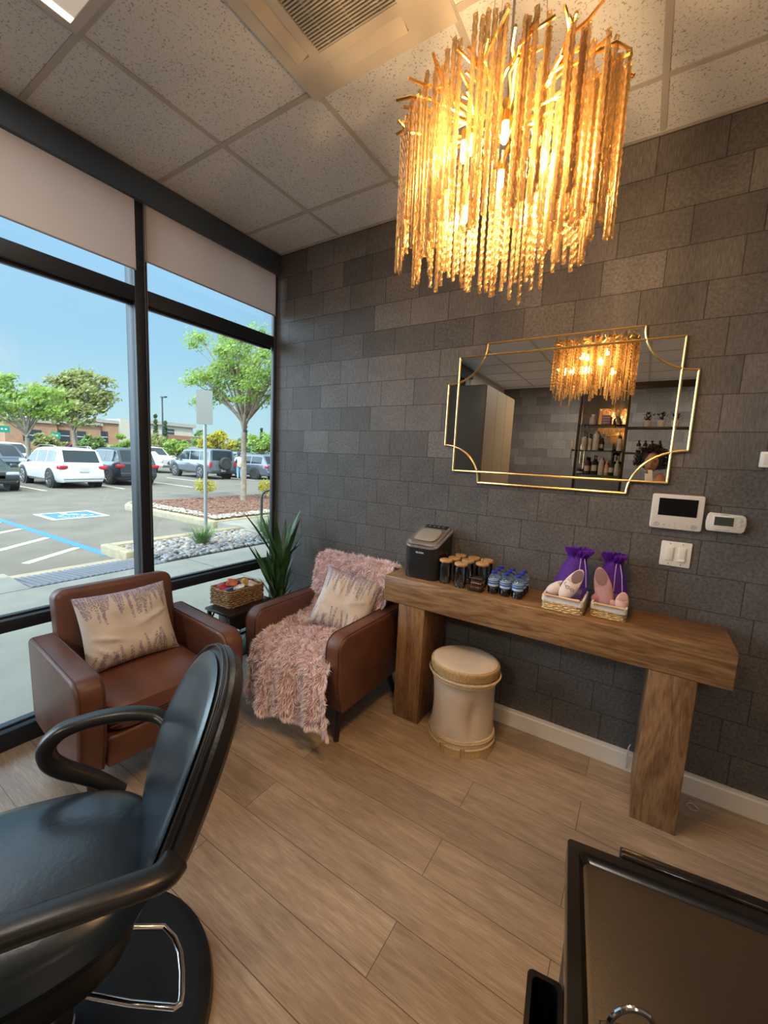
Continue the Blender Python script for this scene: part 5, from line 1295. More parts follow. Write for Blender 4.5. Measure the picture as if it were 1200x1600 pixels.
for i, x in enumerate((2.50, 2.62, 2.74)):
    t = thing('potted_herb', ('left', 'middle', 'right')[i]+' white cup of dark purple leaves on the upper dark shelf', 'plant', (x, -2.955, 1.999), 0, 'plant cups on the upper dark shelf')
    MB().lathe([(0.0001, 0), (0.030, 0.001), (0.038, 0.07), (0.034, 0.07), (0.0001, 0.05)], seg=20).build('cup', mat('cup_cream', (0.62, 0.57, 0.50), 0.5), t)
    f = MB()
    for k in range(70):
        a = rnd.random()*2*PI; q = rnd.random(); p = (0.05*q*math.cos(a), 0.05*q*math.sin(a), 0.07+0.07*rnd.random()); leaf_blade(f, p, a, rnd.uniform(0.2, 1.3), 0.03, 0.012, 0.4, n=3)
    f.build('foliage', mat('leaf_purple', (0.035, 0.02, 0.04), 0.6), t, kind='stuff')
for i, x in enumerate((2.44, 2.50, 2.56, 2.63)): product('product_bottle', ('leftmost', 'second', 'third', 'rightmost')[i]+' small black bottle on the lower dark shelf', 'bottle', x, 1.7255, 0.022, 0.13, BK, BK, group='black bottles on the lower dark shelf')

# ================================================================ PEOPLE
def skin_chain(name, verts, edges, m, parent, sub=2, root=0):
    me = bpy.data.meshes.new(name); me.from_pydata([v[0] for v in verts], edges, []); me.update()
    o = bpy.data.objects.new(name, me); COL.objects.link(o)
    sk = o.modifiers.new('skin', 'SKIN'); sk.use_smooth_shade = True
    if not me.skin_vertices: me.attributes  # layer is made by the modifier
    bm = bmesh.new(); bm.from_mesh(me); lay = bm.verts.layers.skin.verify(); bm.verts.ensure_lookup_table()
    for i, v in enumerate(bm.verts):
        r = verts[i][1]; r = r if isinstance(r, tuple) else (r, r); v[lay].radius = r; v[lay].use_root = (i == root)
    bm.to_mesh(me); bm.free()
    if sub:
        sb = o.modifiers.new('sub', 'SUBSURF'); sb.levels = sub; sb.render_levels = sub
    me.materials.append(m)
    if parent: o.parent = parent
    return o
M_SKIN = mat('skin_tan', (0.42, 0.225, 0.15), 0.5, noise_amt=0.06, nscale=30)
def head(parent, c, yaw, pitch, roll, m, s=1.0):
    """head of a grown person, c = centre; faces local +Y before rotation"""
    R = (Matrix.Rotation(yaw, 4, 'Z') @ Matrix.Rotation(pitch, 4, 'X') @ Matrix.Rotation(roll, 4, 'Y')); MT = Matrix.Translation(c) @ R @ Matrix.Scale(s, 4)
    vs = []; fs = []; NA, NB = 40, 30
    for j in range(NB+1):
        ph = PI*j/NB; z = math.cos(ph)*0.118
        for k in range(NA):
            a = 2*PI*k/NA; r = math.sin(ph); x = 0.075*r*math.cos(a); y = 0.095*r*math.sin(a)
            if z < 0: x *= 1+0.30*(z/0.118); y *= 1+0.06*(z/0.118)
            fr = max(0, math.sin(a))
            if y > 0:
                dx = x
                y += 0.020*math.exp(-((dx)/0.010)**2-((z+0.012)/0.016)**2)+0.008*math.exp(-(dx/0.007)**2-((z-0.012)/0.02)**2)      # nose
                y -= 0.010*math.exp(-((abs(dx)-0.030)/0.013)**2-((z-0.014)/0.012)**2)                       # eye sockets
                y += 0.006*math.exp(-((dx)/0.018)**2-((z+0.048)/0.007)**2)+0.006*math.exp(-(dx/0.016)**2-((z+0.085)/0.014)**2)  # lips, chin
                y += 0.004*math.exp(-((z-0.034)/0.008)**2-(dx/0.05)**2)                                     # brow
            vs.append((x, y, z))
    for j in range(NB):
        for k in range(NA): fs.append((j*NA+k, j*NA+(k+1) % NA, (j+1)*NA+(k+1) % NA, (j+1)*NA+k))
    h = MB().add(vs, fs, MT)
    for sx in (-1, 1): h.lathe([(0.0001, 0.006), (0.014, 0.004), (0.018, 0.0), (0.012, -0.004), (0.0001, -0.004)], seg=16, mtx=MT @ Matrix.Translation((sx*0.077, -0.005, 0.0)) @ Matrix.Rotation(sx*PI/2, 4, 'Y') @ Matrix.Diagonal((1.6, 1, 1, 1)))
    ho = h.build('face', m, parent)
    ey = MB(); br = MB(); lp = MB()
    for sx in (-1, 1):
        ey.lathe([(0.0001, 0.011), (0.006, 0.009), (0.0115, 0.0), (0.006, -0.009), (0.0001, -0.011)], seg=14, mtx=MT @ Matrix.Translation((sx*0.030, 0.070, 0.013)))
        br.tube([tuple(MT @ Vector((sx*x, 0.0905-0.25*abs(x-0.02), 0.031+0.004*math.sin((x-0.014)*80)))) for x in (0.014, 0.024, 0.034, 0.044)], [0.0025, 0.003, 0.0028, 0.0015], 6)
    lp.tube([tuple(MT @ Vector((x, 0.0985-6.5*x*x, -0.048-3*x*x))) for x in (-0.022, -0.011, 0, 0.011, 0.022)], [0.002, 0.005, 0.0055, 0.005, 0.002], 8)
    ey.build('eyes', mat('eye_dark', (0.05, 0.03, 0.025), 0.15), ho); br.build('eyebrows', mat('brow_dark', (0.02, 0.012, 0.01), 0.8), ho); lp.build('lips', mat('lip_red', (0.38, 0.07, 0.06), 0.35), ho)
    return ho, MT
def hand(parent, wrist, d, palm_n, m, curl=0.6, s=1.0, side=1):
    """five-fingered hand: d = direction of the fingers, palm_n = palm normal"""
    d = Vector(d).normalized(); n = Vector(palm_n); n = (n-d*n.dot(d)).normalized(); x = d.cross(n)*side; w0 = Vector(wrist)
    verts = [(tuple(w0), (0.022*s, 0.017*s))]; edges = []
    c = w0+d*0.045*s; verts.append((tuple(c), (0.032*s, 0.014*s))); edges.append((0, 1))
    o = skin_chain('hand', verts, edges, m, parent, 2)
    for k, (off, L) in enumerate(((-0.030, 0.068), (-0.010, 0.078), (0.010, 0.073), (0.029, 0.058))):
        p = c+d*0.020*s+x*off*s; vv = [(tuple(p), 0.0092*s)]; ee = []; dd = d.copy()
        for q in range(3):
            dd = (dd*math.cos(curl)+n*math.sin(curl)).normalized(); n2 = n
            p = p+dd*L*s*(0.42, 0.32, 0.26)[q]; vv.append((tuple(p), (0.0085, 0.0078, 0.0062)[q]*s)); ee.append((q, q+1)); 
            nn = (n-dd*n.dot(dd)); 
            if nn.length > 1e-3: dd = (dd*math.cos(curl*0.5)+nn.normalized()*math.sin(curl*0.5)).normalized()
        skin_chain('finger', vv, ee, m, o, 1)
    p = w0+d*0.020*s-x*0.026*s; dd = (d*0.7-x*0.7+n*0.25).normalized(); vv = [(tuple(p), 0.012*s)]; ee = []
    for q in range(2): p = p+dd*0.030*s; vv.append((tuple(p), (0.0105, 0.008)[q]*s)); ee.append((q, q+1)); dd = (dd+d*0.5+n*0.2).normalized()
    skin_chain('thumb', vv, ee, m, o, 1)
    return o
def photographer():
    t = thing('person', 'person with dark curly hair and striped top holding a phone, seen in the mirror', 'person', (2.66, -2.72, 0))
    t0 = Vector((2.66, -2.72, 0))
    def P(x, y, z): return (x, y, z)
    # body: pelvis root, spine, legs, arms (local coordinates, facing +Y)
    V = [(P(0,0,0.90),(0.15,0.11)), (P(0,0,1.05),(0.12,0.09)), (P(0,0.0,1.22),(0.135,0.10)), (P(0,-0.01,1.37),(0.13,0.085)), (P(0,0.0,1.45),0.05), (P(0,0.02,1.52),0.048),
         (P(-0.17,0,1.36),0.05), (P(-0.23,0.02,1.12),0.042), (P(-0.19,0.22,1.30),0.030), (P(0.17,0,1.36),0.05), (P(0.22,0.04,1.13),0.042), (P(0.02,0.25,1.30),0.030),
         (P(-0.09,0,0.82),0.085), (P(-0.10,0.01,0.48),0.055), (P(-0.10,-0.01,0.09),0.036), (P(-0.105,0.12,0.035),0.032), (P(0.09,0,0.82),0.085), (P(0.10,0.01,0.48),0.055), (P(0.10,-0.01,0.09),0.036), (P(0.105,0.12,0.035),0.032)]
    E_ = [(0,1),(1,2),(2,3),(3,4),(4,5),(3,6),(6,7),(7,8),(3,9),(9,10),(10,11),(0,12),(12,13),(13,14),(14,15),(0,16),(16,17),(17,18),(18,19)]
    skin_chain('body', V, E_, M_SKIN, t, 2)
    # clothes follow the body
    ST = bpy.data.materials.new('striped_knit'); ST.use_nodes = True; n = ST.node_tree; b = n.nodes['Principled BSDF']; b.inputs['Roughness'].default_value = 0.85
    tx = n.nodes.new('ShaderNodeTexCoord'); wv = n.nodes.new('ShaderNodeTexWave'); wv.bands_direction = 'DIAGONAL'; wv.inputs['Scale'].default_value = 16; wv.inputs['Distortion'].default_value = 2.5
    r = n.nodes.new('ShaderNodeValToRGB'); r.color_ramp.interpolation = 'CONSTANT'; r.color_ramp.elements[0].color = (0.55, 0.52, 0.48, 1); r.color_ramp.elements[1].position = 0.5; r.color_ramp.elements[1].color = (0.02, 0.02, 0.022, 1)
    n.links.new(tx.outputs['Object'], wv.inputs['Vector']); n.links.new(wv.outputs[0], r.inputs[0]); n.links.new(r.outputs[0], b.inputs['Base Color'])
    V2 = [(P(0,0,0.86),(0.165,0.125)), (P(0,0,1.05),(0.135,0.10)), (P(0,0,1.22),(0.15,0.112)), (P(0,-0.01,1.37),(0.145,0.095)), (P(0,0.0,1.43),0.062), (P(-0.175,0,1.36),0.06), (P(-0.235,0.02,1.12),0.052), (P(-0.203,0.17,1.26),0.040), (P(0.175,0,1.36),0.06), (P(0.225,0.04,1.13),0.052), (P(0.06,0.21,1.27),0.040)]
    skin_chain('striped_top', V2, [(0,1),(1,2),(2,3),(3,4),(3,5),(5,6),(6,7),(3,8),(8,9),(9,10)], ST, t, 2)
    V3 = [(P(0,0,0.92),(0.16,0.12)), (P(-0.09,0,0.80),0.10), (P(-0.10,0.01,0.48),0.07), (P(-0.10,-0.01,0.12),0.052), (P(0.09,0,0.80),0.10), (P(0.10,0.01,0.48),0.07), (P(0.10,-0.01,0.12),0.052)]
    skin_chain('trousers', V3, [(0,1),(1,2),(2,3),(0,4),(4,5),(5,6)], mat('trousers_black', (0.02, 0.02, 0.022), 0.8), t, 2)
    for sx in (-1, 1): MB().pad(lambda th: (0.048*math.cos(th), 0.135*math.sin(th)), 0.07, lambda a, b, tt, sx=sx: (sx*0.105+a, 0.06+b, 0.036+tt), nr=6, nt=32, pw=4).build('shoe', mat('shoe_black', (0.02, 0.02, 0.02), 0.4), t)
    hc = Vector((-0.085, 0.03, 1.625))
    h, MT = head(t, hc, 0.06, -0.12, 0.12, M_SKIN, 0.98)
    cu = MB(); rnd = random.Random(2)
    for k in range(420):
        a = rnd.uniform(0, 2*PI); e = rnd.uniform(-0.55, 1.5); d = Vector((math.cos(a)*math.cos(e), math.sin(a)*math.cos(e), math.sin(e)))
        if d.y > 0.22 and d.z < 0.72: continue
        rad = 0.105+0.055*rnd.random(); p = MT @ Vector((d.x*rad*1.05, d.y*rad*1.0-0.015, d.z*rad+0.012)); r0 = rnd.uniform(0.011, 0.018); ax = Vector((rnd.gauss(0,1), rnd.gauss(0,1), rnd.gauss(0,1))).normalized(); u = ax.orthogonal().normalized(); v = ax.cross(u)
        cu.tube([tuple(p+u*math.cos(q)*r0+v*math.sin(q)*r0+ax*(q/9*0.02)) for q in [i*0.9 for i in range(9)]], 0.0042, 5)
    cu.lathe([(0.0001, 0.135), (0.07, 0.115), (0.105, 0.06), (0.11, 0.0), (0.09, -0.06), (0.05, -0.08)], seg=24, mtx=MT @ Matrix.Translation((0, -0.035, 0.0)))
    cu.build('curly_hair', mat('hair_dark', (0.018, 0.009, 0.007), 0.6), t)
    for s, w_, d_, nn in ((1, (-0.186, 0.235, 1.315), (0.35, 0.80, 0.70), (0.9, -0.2, 0.0)), (-1, (0.025, 0.262, 1.315), (-0.30, 0.70, 0.72), (-0.9, -0.1, 0.1))):
        hand(t, w_, d_, nn, M_SKIN, 0.45, 0.95, s)
photographer()
# the phone the person holds, just behind the viewpoint
t = thing('smartphone', 'white phone held up in both hands by the person, seen in the mirror', 'phone', (0, 0, 0))
Mp = Matrix((xr, -yd, -zf)).transposed().to_4x4(); Mp.translation = Vector((2.5221, -2.3246, 1.5244)) - zf*0.022
t.matrix_world = Mp
MB().prism(rr(0.072, 0.148, 0.012, 5, 0.022, -0.060), 0.004, 0.012).build('body', mat('phone_white', (0.72, 0.70, 0.66), 0.25), t, bevel=0.0015)
MB().prism(rr(0.067, 0.143, 0.010, 5, 0.022, -0.060), 0.0121, 0.0126).build('screen', M_BLACK, t)
MB().prism(rr(0.034, 0.034, 0.008, 4, 0.003, -0.003), 0.001, 0.004).build('camera_bump', mat('bump_grey', (0.5, 0.48, 0.46), 0.3), t)
for x, y in ((0.010, -0.010), (0.010, 0.006), (-0.006, -0.003)): MB().lathe([(0.0065, 0.001), (0.0065, -0.0012), (0.0001, -0.0012)], (x, y, 0), 16).build('lens', M_BLACK, t)

# ================================================================ OUTSIDE
ALBEDO = 0.62
GZ = -0.15
M_CONC = mat('concrete_walk', (0.314, 0.285, 0.224), 0.85, noise_amt=0.10, nscale=3, bump=0.1, bscale=80)
M_KERB = mat('kerb_concrete', (0.360, 0.297, 0.189), 0.85, noise_amt=0.12, nscale=9)
M_ASPH = mat('asphalt', (0.167, 0.141, 0.106), 0.9, noise_amt=0.14, nscale=1.3, bump=0.25, bscale=60)
struct('trim_11', MB().box2((-160, -90, GZ-0.3), (-3.9, 90, GZ)), M_ASPH, smooth=False)                     # car park surface
wk = MB().box2((-2.88, -9, GZ-0.2), (-0.121, 14, -0.02)).box2((-3.72, -9, GZ-0.2), (-2.884, -0.764, -0.02)).box2((-4.30, 3.05, GZ-0.2), (-2.884, 14, -0.02)).box2((-5.3, 3.22, GZ-0.2), (-4.304, 4.55, -0.02))
struct('trim_12', wk, M_CONC, smooth=False)
jm = MB()
for y in (-4.4, -2.6, 1.0, 2.9, 4.8): jm.box2((-2.88, y-0.005, -0.0199), (-0.2, y+0.005, -0.0185))
jm.box2((-2.887, -9, -0.0199), (-2.877, 12, -0.0183))
struct('trim_13', jm, mat('joint_dark', (0.10, 0.095, 0.085), 0.9), smooth=False)
# ramp apron and ribbed tactile mat at the kerb cut
struct('trim_14', MB().prism([(-4.05, GZ-0.1), (-2.884, GZ-0.1), (-2.884, -0.021), (-3.70, -0.10), (-4.05, GZ+0.004)], -0.762, 0.72, 'XZ'), M_KERB, smooth=False)
t = thing('tactile_mat', 'dark grey ribbed tactile paving mat on the pavement outside the left window', 'paving mat', (-3.29, -0.01, -0.062)); t.rotation_euler = (0, -0.096, 0)
MB().box((0, 0, 0.0), (0.82, 1.50, 0.016)).build('mat', mat('tactile_grey', (0.17, 0.165, 0.175), 0.8), t, smooth=False)
rb = MB()
for k in range(24): rb.box((0, -0.72+k*0.0625, 0.011), (0.80, 0.030, 0.008))
rb.build('ribs', mat('tactile_rib', (0.21, 0.20, 0.215), 0.8), t, smooth=False)
# kerbs and planting beds
kb = MB().box2((-4.55, 0.74, GZ-0.1), (-4.36, 3.1, 0.0)).box2((-4.55, 0.60, GZ-0.1), (-3.75, 0.745, 0.0))
struct('trim_15', kb, M_KERB, bevel=0.02)
isl = [(-5.35, 3.15), (-9.2, 3.15), (-9.75, 3.5), (-9.75, 14), (-5.35, 14)]
ko = MB().prism(isl, GZ-0.1, -0.005)
struct('trim_16', ko, M_KERB, bevel=0.02)
bed = MB(); NX, NY = 40, 60; vs = []; fs = []
for i in range(NX+1):
    for j in range(NY+1):
        x = -4.36+1.3*i/NX; y = 0.76+2.28*j/NY; vs.append((x, y, -0.055+0.02*noise.noise((x*4, y*4, 0))))
for i in range(NX):
    for j in range(NY): fs.append((i*(NY+1)+j, i*(NY+1)+j+1, (i+1)*(NY+1)+j+1, (i+1)*(NY+1)+j))
struct('trim_17', bed.add(vs, fs), mat('soil', (0.11, 0.085, 0.06), 0.95))
mu = MB().prism([(-5.52, 3.32), (-9.1, 3.32), (-9.58, 3.6), (-9.58, 13.8), (-5.52, 13.8)], -0.006, 0.03)
o = mu.build('mulch_bed', mat('mulch', (0.20, 0.085, 0.045), 0.95, noise_amt=0.5, nscale=26, bump=0.6, bscale=40), None, smooth=False); tag(o, 'reddish bark mulch covering the planted island around the tree', 'mulch', None, 'stuff')
def scatter(name, label, cat, n, rng, sz, cols, zf_, seed, sq=0.55):
    rnd = random.Random(seed); vs = []; fs = []; cc = []
    bm = bmesh.new(); bmesh.ops.create_icosphere(bm, subdivisions=1, radius=1); bv = [v.co.copy() for v in bm.verts]; bf = [tuple(v.index for v in f.verts) for f in bm.faces]; bm.free()
    for k in range(n):
        x, y = rng(rnd); s = rnd.uniform(*sz); rz = rnd.random()*6; cr, sr = math.cos(rz), math.sin(rz); a, b = rnd.uniform(.75,1.3), rnd.uniform(.7,1); z = zf_(x, y)+s*sq*rnd.uniform(0.2,0.7)
        c = rnd.choice(cols); g = rnd.uniform(.8, 1.2); m0 = len(vs)
        for v in bv:
            d = 1+0.10*noise.noise(v*2+Vector((k, 0, 0))); px, py, pz = v.x*s*a*d, v.y*s*b*d, v.z*s*sq*d
            vs.append((x+px*cr-py*sr, y+px*sr+py*cr, z+pz)); cc.append(tuple(q*g*0.5 for q in c)+(1,))
        fs += [tuple(i+m0 for i in f) for f in bf]
    me = bpy.data.meshes.new(name); me.from_pydata(vs, [], fs); me.update(); me.shade_smooth()
    ca = me.color_attributes.new('Col', 'FLOAT_COLOR', 'POINT'); ca.data.foreach_set('color', [q for c in cc for q in c]); me.materials.append(mat_attr('scatter_'+name, 0.8))
    o = bpy.data.objects.new(name, me); COL.objects.link(o); tag(o, label, cat, None, 'stuff'); return o
scatter('river_cobbles', 'grey river cobbles filling the narrow bed beside the pavement', 'cobbles', 1500, lambda r: (r.uniform(-4.32, -3.05), r.uniform(0.78, 3.02)), (0.022, 0.062), [(0.30, 0.29, 0.28), (0.40, 0.37, 0.34), (0.22, 0.22, 0.23), (0.45, 0.40, 0.34), (0.34, 0.26, 0.22)], lambda x, y: -0.05, 1)
scatter('pale_gravel', 'pale gravel strip along the kerb of the mulched island', 'gravel', 900, lambda r: (r.uniform(-5.9, -5.45), r.uniform(3.3, 7)) if r.random() < 0.5 else (r.uniform(-9.3, -5.5), r.uniform(3.3, 3.62)), (0.02, 0.05), [(0.55, 0.48, 0.38), (0.42, 0.36, 0.30), (0.62, 0.56, 0.46)], lambda x, y: 0.03, 2)
scatter('bark_chips', 'loose red bark chips on the mulched island', 'bark chips', 1600, lambda r: (r.uniform(-9.4, -5.9), r.uniform(3.6, 9.5)), (0.02, 0.05), [(0.30, 0.11, 0.06), (0.22, 0.10, 0.06), (0.40, 0.20, 0.12), (0.16, 0.08, 0.05)], lambda x, y: 0.03, 3, 0.3)
# painted markings
M_PW = mat('paint_white', (0.72, 0.72, 0.70), 0.7); M_PB = mat('paint_blue', (0.05, 0.22, 0.62), 0.7)
def stripe(name, label, x0, y0, x1, y1, w_, m, group=None, cat='road marking'):
    d = Vector((x1-x0, y1-y0, 0)).normalized(); n = Vector((-d.y, d.x, 0))*w_/2
    o = MB().prism([(x0+n.x, y0+n.y), (x1+n.x, y1+n.y), (x1-n.x, y1-n.y), (x0-n.x, y0-n.y)], GZ+0.0006, GZ+0.004).build(name, m, None, smooth=False); return tag(o, label, cat, group)
stripe('painted_line', 'long blue painted line bordering the striped bay on the asphalt', -13.5, 0.53, -4.35, 0.63, 0.13, M_PB)
G = 'white diagonal hatch lines beside the blue line'
for (a, b, c, d), l in zip(((-4.62, -0.30, -5.20, 0.53), (-5.50, -0.62, -6.38, 0.52), (-6.75, -0.75, -7.62, 0.50), (-8.05, -0.6, -8.70, 0.47), (-9.2, -0.9, -10.0, 0.46)),
        ('nearest the ramp', 'second from the ramp', 'third from the ramp', 'fourth from the ramp', 'farthest from the ramp')):
    stripe('hatch_line', 'white diagonal hatch line %s beside the blue line' % l, a, b, c, d, 0.11, M_PW, G)
for (x0, y0, x1, y1), l in zip(((-20.6, 3.25, -15.4, 3.45), (-21, 6.1, -15.2, 5.95), (-21, 8.9, -14.9, 8.75), (-21.5, 11.3, -17.5, 11.2), (-23, 15.1, -18.0, 14.9)),
        ('left of the white SUV', 'between the white and dark SUVs', 'right of the dark SUV', 'behind the white pickup', 'right of the grey boxy SUV')): stripe('bay_line', 'white parking bay line '+l, x0, y0, x1, y1, 0.10, M_PW, 'white parking bay lines')
t = thing('disabled_bay_symbol', 'blue and white wheelchair symbol painted on the asphalt outside the left window', 'road marking', (-8.97, 1.86, GZ+0.0006), math.radians(90))
MB().box((0, 0, 0.001), (1.15, 1.15, 0.003)).build('border', M_PW, t, smooth=False)
MB().box((0, 0, 0.003), (0.95, 0.95, 0.003)).build('field', mat('paint_blue_dark', (0.05, 0.20, 0.42), 0.7), t, smooth=False)
sy = MB(); sy.lathe([(0.07, 0.0045), (0.07, 0.006), (0.0001, 0.006)], (-0.06, 0.33, 0), 20)
def fl(pts, w_):
    for i in range(len(pts)-1):
        a, b = Vector((*pts[i], 0)), Vector((*pts[i+1], 0)); d = (b-a).normalized(); n = Vector((-d.y, d.x, 0))*w_/2; a = a-d*w_*0.3; b = b+d*w_*0.3
        sy.prism([(a+n)[:2], (b+n)[:2], (b-n)[:2], (a-n)[:2]], 0.0045, 0.006)
fl([(-0.06, 0.25), (-0.04, -0.02), (0.16, -0.02), (0.24, -0.26), (0.33, -0.24)], 0.07); fl([(-0.05, 0.12), (0.13, 0.12)], 0.055)
fl([(-0.05+0.24*math.cos(a), -0.14+0.22*math.sin(a)) for a in [2.0+k*0.33 for k in range(13)]], 0.055)
sy.build('wheelchair_figure', M_PW, t, smooth=False)
# sign on a pole (seen from the back), bike loop, grasses, shrubs
t = thing('sign_post', 'galvanised pole with the blank grey back of a parking sign, outside the right window', 'sign', (-4.02, 2.08, -0.06), 0.9)
MB().cyl((0, 0, 0), (0, 0, 2.62), 0.030, 0.030, 16).build('pole', mat('galvanised', (0.42, 0.43, 0.43), 0.4, 0.7), t)
MB().prism(rr(0.26, 0.58, 0.02, 4, 0, 2.33), -0.036, -0.032, 'XZ').build('sign_plate', mat('sign_back', (0.320, 0.320, 0.296), 0.5, 0.3), t, smooth=False)
for z in (2.14, 2.52): MB().box((0, -0.030, z), (0.05, 0.008, 0.03)).build('bracket', MATS['galvanised'], t)
t = thing('bike_rack', 'black hooped bike rack post by the right edge of the window', 'bike rack', (-3.70, 3.28, -0.02), 1.0)
MB().tube([(-0.16, 0, 0), (-0.16, 0, 0.68)]+[(-0.16*math.cos(a), 0, 0.68+0.16*math.sin(a)) for a in [PI*k/10 for k in range(1, 10)]]+[(0.16, 0, 0.68), (0.16, 0, 0)], 0.026, 12).build('hoop', mat('rack_black', (0.02, 0.02, 0.022), 0.4), t)
def grass_clump(label, x, y, z, h, n, seed, r=0.16):
    rnd = random.Random(seed); mb = MB()
    for k in range(n):
        a = rnd.random()*2*PI; q = rnd.random()*r*0.5; leaf_blade(mb, (q*math.cos(a), q*math.sin(a), 0), a, rnd.uniform(0.85, 1.5), h*rnd.uniform(.6, 1.1), 0.010, rnd.uniform(0.3, 1.0), n=5)
    o = mb.build('grass_clump', mat('grass_green', (0.13, 0.24, 0.055), 0.6, noise_amt=0.3, nscale=5), None); o.location = (x, y, z); tag(o, label, 'ornamental grass', 'grass clumps in the cobble bed')
grass_clump('green grass clump at the foot of the sign pole', -3.62, 1.74, -0.05, 0.42, 170, 5)
grass_clump('taller green grass clump behind the indoor plant, by the bike rack', -3.15, 2.78, -0.05, 0.62, 240, 6, 0.2)
def leafball(mb, c, r, n, ls, rnd, sq=1.0, rough=0.35):
    c = Vector(c)
    for k in range(n):
        d = Vector((rnd.gauss(0,1), rnd.gauss(0,1), rnd.gauss(0,1))).normalized(); p = c+Vector((d.x*r, d.y*r, d.z*r*sq))*(1-rough*rnd.random()**1.0)
        u = Vector((rnd.gauss(0,1), rnd.gauss(0,1), rnd.gauss(0,1))).normalized(); v = u.orthogonal().normalized(); w_ = u.cross(v); s = ls*rnd.uniform(.6,1.3)
        n0 = len(mb.v); mb.v += [tuple(p-v*s), tuple(p+w_*s*0.45), tuple(p+v*s), tuple(p-w_*s*0.45)]; mb.f.append((n0, n0+1, n0+2, n0+3))
def mat_leaf(name, c, c2):
    if name in MATS: return MATS[name]
    c = tuple(q*0.70 for q in c); c2 = tuple(q*0.70 for q in c2)
    m = mat_sheer(name, c, 0.0, 0.45, 0.6); t = m.node_tree
    tx = t.nodes.new('ShaderNodeTexCoord'); n = t.nodes.new('ShaderNodeTexNoise'); n.inputs['Scale'].default_value = 3.0; n.inputs['Detail'].default_value = 5; t.links.new(tx.outputs['Object'], n.inputs['Vector'])
    r = t.nodes.new('ShaderNodeValToRGB'); r.color_ramp.elements[0].position = 0.35; r.color_ramp.elements[0].color = (*c, 1); r.color_ramp.elements[1].position = 0.65; r.color_ramp.elements[1].color = (*c2, 1)
    t.links.new(n.outputs[0], r.inputs[0])
    for q in t.nodes:
        if q.type == 'BSDF_TRANSLUCENT': t.links.new(r.outputs[0], q.inputs[0])
        if q.type == 'BSDF_PRINCIPLED': t.links.new(r.outputs[0], q.inputs['Base Color'])
    return m
L_YEL = mat_leaf('leaf_yellow', (0.50, 0.42, 0.035), (0.72, 0.62, 0.08)); L_LIME = mat_leaf('leaf_lime', (0.24, 0.38, 0.06), (0.42, 0.56, 0.11))
L_GRN = mat_leaf('leaf_mid', (0.15, 0.26, 0.06), (0.30, 0.42, 0.12)); L_DRK = mat_leaf('leaf_deep', (0.05, 0.10, 0.03), (0.10, 0.17, 0.05)); L_OLV = mat_leaf('leaf_olive', (0.26, 0.30, 0.08), (0.44, 0.44, 0.16)); L_RED = mat_leaf('leaf_russet', (0.30, 0.13, 0.07), (0.42, 0.24, 0.10))
def shrub(label, x, y, z, r, h, m, seed, n=900, ls=0.035, group=None):
    rnd = random.Random(seed); t = thing('shrub', label, 'shrub', (x, y, z), 0, group); mb = MB()
    for k in range(7):
        a = rnd.random()*2*PI; q = rnd.random()*r*0.45; leafball(mb, (q*math.cos(a), q*math.sin(a), h*rnd.uniform(.4,.68)), r*0.55, n//7, ls, rnd, h/r*0.5)
    mb.build('foliage', m, t, smooth=False)
    for k in range(3): MB().tube([(0.02*k, 0, 0), ((k-1)*r*0.3, 0.02, h*0.5)], 0.012, 5).build('stem', mat('bark_brown', (0.12, 0.085, 0.06), 0.9), t)
shrub('yellow-leaved shrub on the mulched island behind the sign pole', -8.9, 5.35, 0.02, 0.42, 0.72, L_YEL, 1)
shrub('yellow-leaved shrub at the right end of the island behind the bike rack', -8.3, 7.2, 0.02, 0.45, 0.75, L_YEL, 2)
shrub('straw-yellow low shrub between the dark car and the white SUV', -20.6, 3.9, GZ, 0.55, 0.75, L_OLV, 3, 700, 0.06)
def tree(label, x, y, z, hb, crown, n_br, nl, ls, m, seed, tr=0.07, lean=0.0, group=None, cat='tree', name='tree'):
    """hb = height of first fork; crown = (rx, rz, zc)"""
    rnd = random.Random(seed); t = thing(name, label, cat, (x, y, z), 0, group); MBk = mat('bark_pale', (0.30, 0.235, 0.17), 0.9, noise_amt=0.25, nscale=12)
    rx, rz, zc = crown; tk = MB(); tk.tube([(0, 0, 0), (lean*0.3, 0.02, hb*0.5), (lean, 0, hb)], [tr*1.15, tr*0.95, tr*0.85], 10); tk.build('trunk', MBk, t)
    fo = MB(); br = MB()
    for k in range(n_br):
        a = k*2.4+rnd.uniform(-.3,.3); e = rnd.uniform(-0.25, 1.35); rad = rnd.uniform(0.55, 0.9)
        tip = Vector((lean+rx*rad*math.cos(a)*math.cos(e), rx*rad*math.sin(a)*math.cos(e), zc+rz*rad*math.sin(e)))
        b0 = Vector((lean, 0, hb+rnd.uniform(0, 0.25)*rz)); mid = b0.lerp(tip, 0.5)+Vector((rnd.uniform(-.1,.1)*rx, rnd.uniform(-.1,.1)*rx, 0.12*rz))
        br.tube([b0, mid, tip], [tr*0.5, tr*0.28, tr*0.10], 6)
        for q in range(4):
            s = b0.lerp(tip, rnd.uniform(.45,.95))+Vector((rnd.uniform(-.2,.2), rnd.uniform(-.2,.2), rnd.uniform(-.12,.25)))*rx
            br.tube([mid, s], [tr*0.18, tr*0.06], 5); leafball(fo, s, rx*rnd.uniform(.14,.26), nl//(n_br*5), ls, rnd, 0.55, 0.95)
        leafball(fo, tip, rx*rnd.uniform(.18,.30), nl//(n_br*5), ls, rnd, 0.6, 0.95)
    br.build('branches', MBk, t); fo.build('foliage', m, t, smooth=False)
    return t
tree('young lime-green tree on the mulched island outside the right window', -8.15, 6.19, 0.02, 2.15, (2.05, 1.65, 3.85), 22, 15000, 0.050, L_LIME, 7, 0.085)
G = 'trees beyond the car park'
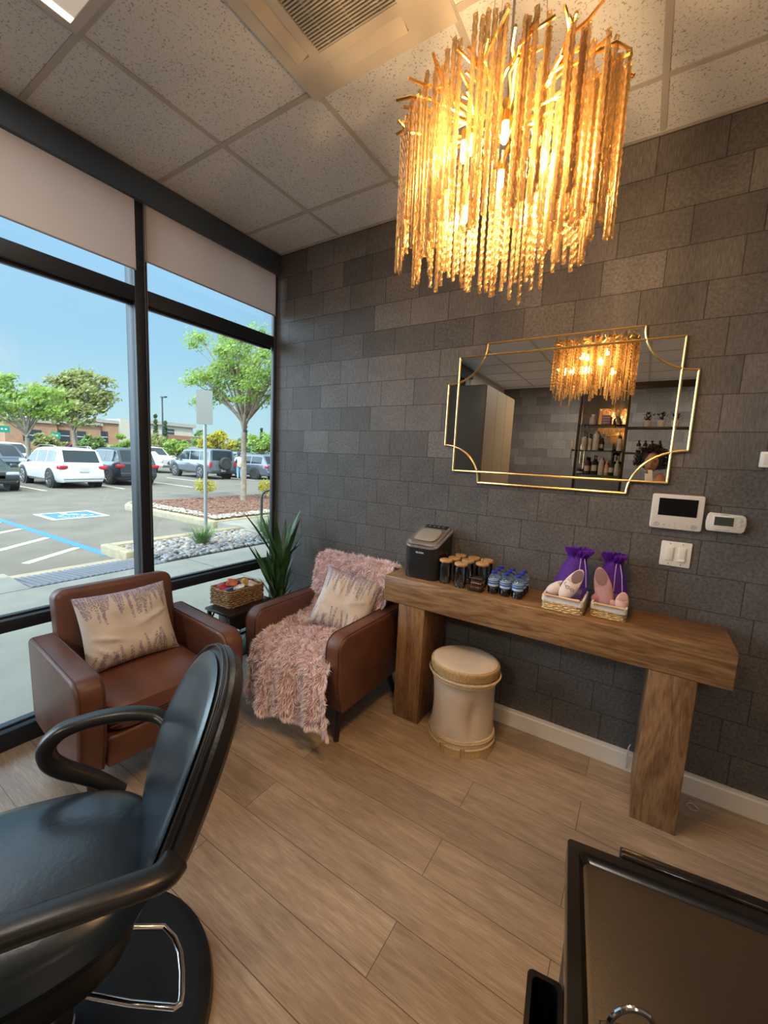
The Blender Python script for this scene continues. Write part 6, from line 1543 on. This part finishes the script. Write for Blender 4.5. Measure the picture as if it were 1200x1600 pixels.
tree('slim pale-barked tree in front of the parked dark SUV at the left', -21.2, 4.75, GZ, 1.9, (2.3, 1.5, 3.3), 14, 4200, 0.10, L_LIME, 9, 0.10)
tree('broad olive-green tree behind the white SUV', -33, 11.0, GZ, 2.6, (3.3, 2.7, 4.7), 18, 7000, 0.17, L_OLV, 10, 0.16)
far = [(-36, 15.9, 1.9, 2.6, L_LIME, 'small lime tree beside the end of the tan building'), (-40, 20.4, 2.2, 3.0, L_OLV, 'small yellowish tree just right of the window mullion'),
       (-36, 20.6, 2.4, 2.6, L_LIME, 'round lime tree behind the white pickup'), (-37.4, 24.4, 2.4, 3.6, L_GRN, 'mid-green tree left of the sign plate'), (-30, 20.6, 2.2, 3.3, L_YEL, 'bright yellow-green tree right of the sign pole'),
       (-36, 27.2, 2.2, 2.9, L_OLV, 'olive tree between the sign pole and the young tree'), (-31, 26.6, 2.4, 3.6, L_LIME, 'lime tree just right of the young tree trunk'), (-29, 26.6, 2.6, 3.9, L_LIME, 'tall lime tree at the far right edge of the window'),
       (-45, 8.0, 3.0, 3.4, L_GRN, 'green tree far behind the left parked cars'), (-38, 4.0, 2.6, 3.2, L_OLV, 'olive tree at the far left edge of the left window'), (-46, 13.5, 2.2, 2.6, L_OLV, 'low olive tree in front of the tan building'), (-44, 16.6, 2.0, 2.6, L_GRN, 'low green tree in front of the tan building entrance')]
for i, (x, y, r, h, m, l) in enumerate(far): tree(l, x, y, GZ, h*0.35, (r*0.8, h*0.42, h*0.66), 9, 2300, 0.16, m, 30+i, 0.09, 0, G)
def cypress(label, x, y, h, seed):
    rnd = random.Random(seed); t = thing('cypress_tree', label, 'tree', (x, y, GZ), 0, 'thin cypress trees on the horizon'); f = MB()
    for k in range(8): leafball(f, (0, 0, h*(0.12+0.105*k)), 0.55*(1-0.09*k), 130, 0.16, rnd, 1.6)
    f.build('foliage', L_DRK, t, smooth=False); MB().cyl((0, 0, 0), (0, 0, h*0.9), 0.12, 0.04, 8).build('trunk', MATS['bark_brown'], t)
for i, (x, y, h, l) in enumerate(((-60, 31.6, 7.6, 'cypress left of the lamp post beside the mullion'), (-60, 33.1, 6.6, 'shorter cypress right beside the mullion'), (-58, 46.5, 7.3, 'cypress seen behind the sign pole'), (-52, 44.8, 6.6, 'cypress right of the sign pole'), (-50, 52.5, 6.2, 'cypress left of the young tree trunk'))): cypress(l, x, y, h, i)
t = thing('lamp_post', 'tall dark car park lamp post seen through the right window', 'lamp post', (-42, 22.6, GZ)); MB().cyl((0, 0, 0), (0, 0, 7.2), 0.10, 0.07, 10).build('pole', M_FR, t); MB().box((0.3, 0, 7.2), (0.9, 0.3, 0.12)).build('lamp_head', M_FR, t)
t = thing('lamp_post', 'pale street pole between the olive tree and the tan building', 'lamp post', (-60, 21.2, GZ)); MB().cyl((0, 0, 0), (0, 0, 4.4), 0.26, 0.2, 10).build('pole', mat('pole_pale', (0.45, 0.44, 0.40), 0.6), t); MB().tube([(0, 0, 4.3), (0, -3, 4.6), (0, -7.5, 4.7)], 0.09, 8).build('mast_arm', MATS['pole_pale'], t)
M_SGN = mat('sign_green', (0.01, 0.26, 0.16), 0.5)
for x, y, z, w_, l in ((-60, 13.75, 3.1, 2.0, 'green street name sign at the left edge of the left window'), (-60, 19.1, 2.75, 1.0, 'small green street name sign in front of the tan building')):
    t = thing('street_sign', l, 'street sign', (x, y, GZ), 0, None); MB().cyl((0, 0, 0), (0, 0, z+0.4), 0.08, 0.08, 8).build('pole', MATS['pole_pale'], t); MB().box((0.12, 0, z), (0.06, w_, 0.75)).build('sign_plate', M_SGN, t, smooth=False)
    for k in range(int(w_/0.34)): MB().box((0.16, -w_/2+0.28+0.34*k, z), (0.01, 0.20, 0.16)).build('lettering', M_PW, t, smooth=False)
# buildings across the street
def building(label, boxes, wins, mw, group=None):
    t = thing('building', label, 'building', boxes[0][0], 0, group); o0 = Vector(boxes[0][0])
    for (c, d, m, nm) in boxes[0][1]: MB().box(c, d).build(nm, m, t, smooth=False)
    for (c, d) in wins:
        f = MB().box(c, d).build('window', mw, t, smooth=False); MB().box((c[0]+0.06, c[1], c[2]), (0.05, d[1]*0.9, 0.08)).build('glazing_bar', M_PW, f, smooth=False)
B_TAN = mat('brick_tan', (0.38, 0.21, 0.12), 0.9, noise_amt=0.1, nscale=2); B_CRM = mat('stucco_cream', (0.50, 0.45, 0.36), 0.9); B_ROOF = mat('roof_band', (0.36, 0.33, 0.28), 0.7); B_WIN = mat('dark_window', (0.04, 0.05, 0.06), 0.15)
building('tan brick commercial building with a flat roof behind the white SUV', [((-72, 27.5, GZ), [((0, 2.5, 2.6), (8, 7.0, 5.6), B_TAN, 'wall'), ((0, 2.5, 5.5), (8.6, 7.6, 0.5), B_ROOF, 'roof_cornice'), ((0.2, -3.0, 2.3), (8, 6.0, 5.0), B_TAN, 'wall'), ((0.2, -3.0, 4.9), (8.8, 6.4, 0.4), B_ROOF, 'roof_cornice'), ((0.6, 3.4, 2.9), (8.2, 1.6, 6.3), B_CRM, 'pier'), ((3.4, -8.5, 2.2), (3, 5.6, 4.6), B_TAN, 'wall'), ((3.4, -8.5, 4.6), (3.6, 6.0, 0.35), B_ROOF, 'roof_cornice')])],
         [((4.05, 0.4, 3.1), (0.1, 1.3, 1.7)), ((4.05, 4.9, 2.9), (0.1, 1.2, 2.2)), ((4.25, -2.6, 2.9), (0.1, 1.2, 1.6)), ((4.25, -4.6, 2.9), (0.1, 1.2, 1.6)), ((4.95, -8.5, 2.7), (0.1, 2.0, 1.5))], B_WIN)
building('long low tan building behind the trees at the left edge', [((-82, 14.0, GZ), [((0, 0, 2.7), (8, 22, 5.6), B_TAN, 'wall'), ((0.2, -6, 5.9), (9, 10, 0.8), B_ROOF, 'roof_cornice'), ((0.1, 5, 5.6), (8.6, 12, 0.5), B_CRM, 'roof_band')])], [((4.05, -6, 2.8), (0.1, 3, 1.6)), ((4.05, -1, 2.8), (0.1, 3, 1.6)), ((4.05, 4, 2.8), (0.1, 3, 1.6)), ((4.05, 8.5, 2.8), (0.1, 2, 1.6))], B_WIN)
building('distant low house with a reddish roof seen left of the sign pole', [((-85, 48.5, GZ), [((0, 0, 2.0), (8, 8, 4.0), B_CRM, 'wall'), ((0.3, 0, 4.2), (9, 9, 0.9), mat('roof_red', (0.30, 0.13, 0.08), 0.8), 'roof')])], [((4.05, -1, 2.4), (0.1, 1.6, 1.2))], B_WIN)
building('distant pale grey-roofed building on the rise beside the lamp post', [((-110, 60, GZ), [((0, 0, 4.0), (8, 14, 8.4), B_CRM, 'wall'), ((0.3, 0, 8.4), (9, 15, 0.9), B_ROOF, 'roof')])], [((4.05, 0, 6.4), (0.1, 3, 1.4))], B_WIN)
o = MB().box2((-50.2, 18.6, GZ), (-49.9, 24.5, 1.75)).build('garden_wall', B_CRM, None, smooth=False); tag(o, 'low cream boundary wall in front of the tan building', 'wall')
o = MB().box2((-31.2, 20, GZ), (-30.9, 40, 0.0)).build('planter_kerb', M_KERB, None, smooth=False); tag(o, 'low concrete planter kerb in front of the russet hedge', 'kerb')
mb = MB(); rnd = random.Random(77)
for k in range(60): leafball(mb, (rnd.uniform(-33.5, -32.2), rnd.uniform(21, 42), 0.55+rnd.uniform(0, .5)), 0.8, 60, 0.13, rnd, 0.7)
o = mb.build('hedge', L_RED, None, smooth=False); tag(o, 'russet hedge running behind the parked grey SUVs', 'hedge')
mb = MB()
for k in range(120): leafball(mb, (rnd.uniform(-122, -118), -20+k*1.2, rnd.uniform(1.5, 2.8)), 3.0, 50, 0.5, rnd, 0.8)
o = mb.build('tree_belt', L_DRK, None, smooth=False); tag(o, 'dark belt of distant trees along the horizon', 'trees', None, 'stuff')
mb = MB()
for k in range(26): leafball(mb, (rnd.uniform(-47.5, -47), 1+k*1.15, 0.6), 0.75, 60, 0.16, rnd, 0.9)
o = mb.build('hedge', L_GRN, None, smooth=False); tag(o, 'low green hedge along the street behind the left cars', 'hedge')

# ---- vehicles
M_TYRE = mat('tyre', (0.025, 0.024, 0.023), 0.8); M_RIM = mat('alloy_rim', (0.50, 0.50, 0.50), 0.3, 0.9); M_CGL = mat('car_glass', (0.025, 0.035, 0.04), 0.06, spec=0.35); M_TAIL = mat('tail_lamp', (0.50, 0.02, 0.025), 0.2); M_HEAD = mat('head_lamp', (0.6, 0.6, 0.6), 0.1, 0.4)
M_TRIM = mat('car_trim', (0.03, 0.03, 0.032), 0.6); M_PLATE = mat('number_plate', (0.62, 0.62, 0.60), 0.5)
def car(name, label, x, y, heading, col, kind='suv', L=4.65, W=1.86, Hh=1.66, rough=0.25, metal=0.3, spare=False, rails=False, group='cars in the car park', wr=0.36, rearpos=0.22):
    """local +X is forward, origin on the ground below the middle"""
    t = thing(name, label, 'truck' if kind == 'pickup' else 'car', (x, y, GZ), math.radians(heading), group)
    MP = mat('paint_%s_%d' % (name, int(sum(col)*1000)), col, rough, metal, coat=0.6)
    h = L/2; B = 0.58*Hh                                       # belt height
    if kind == 'suv':   st = [(-h, .30, .52, .52), (-h+.03, .26, B*.98, B*1.0), (-h+.10, .24, B*1.03, B*1.08), (-h+.42, .24, B*1.04, Hh-.07), (-h+.75, .24, B*1.03, Hh-.01), (-.3, .24, B*1.0, Hh), (.35, .24, B*.99, Hh-.05), (1.15, .24, B*.985, B*1.02), (1.5, .24, B*.95, B*.97), (h-.25, .26, B*.86, B*.88), (h-.05, .30, B*.70, B*.72), (h, .36, .50, .50)]
    elif kind == 'boxy': st = [(-h, .42, .62, .62), (-h+.02, .38, B*1.0, B*1.02), (-h+.06, .36, B*1.02, B*1.08), (-h+.13, .36, B*1.02, Hh-.05), (-h+.3, .36, B*1.02, Hh), (0, .36, B*1.0, Hh), (.55, .36, B*1.0, Hh-.03), (.95, .36, B*1.0, B*1.03), (1.3, .36, B*.99, B*1.0), (h-.2, .38, B*.96, B*.97), (h-.03, .40, B*.90, B*.91), (h, .42, .66, .66)]
    elif kind == 'sedan': st = [(-h, .32, .52, .52), (-h+.04, .28, B*.98, B*1.0), (-h+.4, .26, B*1.02, B*1.05), (-h+1.15, .24, B*1.02, Hh-.05), (-.35, .24, B*1.0, Hh), (.25, .24, B*.98, Hh-.04), (1.15, .24, B*.96, B*.99), (h-.4, .26, B*.86, B*.88), (h-.06, .28, B*.68, B*.70), (h, .34, .46, .46)]
    else:               st = [(-h, .50, B*.98, B*.99), (-h+.05, .46, B*1.0, B*1.01), (-h+1.7, .44, B*1.0, B*1.01), (-h+1.74, .42, B*1.0, B*1.06), (-h+1.95, .40, B*1.0, Hh-.06), (-.2, .40, B*1.0, Hh), (.45, .40, B*1.0, Hh-.05), (1.15, .40, B*1.0, B*1.04), (1.5, .40, B*.99, B*1.02), (h-.15, .42, B*.95, B*.97), (h-.03, .42, B*.88, B*.90), (h, .46, .62, .62)]
    tb = {'suv': .80, 'boxy': .90, 'sedan': .76, 'pickup': .82}[kind]
    def ring(s):
        X, zb, zbelt, zt = s; e = 1-0.16*max(0, (abs(X)-h+.7)/.7)**2; w = W/2*e; f = min(1, max(0, (zt-zbelt)/(Hh-B))); wt = w*(1-(1-tb)*f)-0.03*(1-f)
        P = [(0, zb), (w*.90, zb), (w*.985, zb+.10), (w, (zb+zbelt)/2+.05), (w*.985, zbelt-.04), (w*.965, zbelt), (wt, zbelt+(zt-zbelt)*.86), (wt*.86, zt-.01*f), (0, zt+.02*f)]
        return [(X, yy, zz) for yy, zz in P]+[(X, -yy, zz) for yy, zz in reversed(P[1:-1])]
    rings = [ring(s) for s in st]; n = len(rings[0]); vs = [p for r in rings for p in r]; fs = [(i*n+k, i*n+(k+1) % n, (i+1)*n+(k+1) % n, (i+1)*n+k) for i in range(len(rings)-1) for k in range(n)]
    fs += [tuple(reversed(range(n))), tuple((len(rings)-1)*n+k for k in range(n))]
    MB().add(vs, fs).build('body', MP, t, angle=0.55)
    def side(xq, f, s):
        for i in range(len(st)-1):
            if st[i][0] <= xq <= st[i+1][0]:
                k = (xq-st[i][0])/(st[i+1][0]-st[i][0]); a, b = rings[i], rings[i+1]
                A = Vector(a[5]).lerp(Vector(b[5]), k); C_ = Vector(a[6]).lerp(Vector(b[6]), k); p = A.lerp(C_, f); return Vector((p.x, (p.y+.006)*s, p.z+.002))
    g0 = {'suv': -h+.42, 'boxy': -h+.20, 'sedan': -h+.95, 'pickup': -h+1.95}[kind]; g1 = {'suv': 1.02, 'boxy': .86, 'sedan': 1.0, 'pickup': 1.02}[kind]
    cuts = [g0, g0+(g1-g0)*.30, g0+(g1-g0)*.64, g1]
    for s in (-1, 1):
        for q in range(3):
            a, b = cuts[q]+.04, cuts[q+1]-.03; vs = []; m = 6
            for k in range(m+1):
                xx = a+(b-a)*k/m; vs += [tuple(side(xx, .10, s)), tuple(side(xx, .93, s))]
            MB().add(vs, [(2*k, 2*k+2, 2*k+3, 2*k+1) for k in range(m)]).build('side_window', M_CGL, t)
        for q in (1, 2):
            z_ = B*.86; MB().box((cuts[q]+.12, s*(W/2+.004), z_), (.16, .02, .03)).build('door_handle', M_TRIM if kind == 'boxy' else MP, t)
        MB().box((1.0 if kind != 'pickup' else 1.05, s*(W/2+.09), B*1.06), (.12, .20, .14)).build('wing_mirror', MP, t, bevel=.03)
    def glass_end(i, j, name, inset=.12):
        a, b = rings[i], rings[j]; A0, A1 = Vector(a[5]), Vector(a[-5]); B0, B1 = Vector(b[7]), Vector(b[-7])
        q = [A0.lerp(A1, inset*.6), A1.lerp(A0, inset*.6), B1.lerp(B0, inset*.2), B0.lerp(B1, inset*.2)]; nrm = (q[1]-q[0]).cross(q[3]-q[0]).normalized()
        sg = -1 if i < j else 1
        off = Vector((sg*.02 if (i < j) else .02, 0, .015))
        q = [q[0].lerp(q[3], .10)+off, q[1].lerp(q[2], .10)+off, q[1].lerp(q[2], .92)+off, q[0].lerp(q[3], .92)+off]
        MB().add([tuple(p) for p in q], [(0, 1, 2, 3)]).build(name, M_CGL, t, smooth=False)
    ri = {'suv': (2, 3), 'boxy': (2, 3), 'sedan': (2, 3), 'pickup': (3, 4)}[kind]; wi = {'suv': (7, 6), 'boxy': (7, 6), 'sedan': (6, 5), 'pickup': (7, 6)}[kind]
    glass_end(*ri, 'rear_window'); glass_end(*wi, 'windscreen')
    xr_, xf = -h+L*.2, h-L*.19
    for xx in (xr_, xf):
        for s in (-1, 1):
            ar = MB(); ar.cyl((xx, s*(W/2-.25), wr), (xx, s*(W/2+.004), wr), wr*1.16, wr*1.16, 28); ar.build('wheel_arch', M_TRIM, t)
            wh = MB().lathe([(wr*.62, -.11), (wr*.92, -.12), (wr, -.08), (wr, .08), (wr*.92, .12), (wr*.62, .115)], seg=28, mtx=Matrix.Translation((xx, s*(W/2-.09), wr)) @ Matrix.Rotation(PI/2, 4, 'X')).build('wheel', M_TYRE, t)
            rm = MB().lathe([(wr*.66, -.06), (wr*.66, .119), (wr*.60, .122), (wr*.58, .085), (.0001, .085)], seg=24, mtx=Matrix.Translation((xx, s*(W/2-.09), wr)) @ Matrix.Rotation(-s*PI/2, 4, 'X'))
            for k in range(5):
                a = k*2*PI/5; rm.box((xx+wr*.30*math.cos(a), s*(W/2+.012), wr+wr*.30*math.sin(a)), (wr*.62, .03, wr*.16), (0, -a, 0))
            rm.build('rim', M_RIM, wh)
    e = 0.90
    for s in (-1, 1):
        if kind in ('boxy', 'pickup'): MB().box((-h+.03, s*(W/2*e-.05), B*.85), (.08, .14, .30)).build('tail_light', M_TAIL, t, bevel=.01)
        else: MB().box((-h+.10, s*(W/2*e-.13), B*.90), (.20, .42, .14), (0, 0, s*0.25)).build('tail_light', M_TAIL, t, bevel=.03)
        MB().box((h-.13, s*(W/2*e-.16), B*.76), (.22, .32, .14), (0, 0, -s*0.3)).build('headlight', M_HEAD, t, bevel=.03)
    MB().box((-h+.01, 0, .47), (.10, W*.84, .20)).build('rear_bumper', MP if kind == 'suv' else M_TRIM, t, bevel=.03); MB().box((h-.01, 0, .50), (.10, W*.84, .18)).build('front_bumper', MP if kind != 'pickup' else M_RIM, t, bevel=.03)
    MB().box((h+.005, 0, B*.70), (.07, W*.46, .24)).build('grille', M_TRIM if kind != 'pickup' else M_RIM, t, bevel=.02)
    MB().box((-h-.035 if kind != 'suv' else -h-.012, 0, B*.80 if kind == 'suv' else .56), (.02, .32, .16)).build('number_plate', M_PLATE, t, smooth=False)
    if rails:
        for s in (-1, 1): MB().tube([(-h+.8, s*W*.36, Hh-.01), (-h+.95, s*W*.36, Hh+.05), (.2, s*W*.36, Hh+.05), (.4, s*W*.36, Hh-.02)], .018, 6).build('roof_rail', M_RIM, t)
    if spare:
        MB().lathe([(.20, -.11), (.33, -.12), (.385, -.07), (.385, .07), (.33, .12), (.20, .11)], seg=28, mtx=Matrix.Translation((-h-.14, -.05, B*.92)) @ Matrix.Rotation(PI/2, 4, 'Y')).build('spare_tyre', M_TYRE, t)
        sp_ = MB().lathe([(.21, -.04), (.21, .09), (.0001, .09)], seg=24, mtx=Matrix.Translation((-h-.14, -.05, B*.92)) @ Matrix.Rotation(-PI/2, 4, 'Y'))
        for k in range(6):
            a = k*PI/3; sp_.box((-h-.245, -.05+.11*math.cos(a), B*.92+.11*math.sin(a)), (.03, .17, .045), (a, 0, 0))
        sp_.build('spare_rim', mat('rim_dark', (0.10, 0.10, 0.10), 0.4, 0.5), t)
    return t
car('suv', 'white SUV with red tail lights parked in the middle of the left window', -17.95, 4.80, 180, (0.74, 0.74, 0.73), 'suv', 4.4, 1.66, 1.57, metal=0.0, rails=True)
car('suv', 'large dark grey SUV right of the white SUV, partly behind the mullion', -18.9, 7.35, 177, (0.035, 0.045, 0.055), 'suv', 4.8, 1.78, 1.64)
car('boxy_suv', 'grey boxy SUV with a spare wheel on its tailgate', -21.45, 13.55, 177, (0.15, 0.165, 0.18), 'boxy', 4.75, 1.9, 1.82, spare=True, wr=.41)
car('suv', 'grey SUV parked right of the young tree trunk', -20.4, 16.3, 188, (0.14, 0.155, 0.18), 'suv', 4.85, 1.88, 1.62)
car('pickup_truck', 'white pickup truck facing the window behind the boxy grey SUV', -28.4, 13.9, 4, (0.60, 0.58, 0.53), 'pickup', 5.7, 1.98, 1.84, metal=0.0, wr=.42)
car('sedan', 'dark grey sedan cut off by the left edge of the left window', -17.6, 1.95, 0, (0.05, 0.065, 0.08), 'sedan', 4.6, 1.8, 1.36)
car('suv', 'dark blue SUV facing the window behind the low shrub', -24.6, 4.45, -2, (0.02, 0.028, 0.045), 'suv', 4.7, 1.88, 1.58)
car('suv', 'white SUV parked behind the dark blue one at far left', -30.5, 6.5, 0, (0.66, 0.67, 0.68), 'suv', 4.7, 1.88, 1.66, metal=0.0)
car('pickup_truck', 'red pickup truck driving on the street behind the white SUV', -64.5, 22.6, 268, (0.30, 0.025, 0.03), 'pickup', 6.2, 2.0, 1.90, metal=0.0, wr=.42)
car('sedan', 'silver sedan seen over the bonnet of the boxy grey SUV', -28.5, 17.4, 165, (0.45, 0.47, 0.48), 'sedan', 4.7, 1.84, 1.62)
car('suv', 'silver grey SUV behind the open boot, left of the young tree trunk', -28.0, 20.6, 180, (0.20, 0.22, 0.24), 'suv', 4.7, 1.86, 1.74)
# person by the cars
t = thing('person', 'person in a white top and light blue jeans standing beside the parked cars', 'person', (-18.5, 14.15, GZ), math.radians(70))
V = [((0,0,.90),(.13,.10)), ((0,0.02,1.10),(.11,.09)), ((0,.06,1.30),(.13,.09)), ((0,.10,1.43),.05), ((-.18,.06,1.36),.045), ((-.24,.14,1.12),.036), ((-.20,.34,1.05),.03), ((.18,.06,1.36),.045), ((.24,.12,1.12),.036), ((.20,.32,1.05),.03), ((-.09,0,.84),.09), ((-.10,.02,.48),.062), ((-.10,-.02,.10),.045), ((-.10,.10,.04),.035), ((.09,0,.84),.09), ((.10,.04,.48),.062), ((.10,.0,.10),.045), ((.10,.12,.04),.035), ((0,.13,1.50),.045)]
skin_chain('body', V, [(0,1),(1,2),(2,3),(2,4),(4,5),(5,6),(2,7),(7,8),(8,9),(0,10),(10,11),(11,12),(12,13),(0,14),(14,15),(15,16),(16,17),(3,18)], M_SKIN, t, 2)
skin_chain('white_top', [((0,0,.93),(.15,.12)), ((0,.02,1.10),(.13,.11)), ((0,.06,1.31),(.15,.11)), ((0,.09,1.40),.06), ((-.185,.06,1.355),.06), ((-.24,.13,1.14),.05), ((.185,.06,1.355),.06), ((.24,.12,1.14),.05)], [(0,1),(1,2),(2,3),(2,4),(4,5),(2,6),(6,7)], mat('cotton_white', (0.72, 0.72, 0.72), 0.85), t, 2)
skin_chain('jeans', [((0,0,.92),(.145,.115)), ((-.09,0,.80),.10), ((-.10,.02,.48),.075), ((-.10,-.02,.12),.058), ((.09,0,.80),.10), ((.10,.04,.48),.075), ((.10,.0,.12),.058)], [(0,1),(1,2),(2,3),(0,4),(4,5),(5,6)], mat('denim_light', (0.24, 0.40, 0.55), 0.85), t, 2)
h, MT = head(t, (0, .16, 1.62), 0, -0.25, 0, M_SKIN)
MB().lathe([(.0001,.125),(.07,.105),(.095,.05),(.098,-.02),(.085,-.10),(.06,-.20),(.0001,-.22)], seg=20, mtx=MT @ Matrix.Translation((0,-.03,0))).build('hair', MATS['hair_dark'], t)
for s in (-1, 1): hand(t, (s*.20, .34, 1.05), (0, 1, -.1), (-s*.9, 0, -.3), M_SKIN, .4, 1.0, -s)
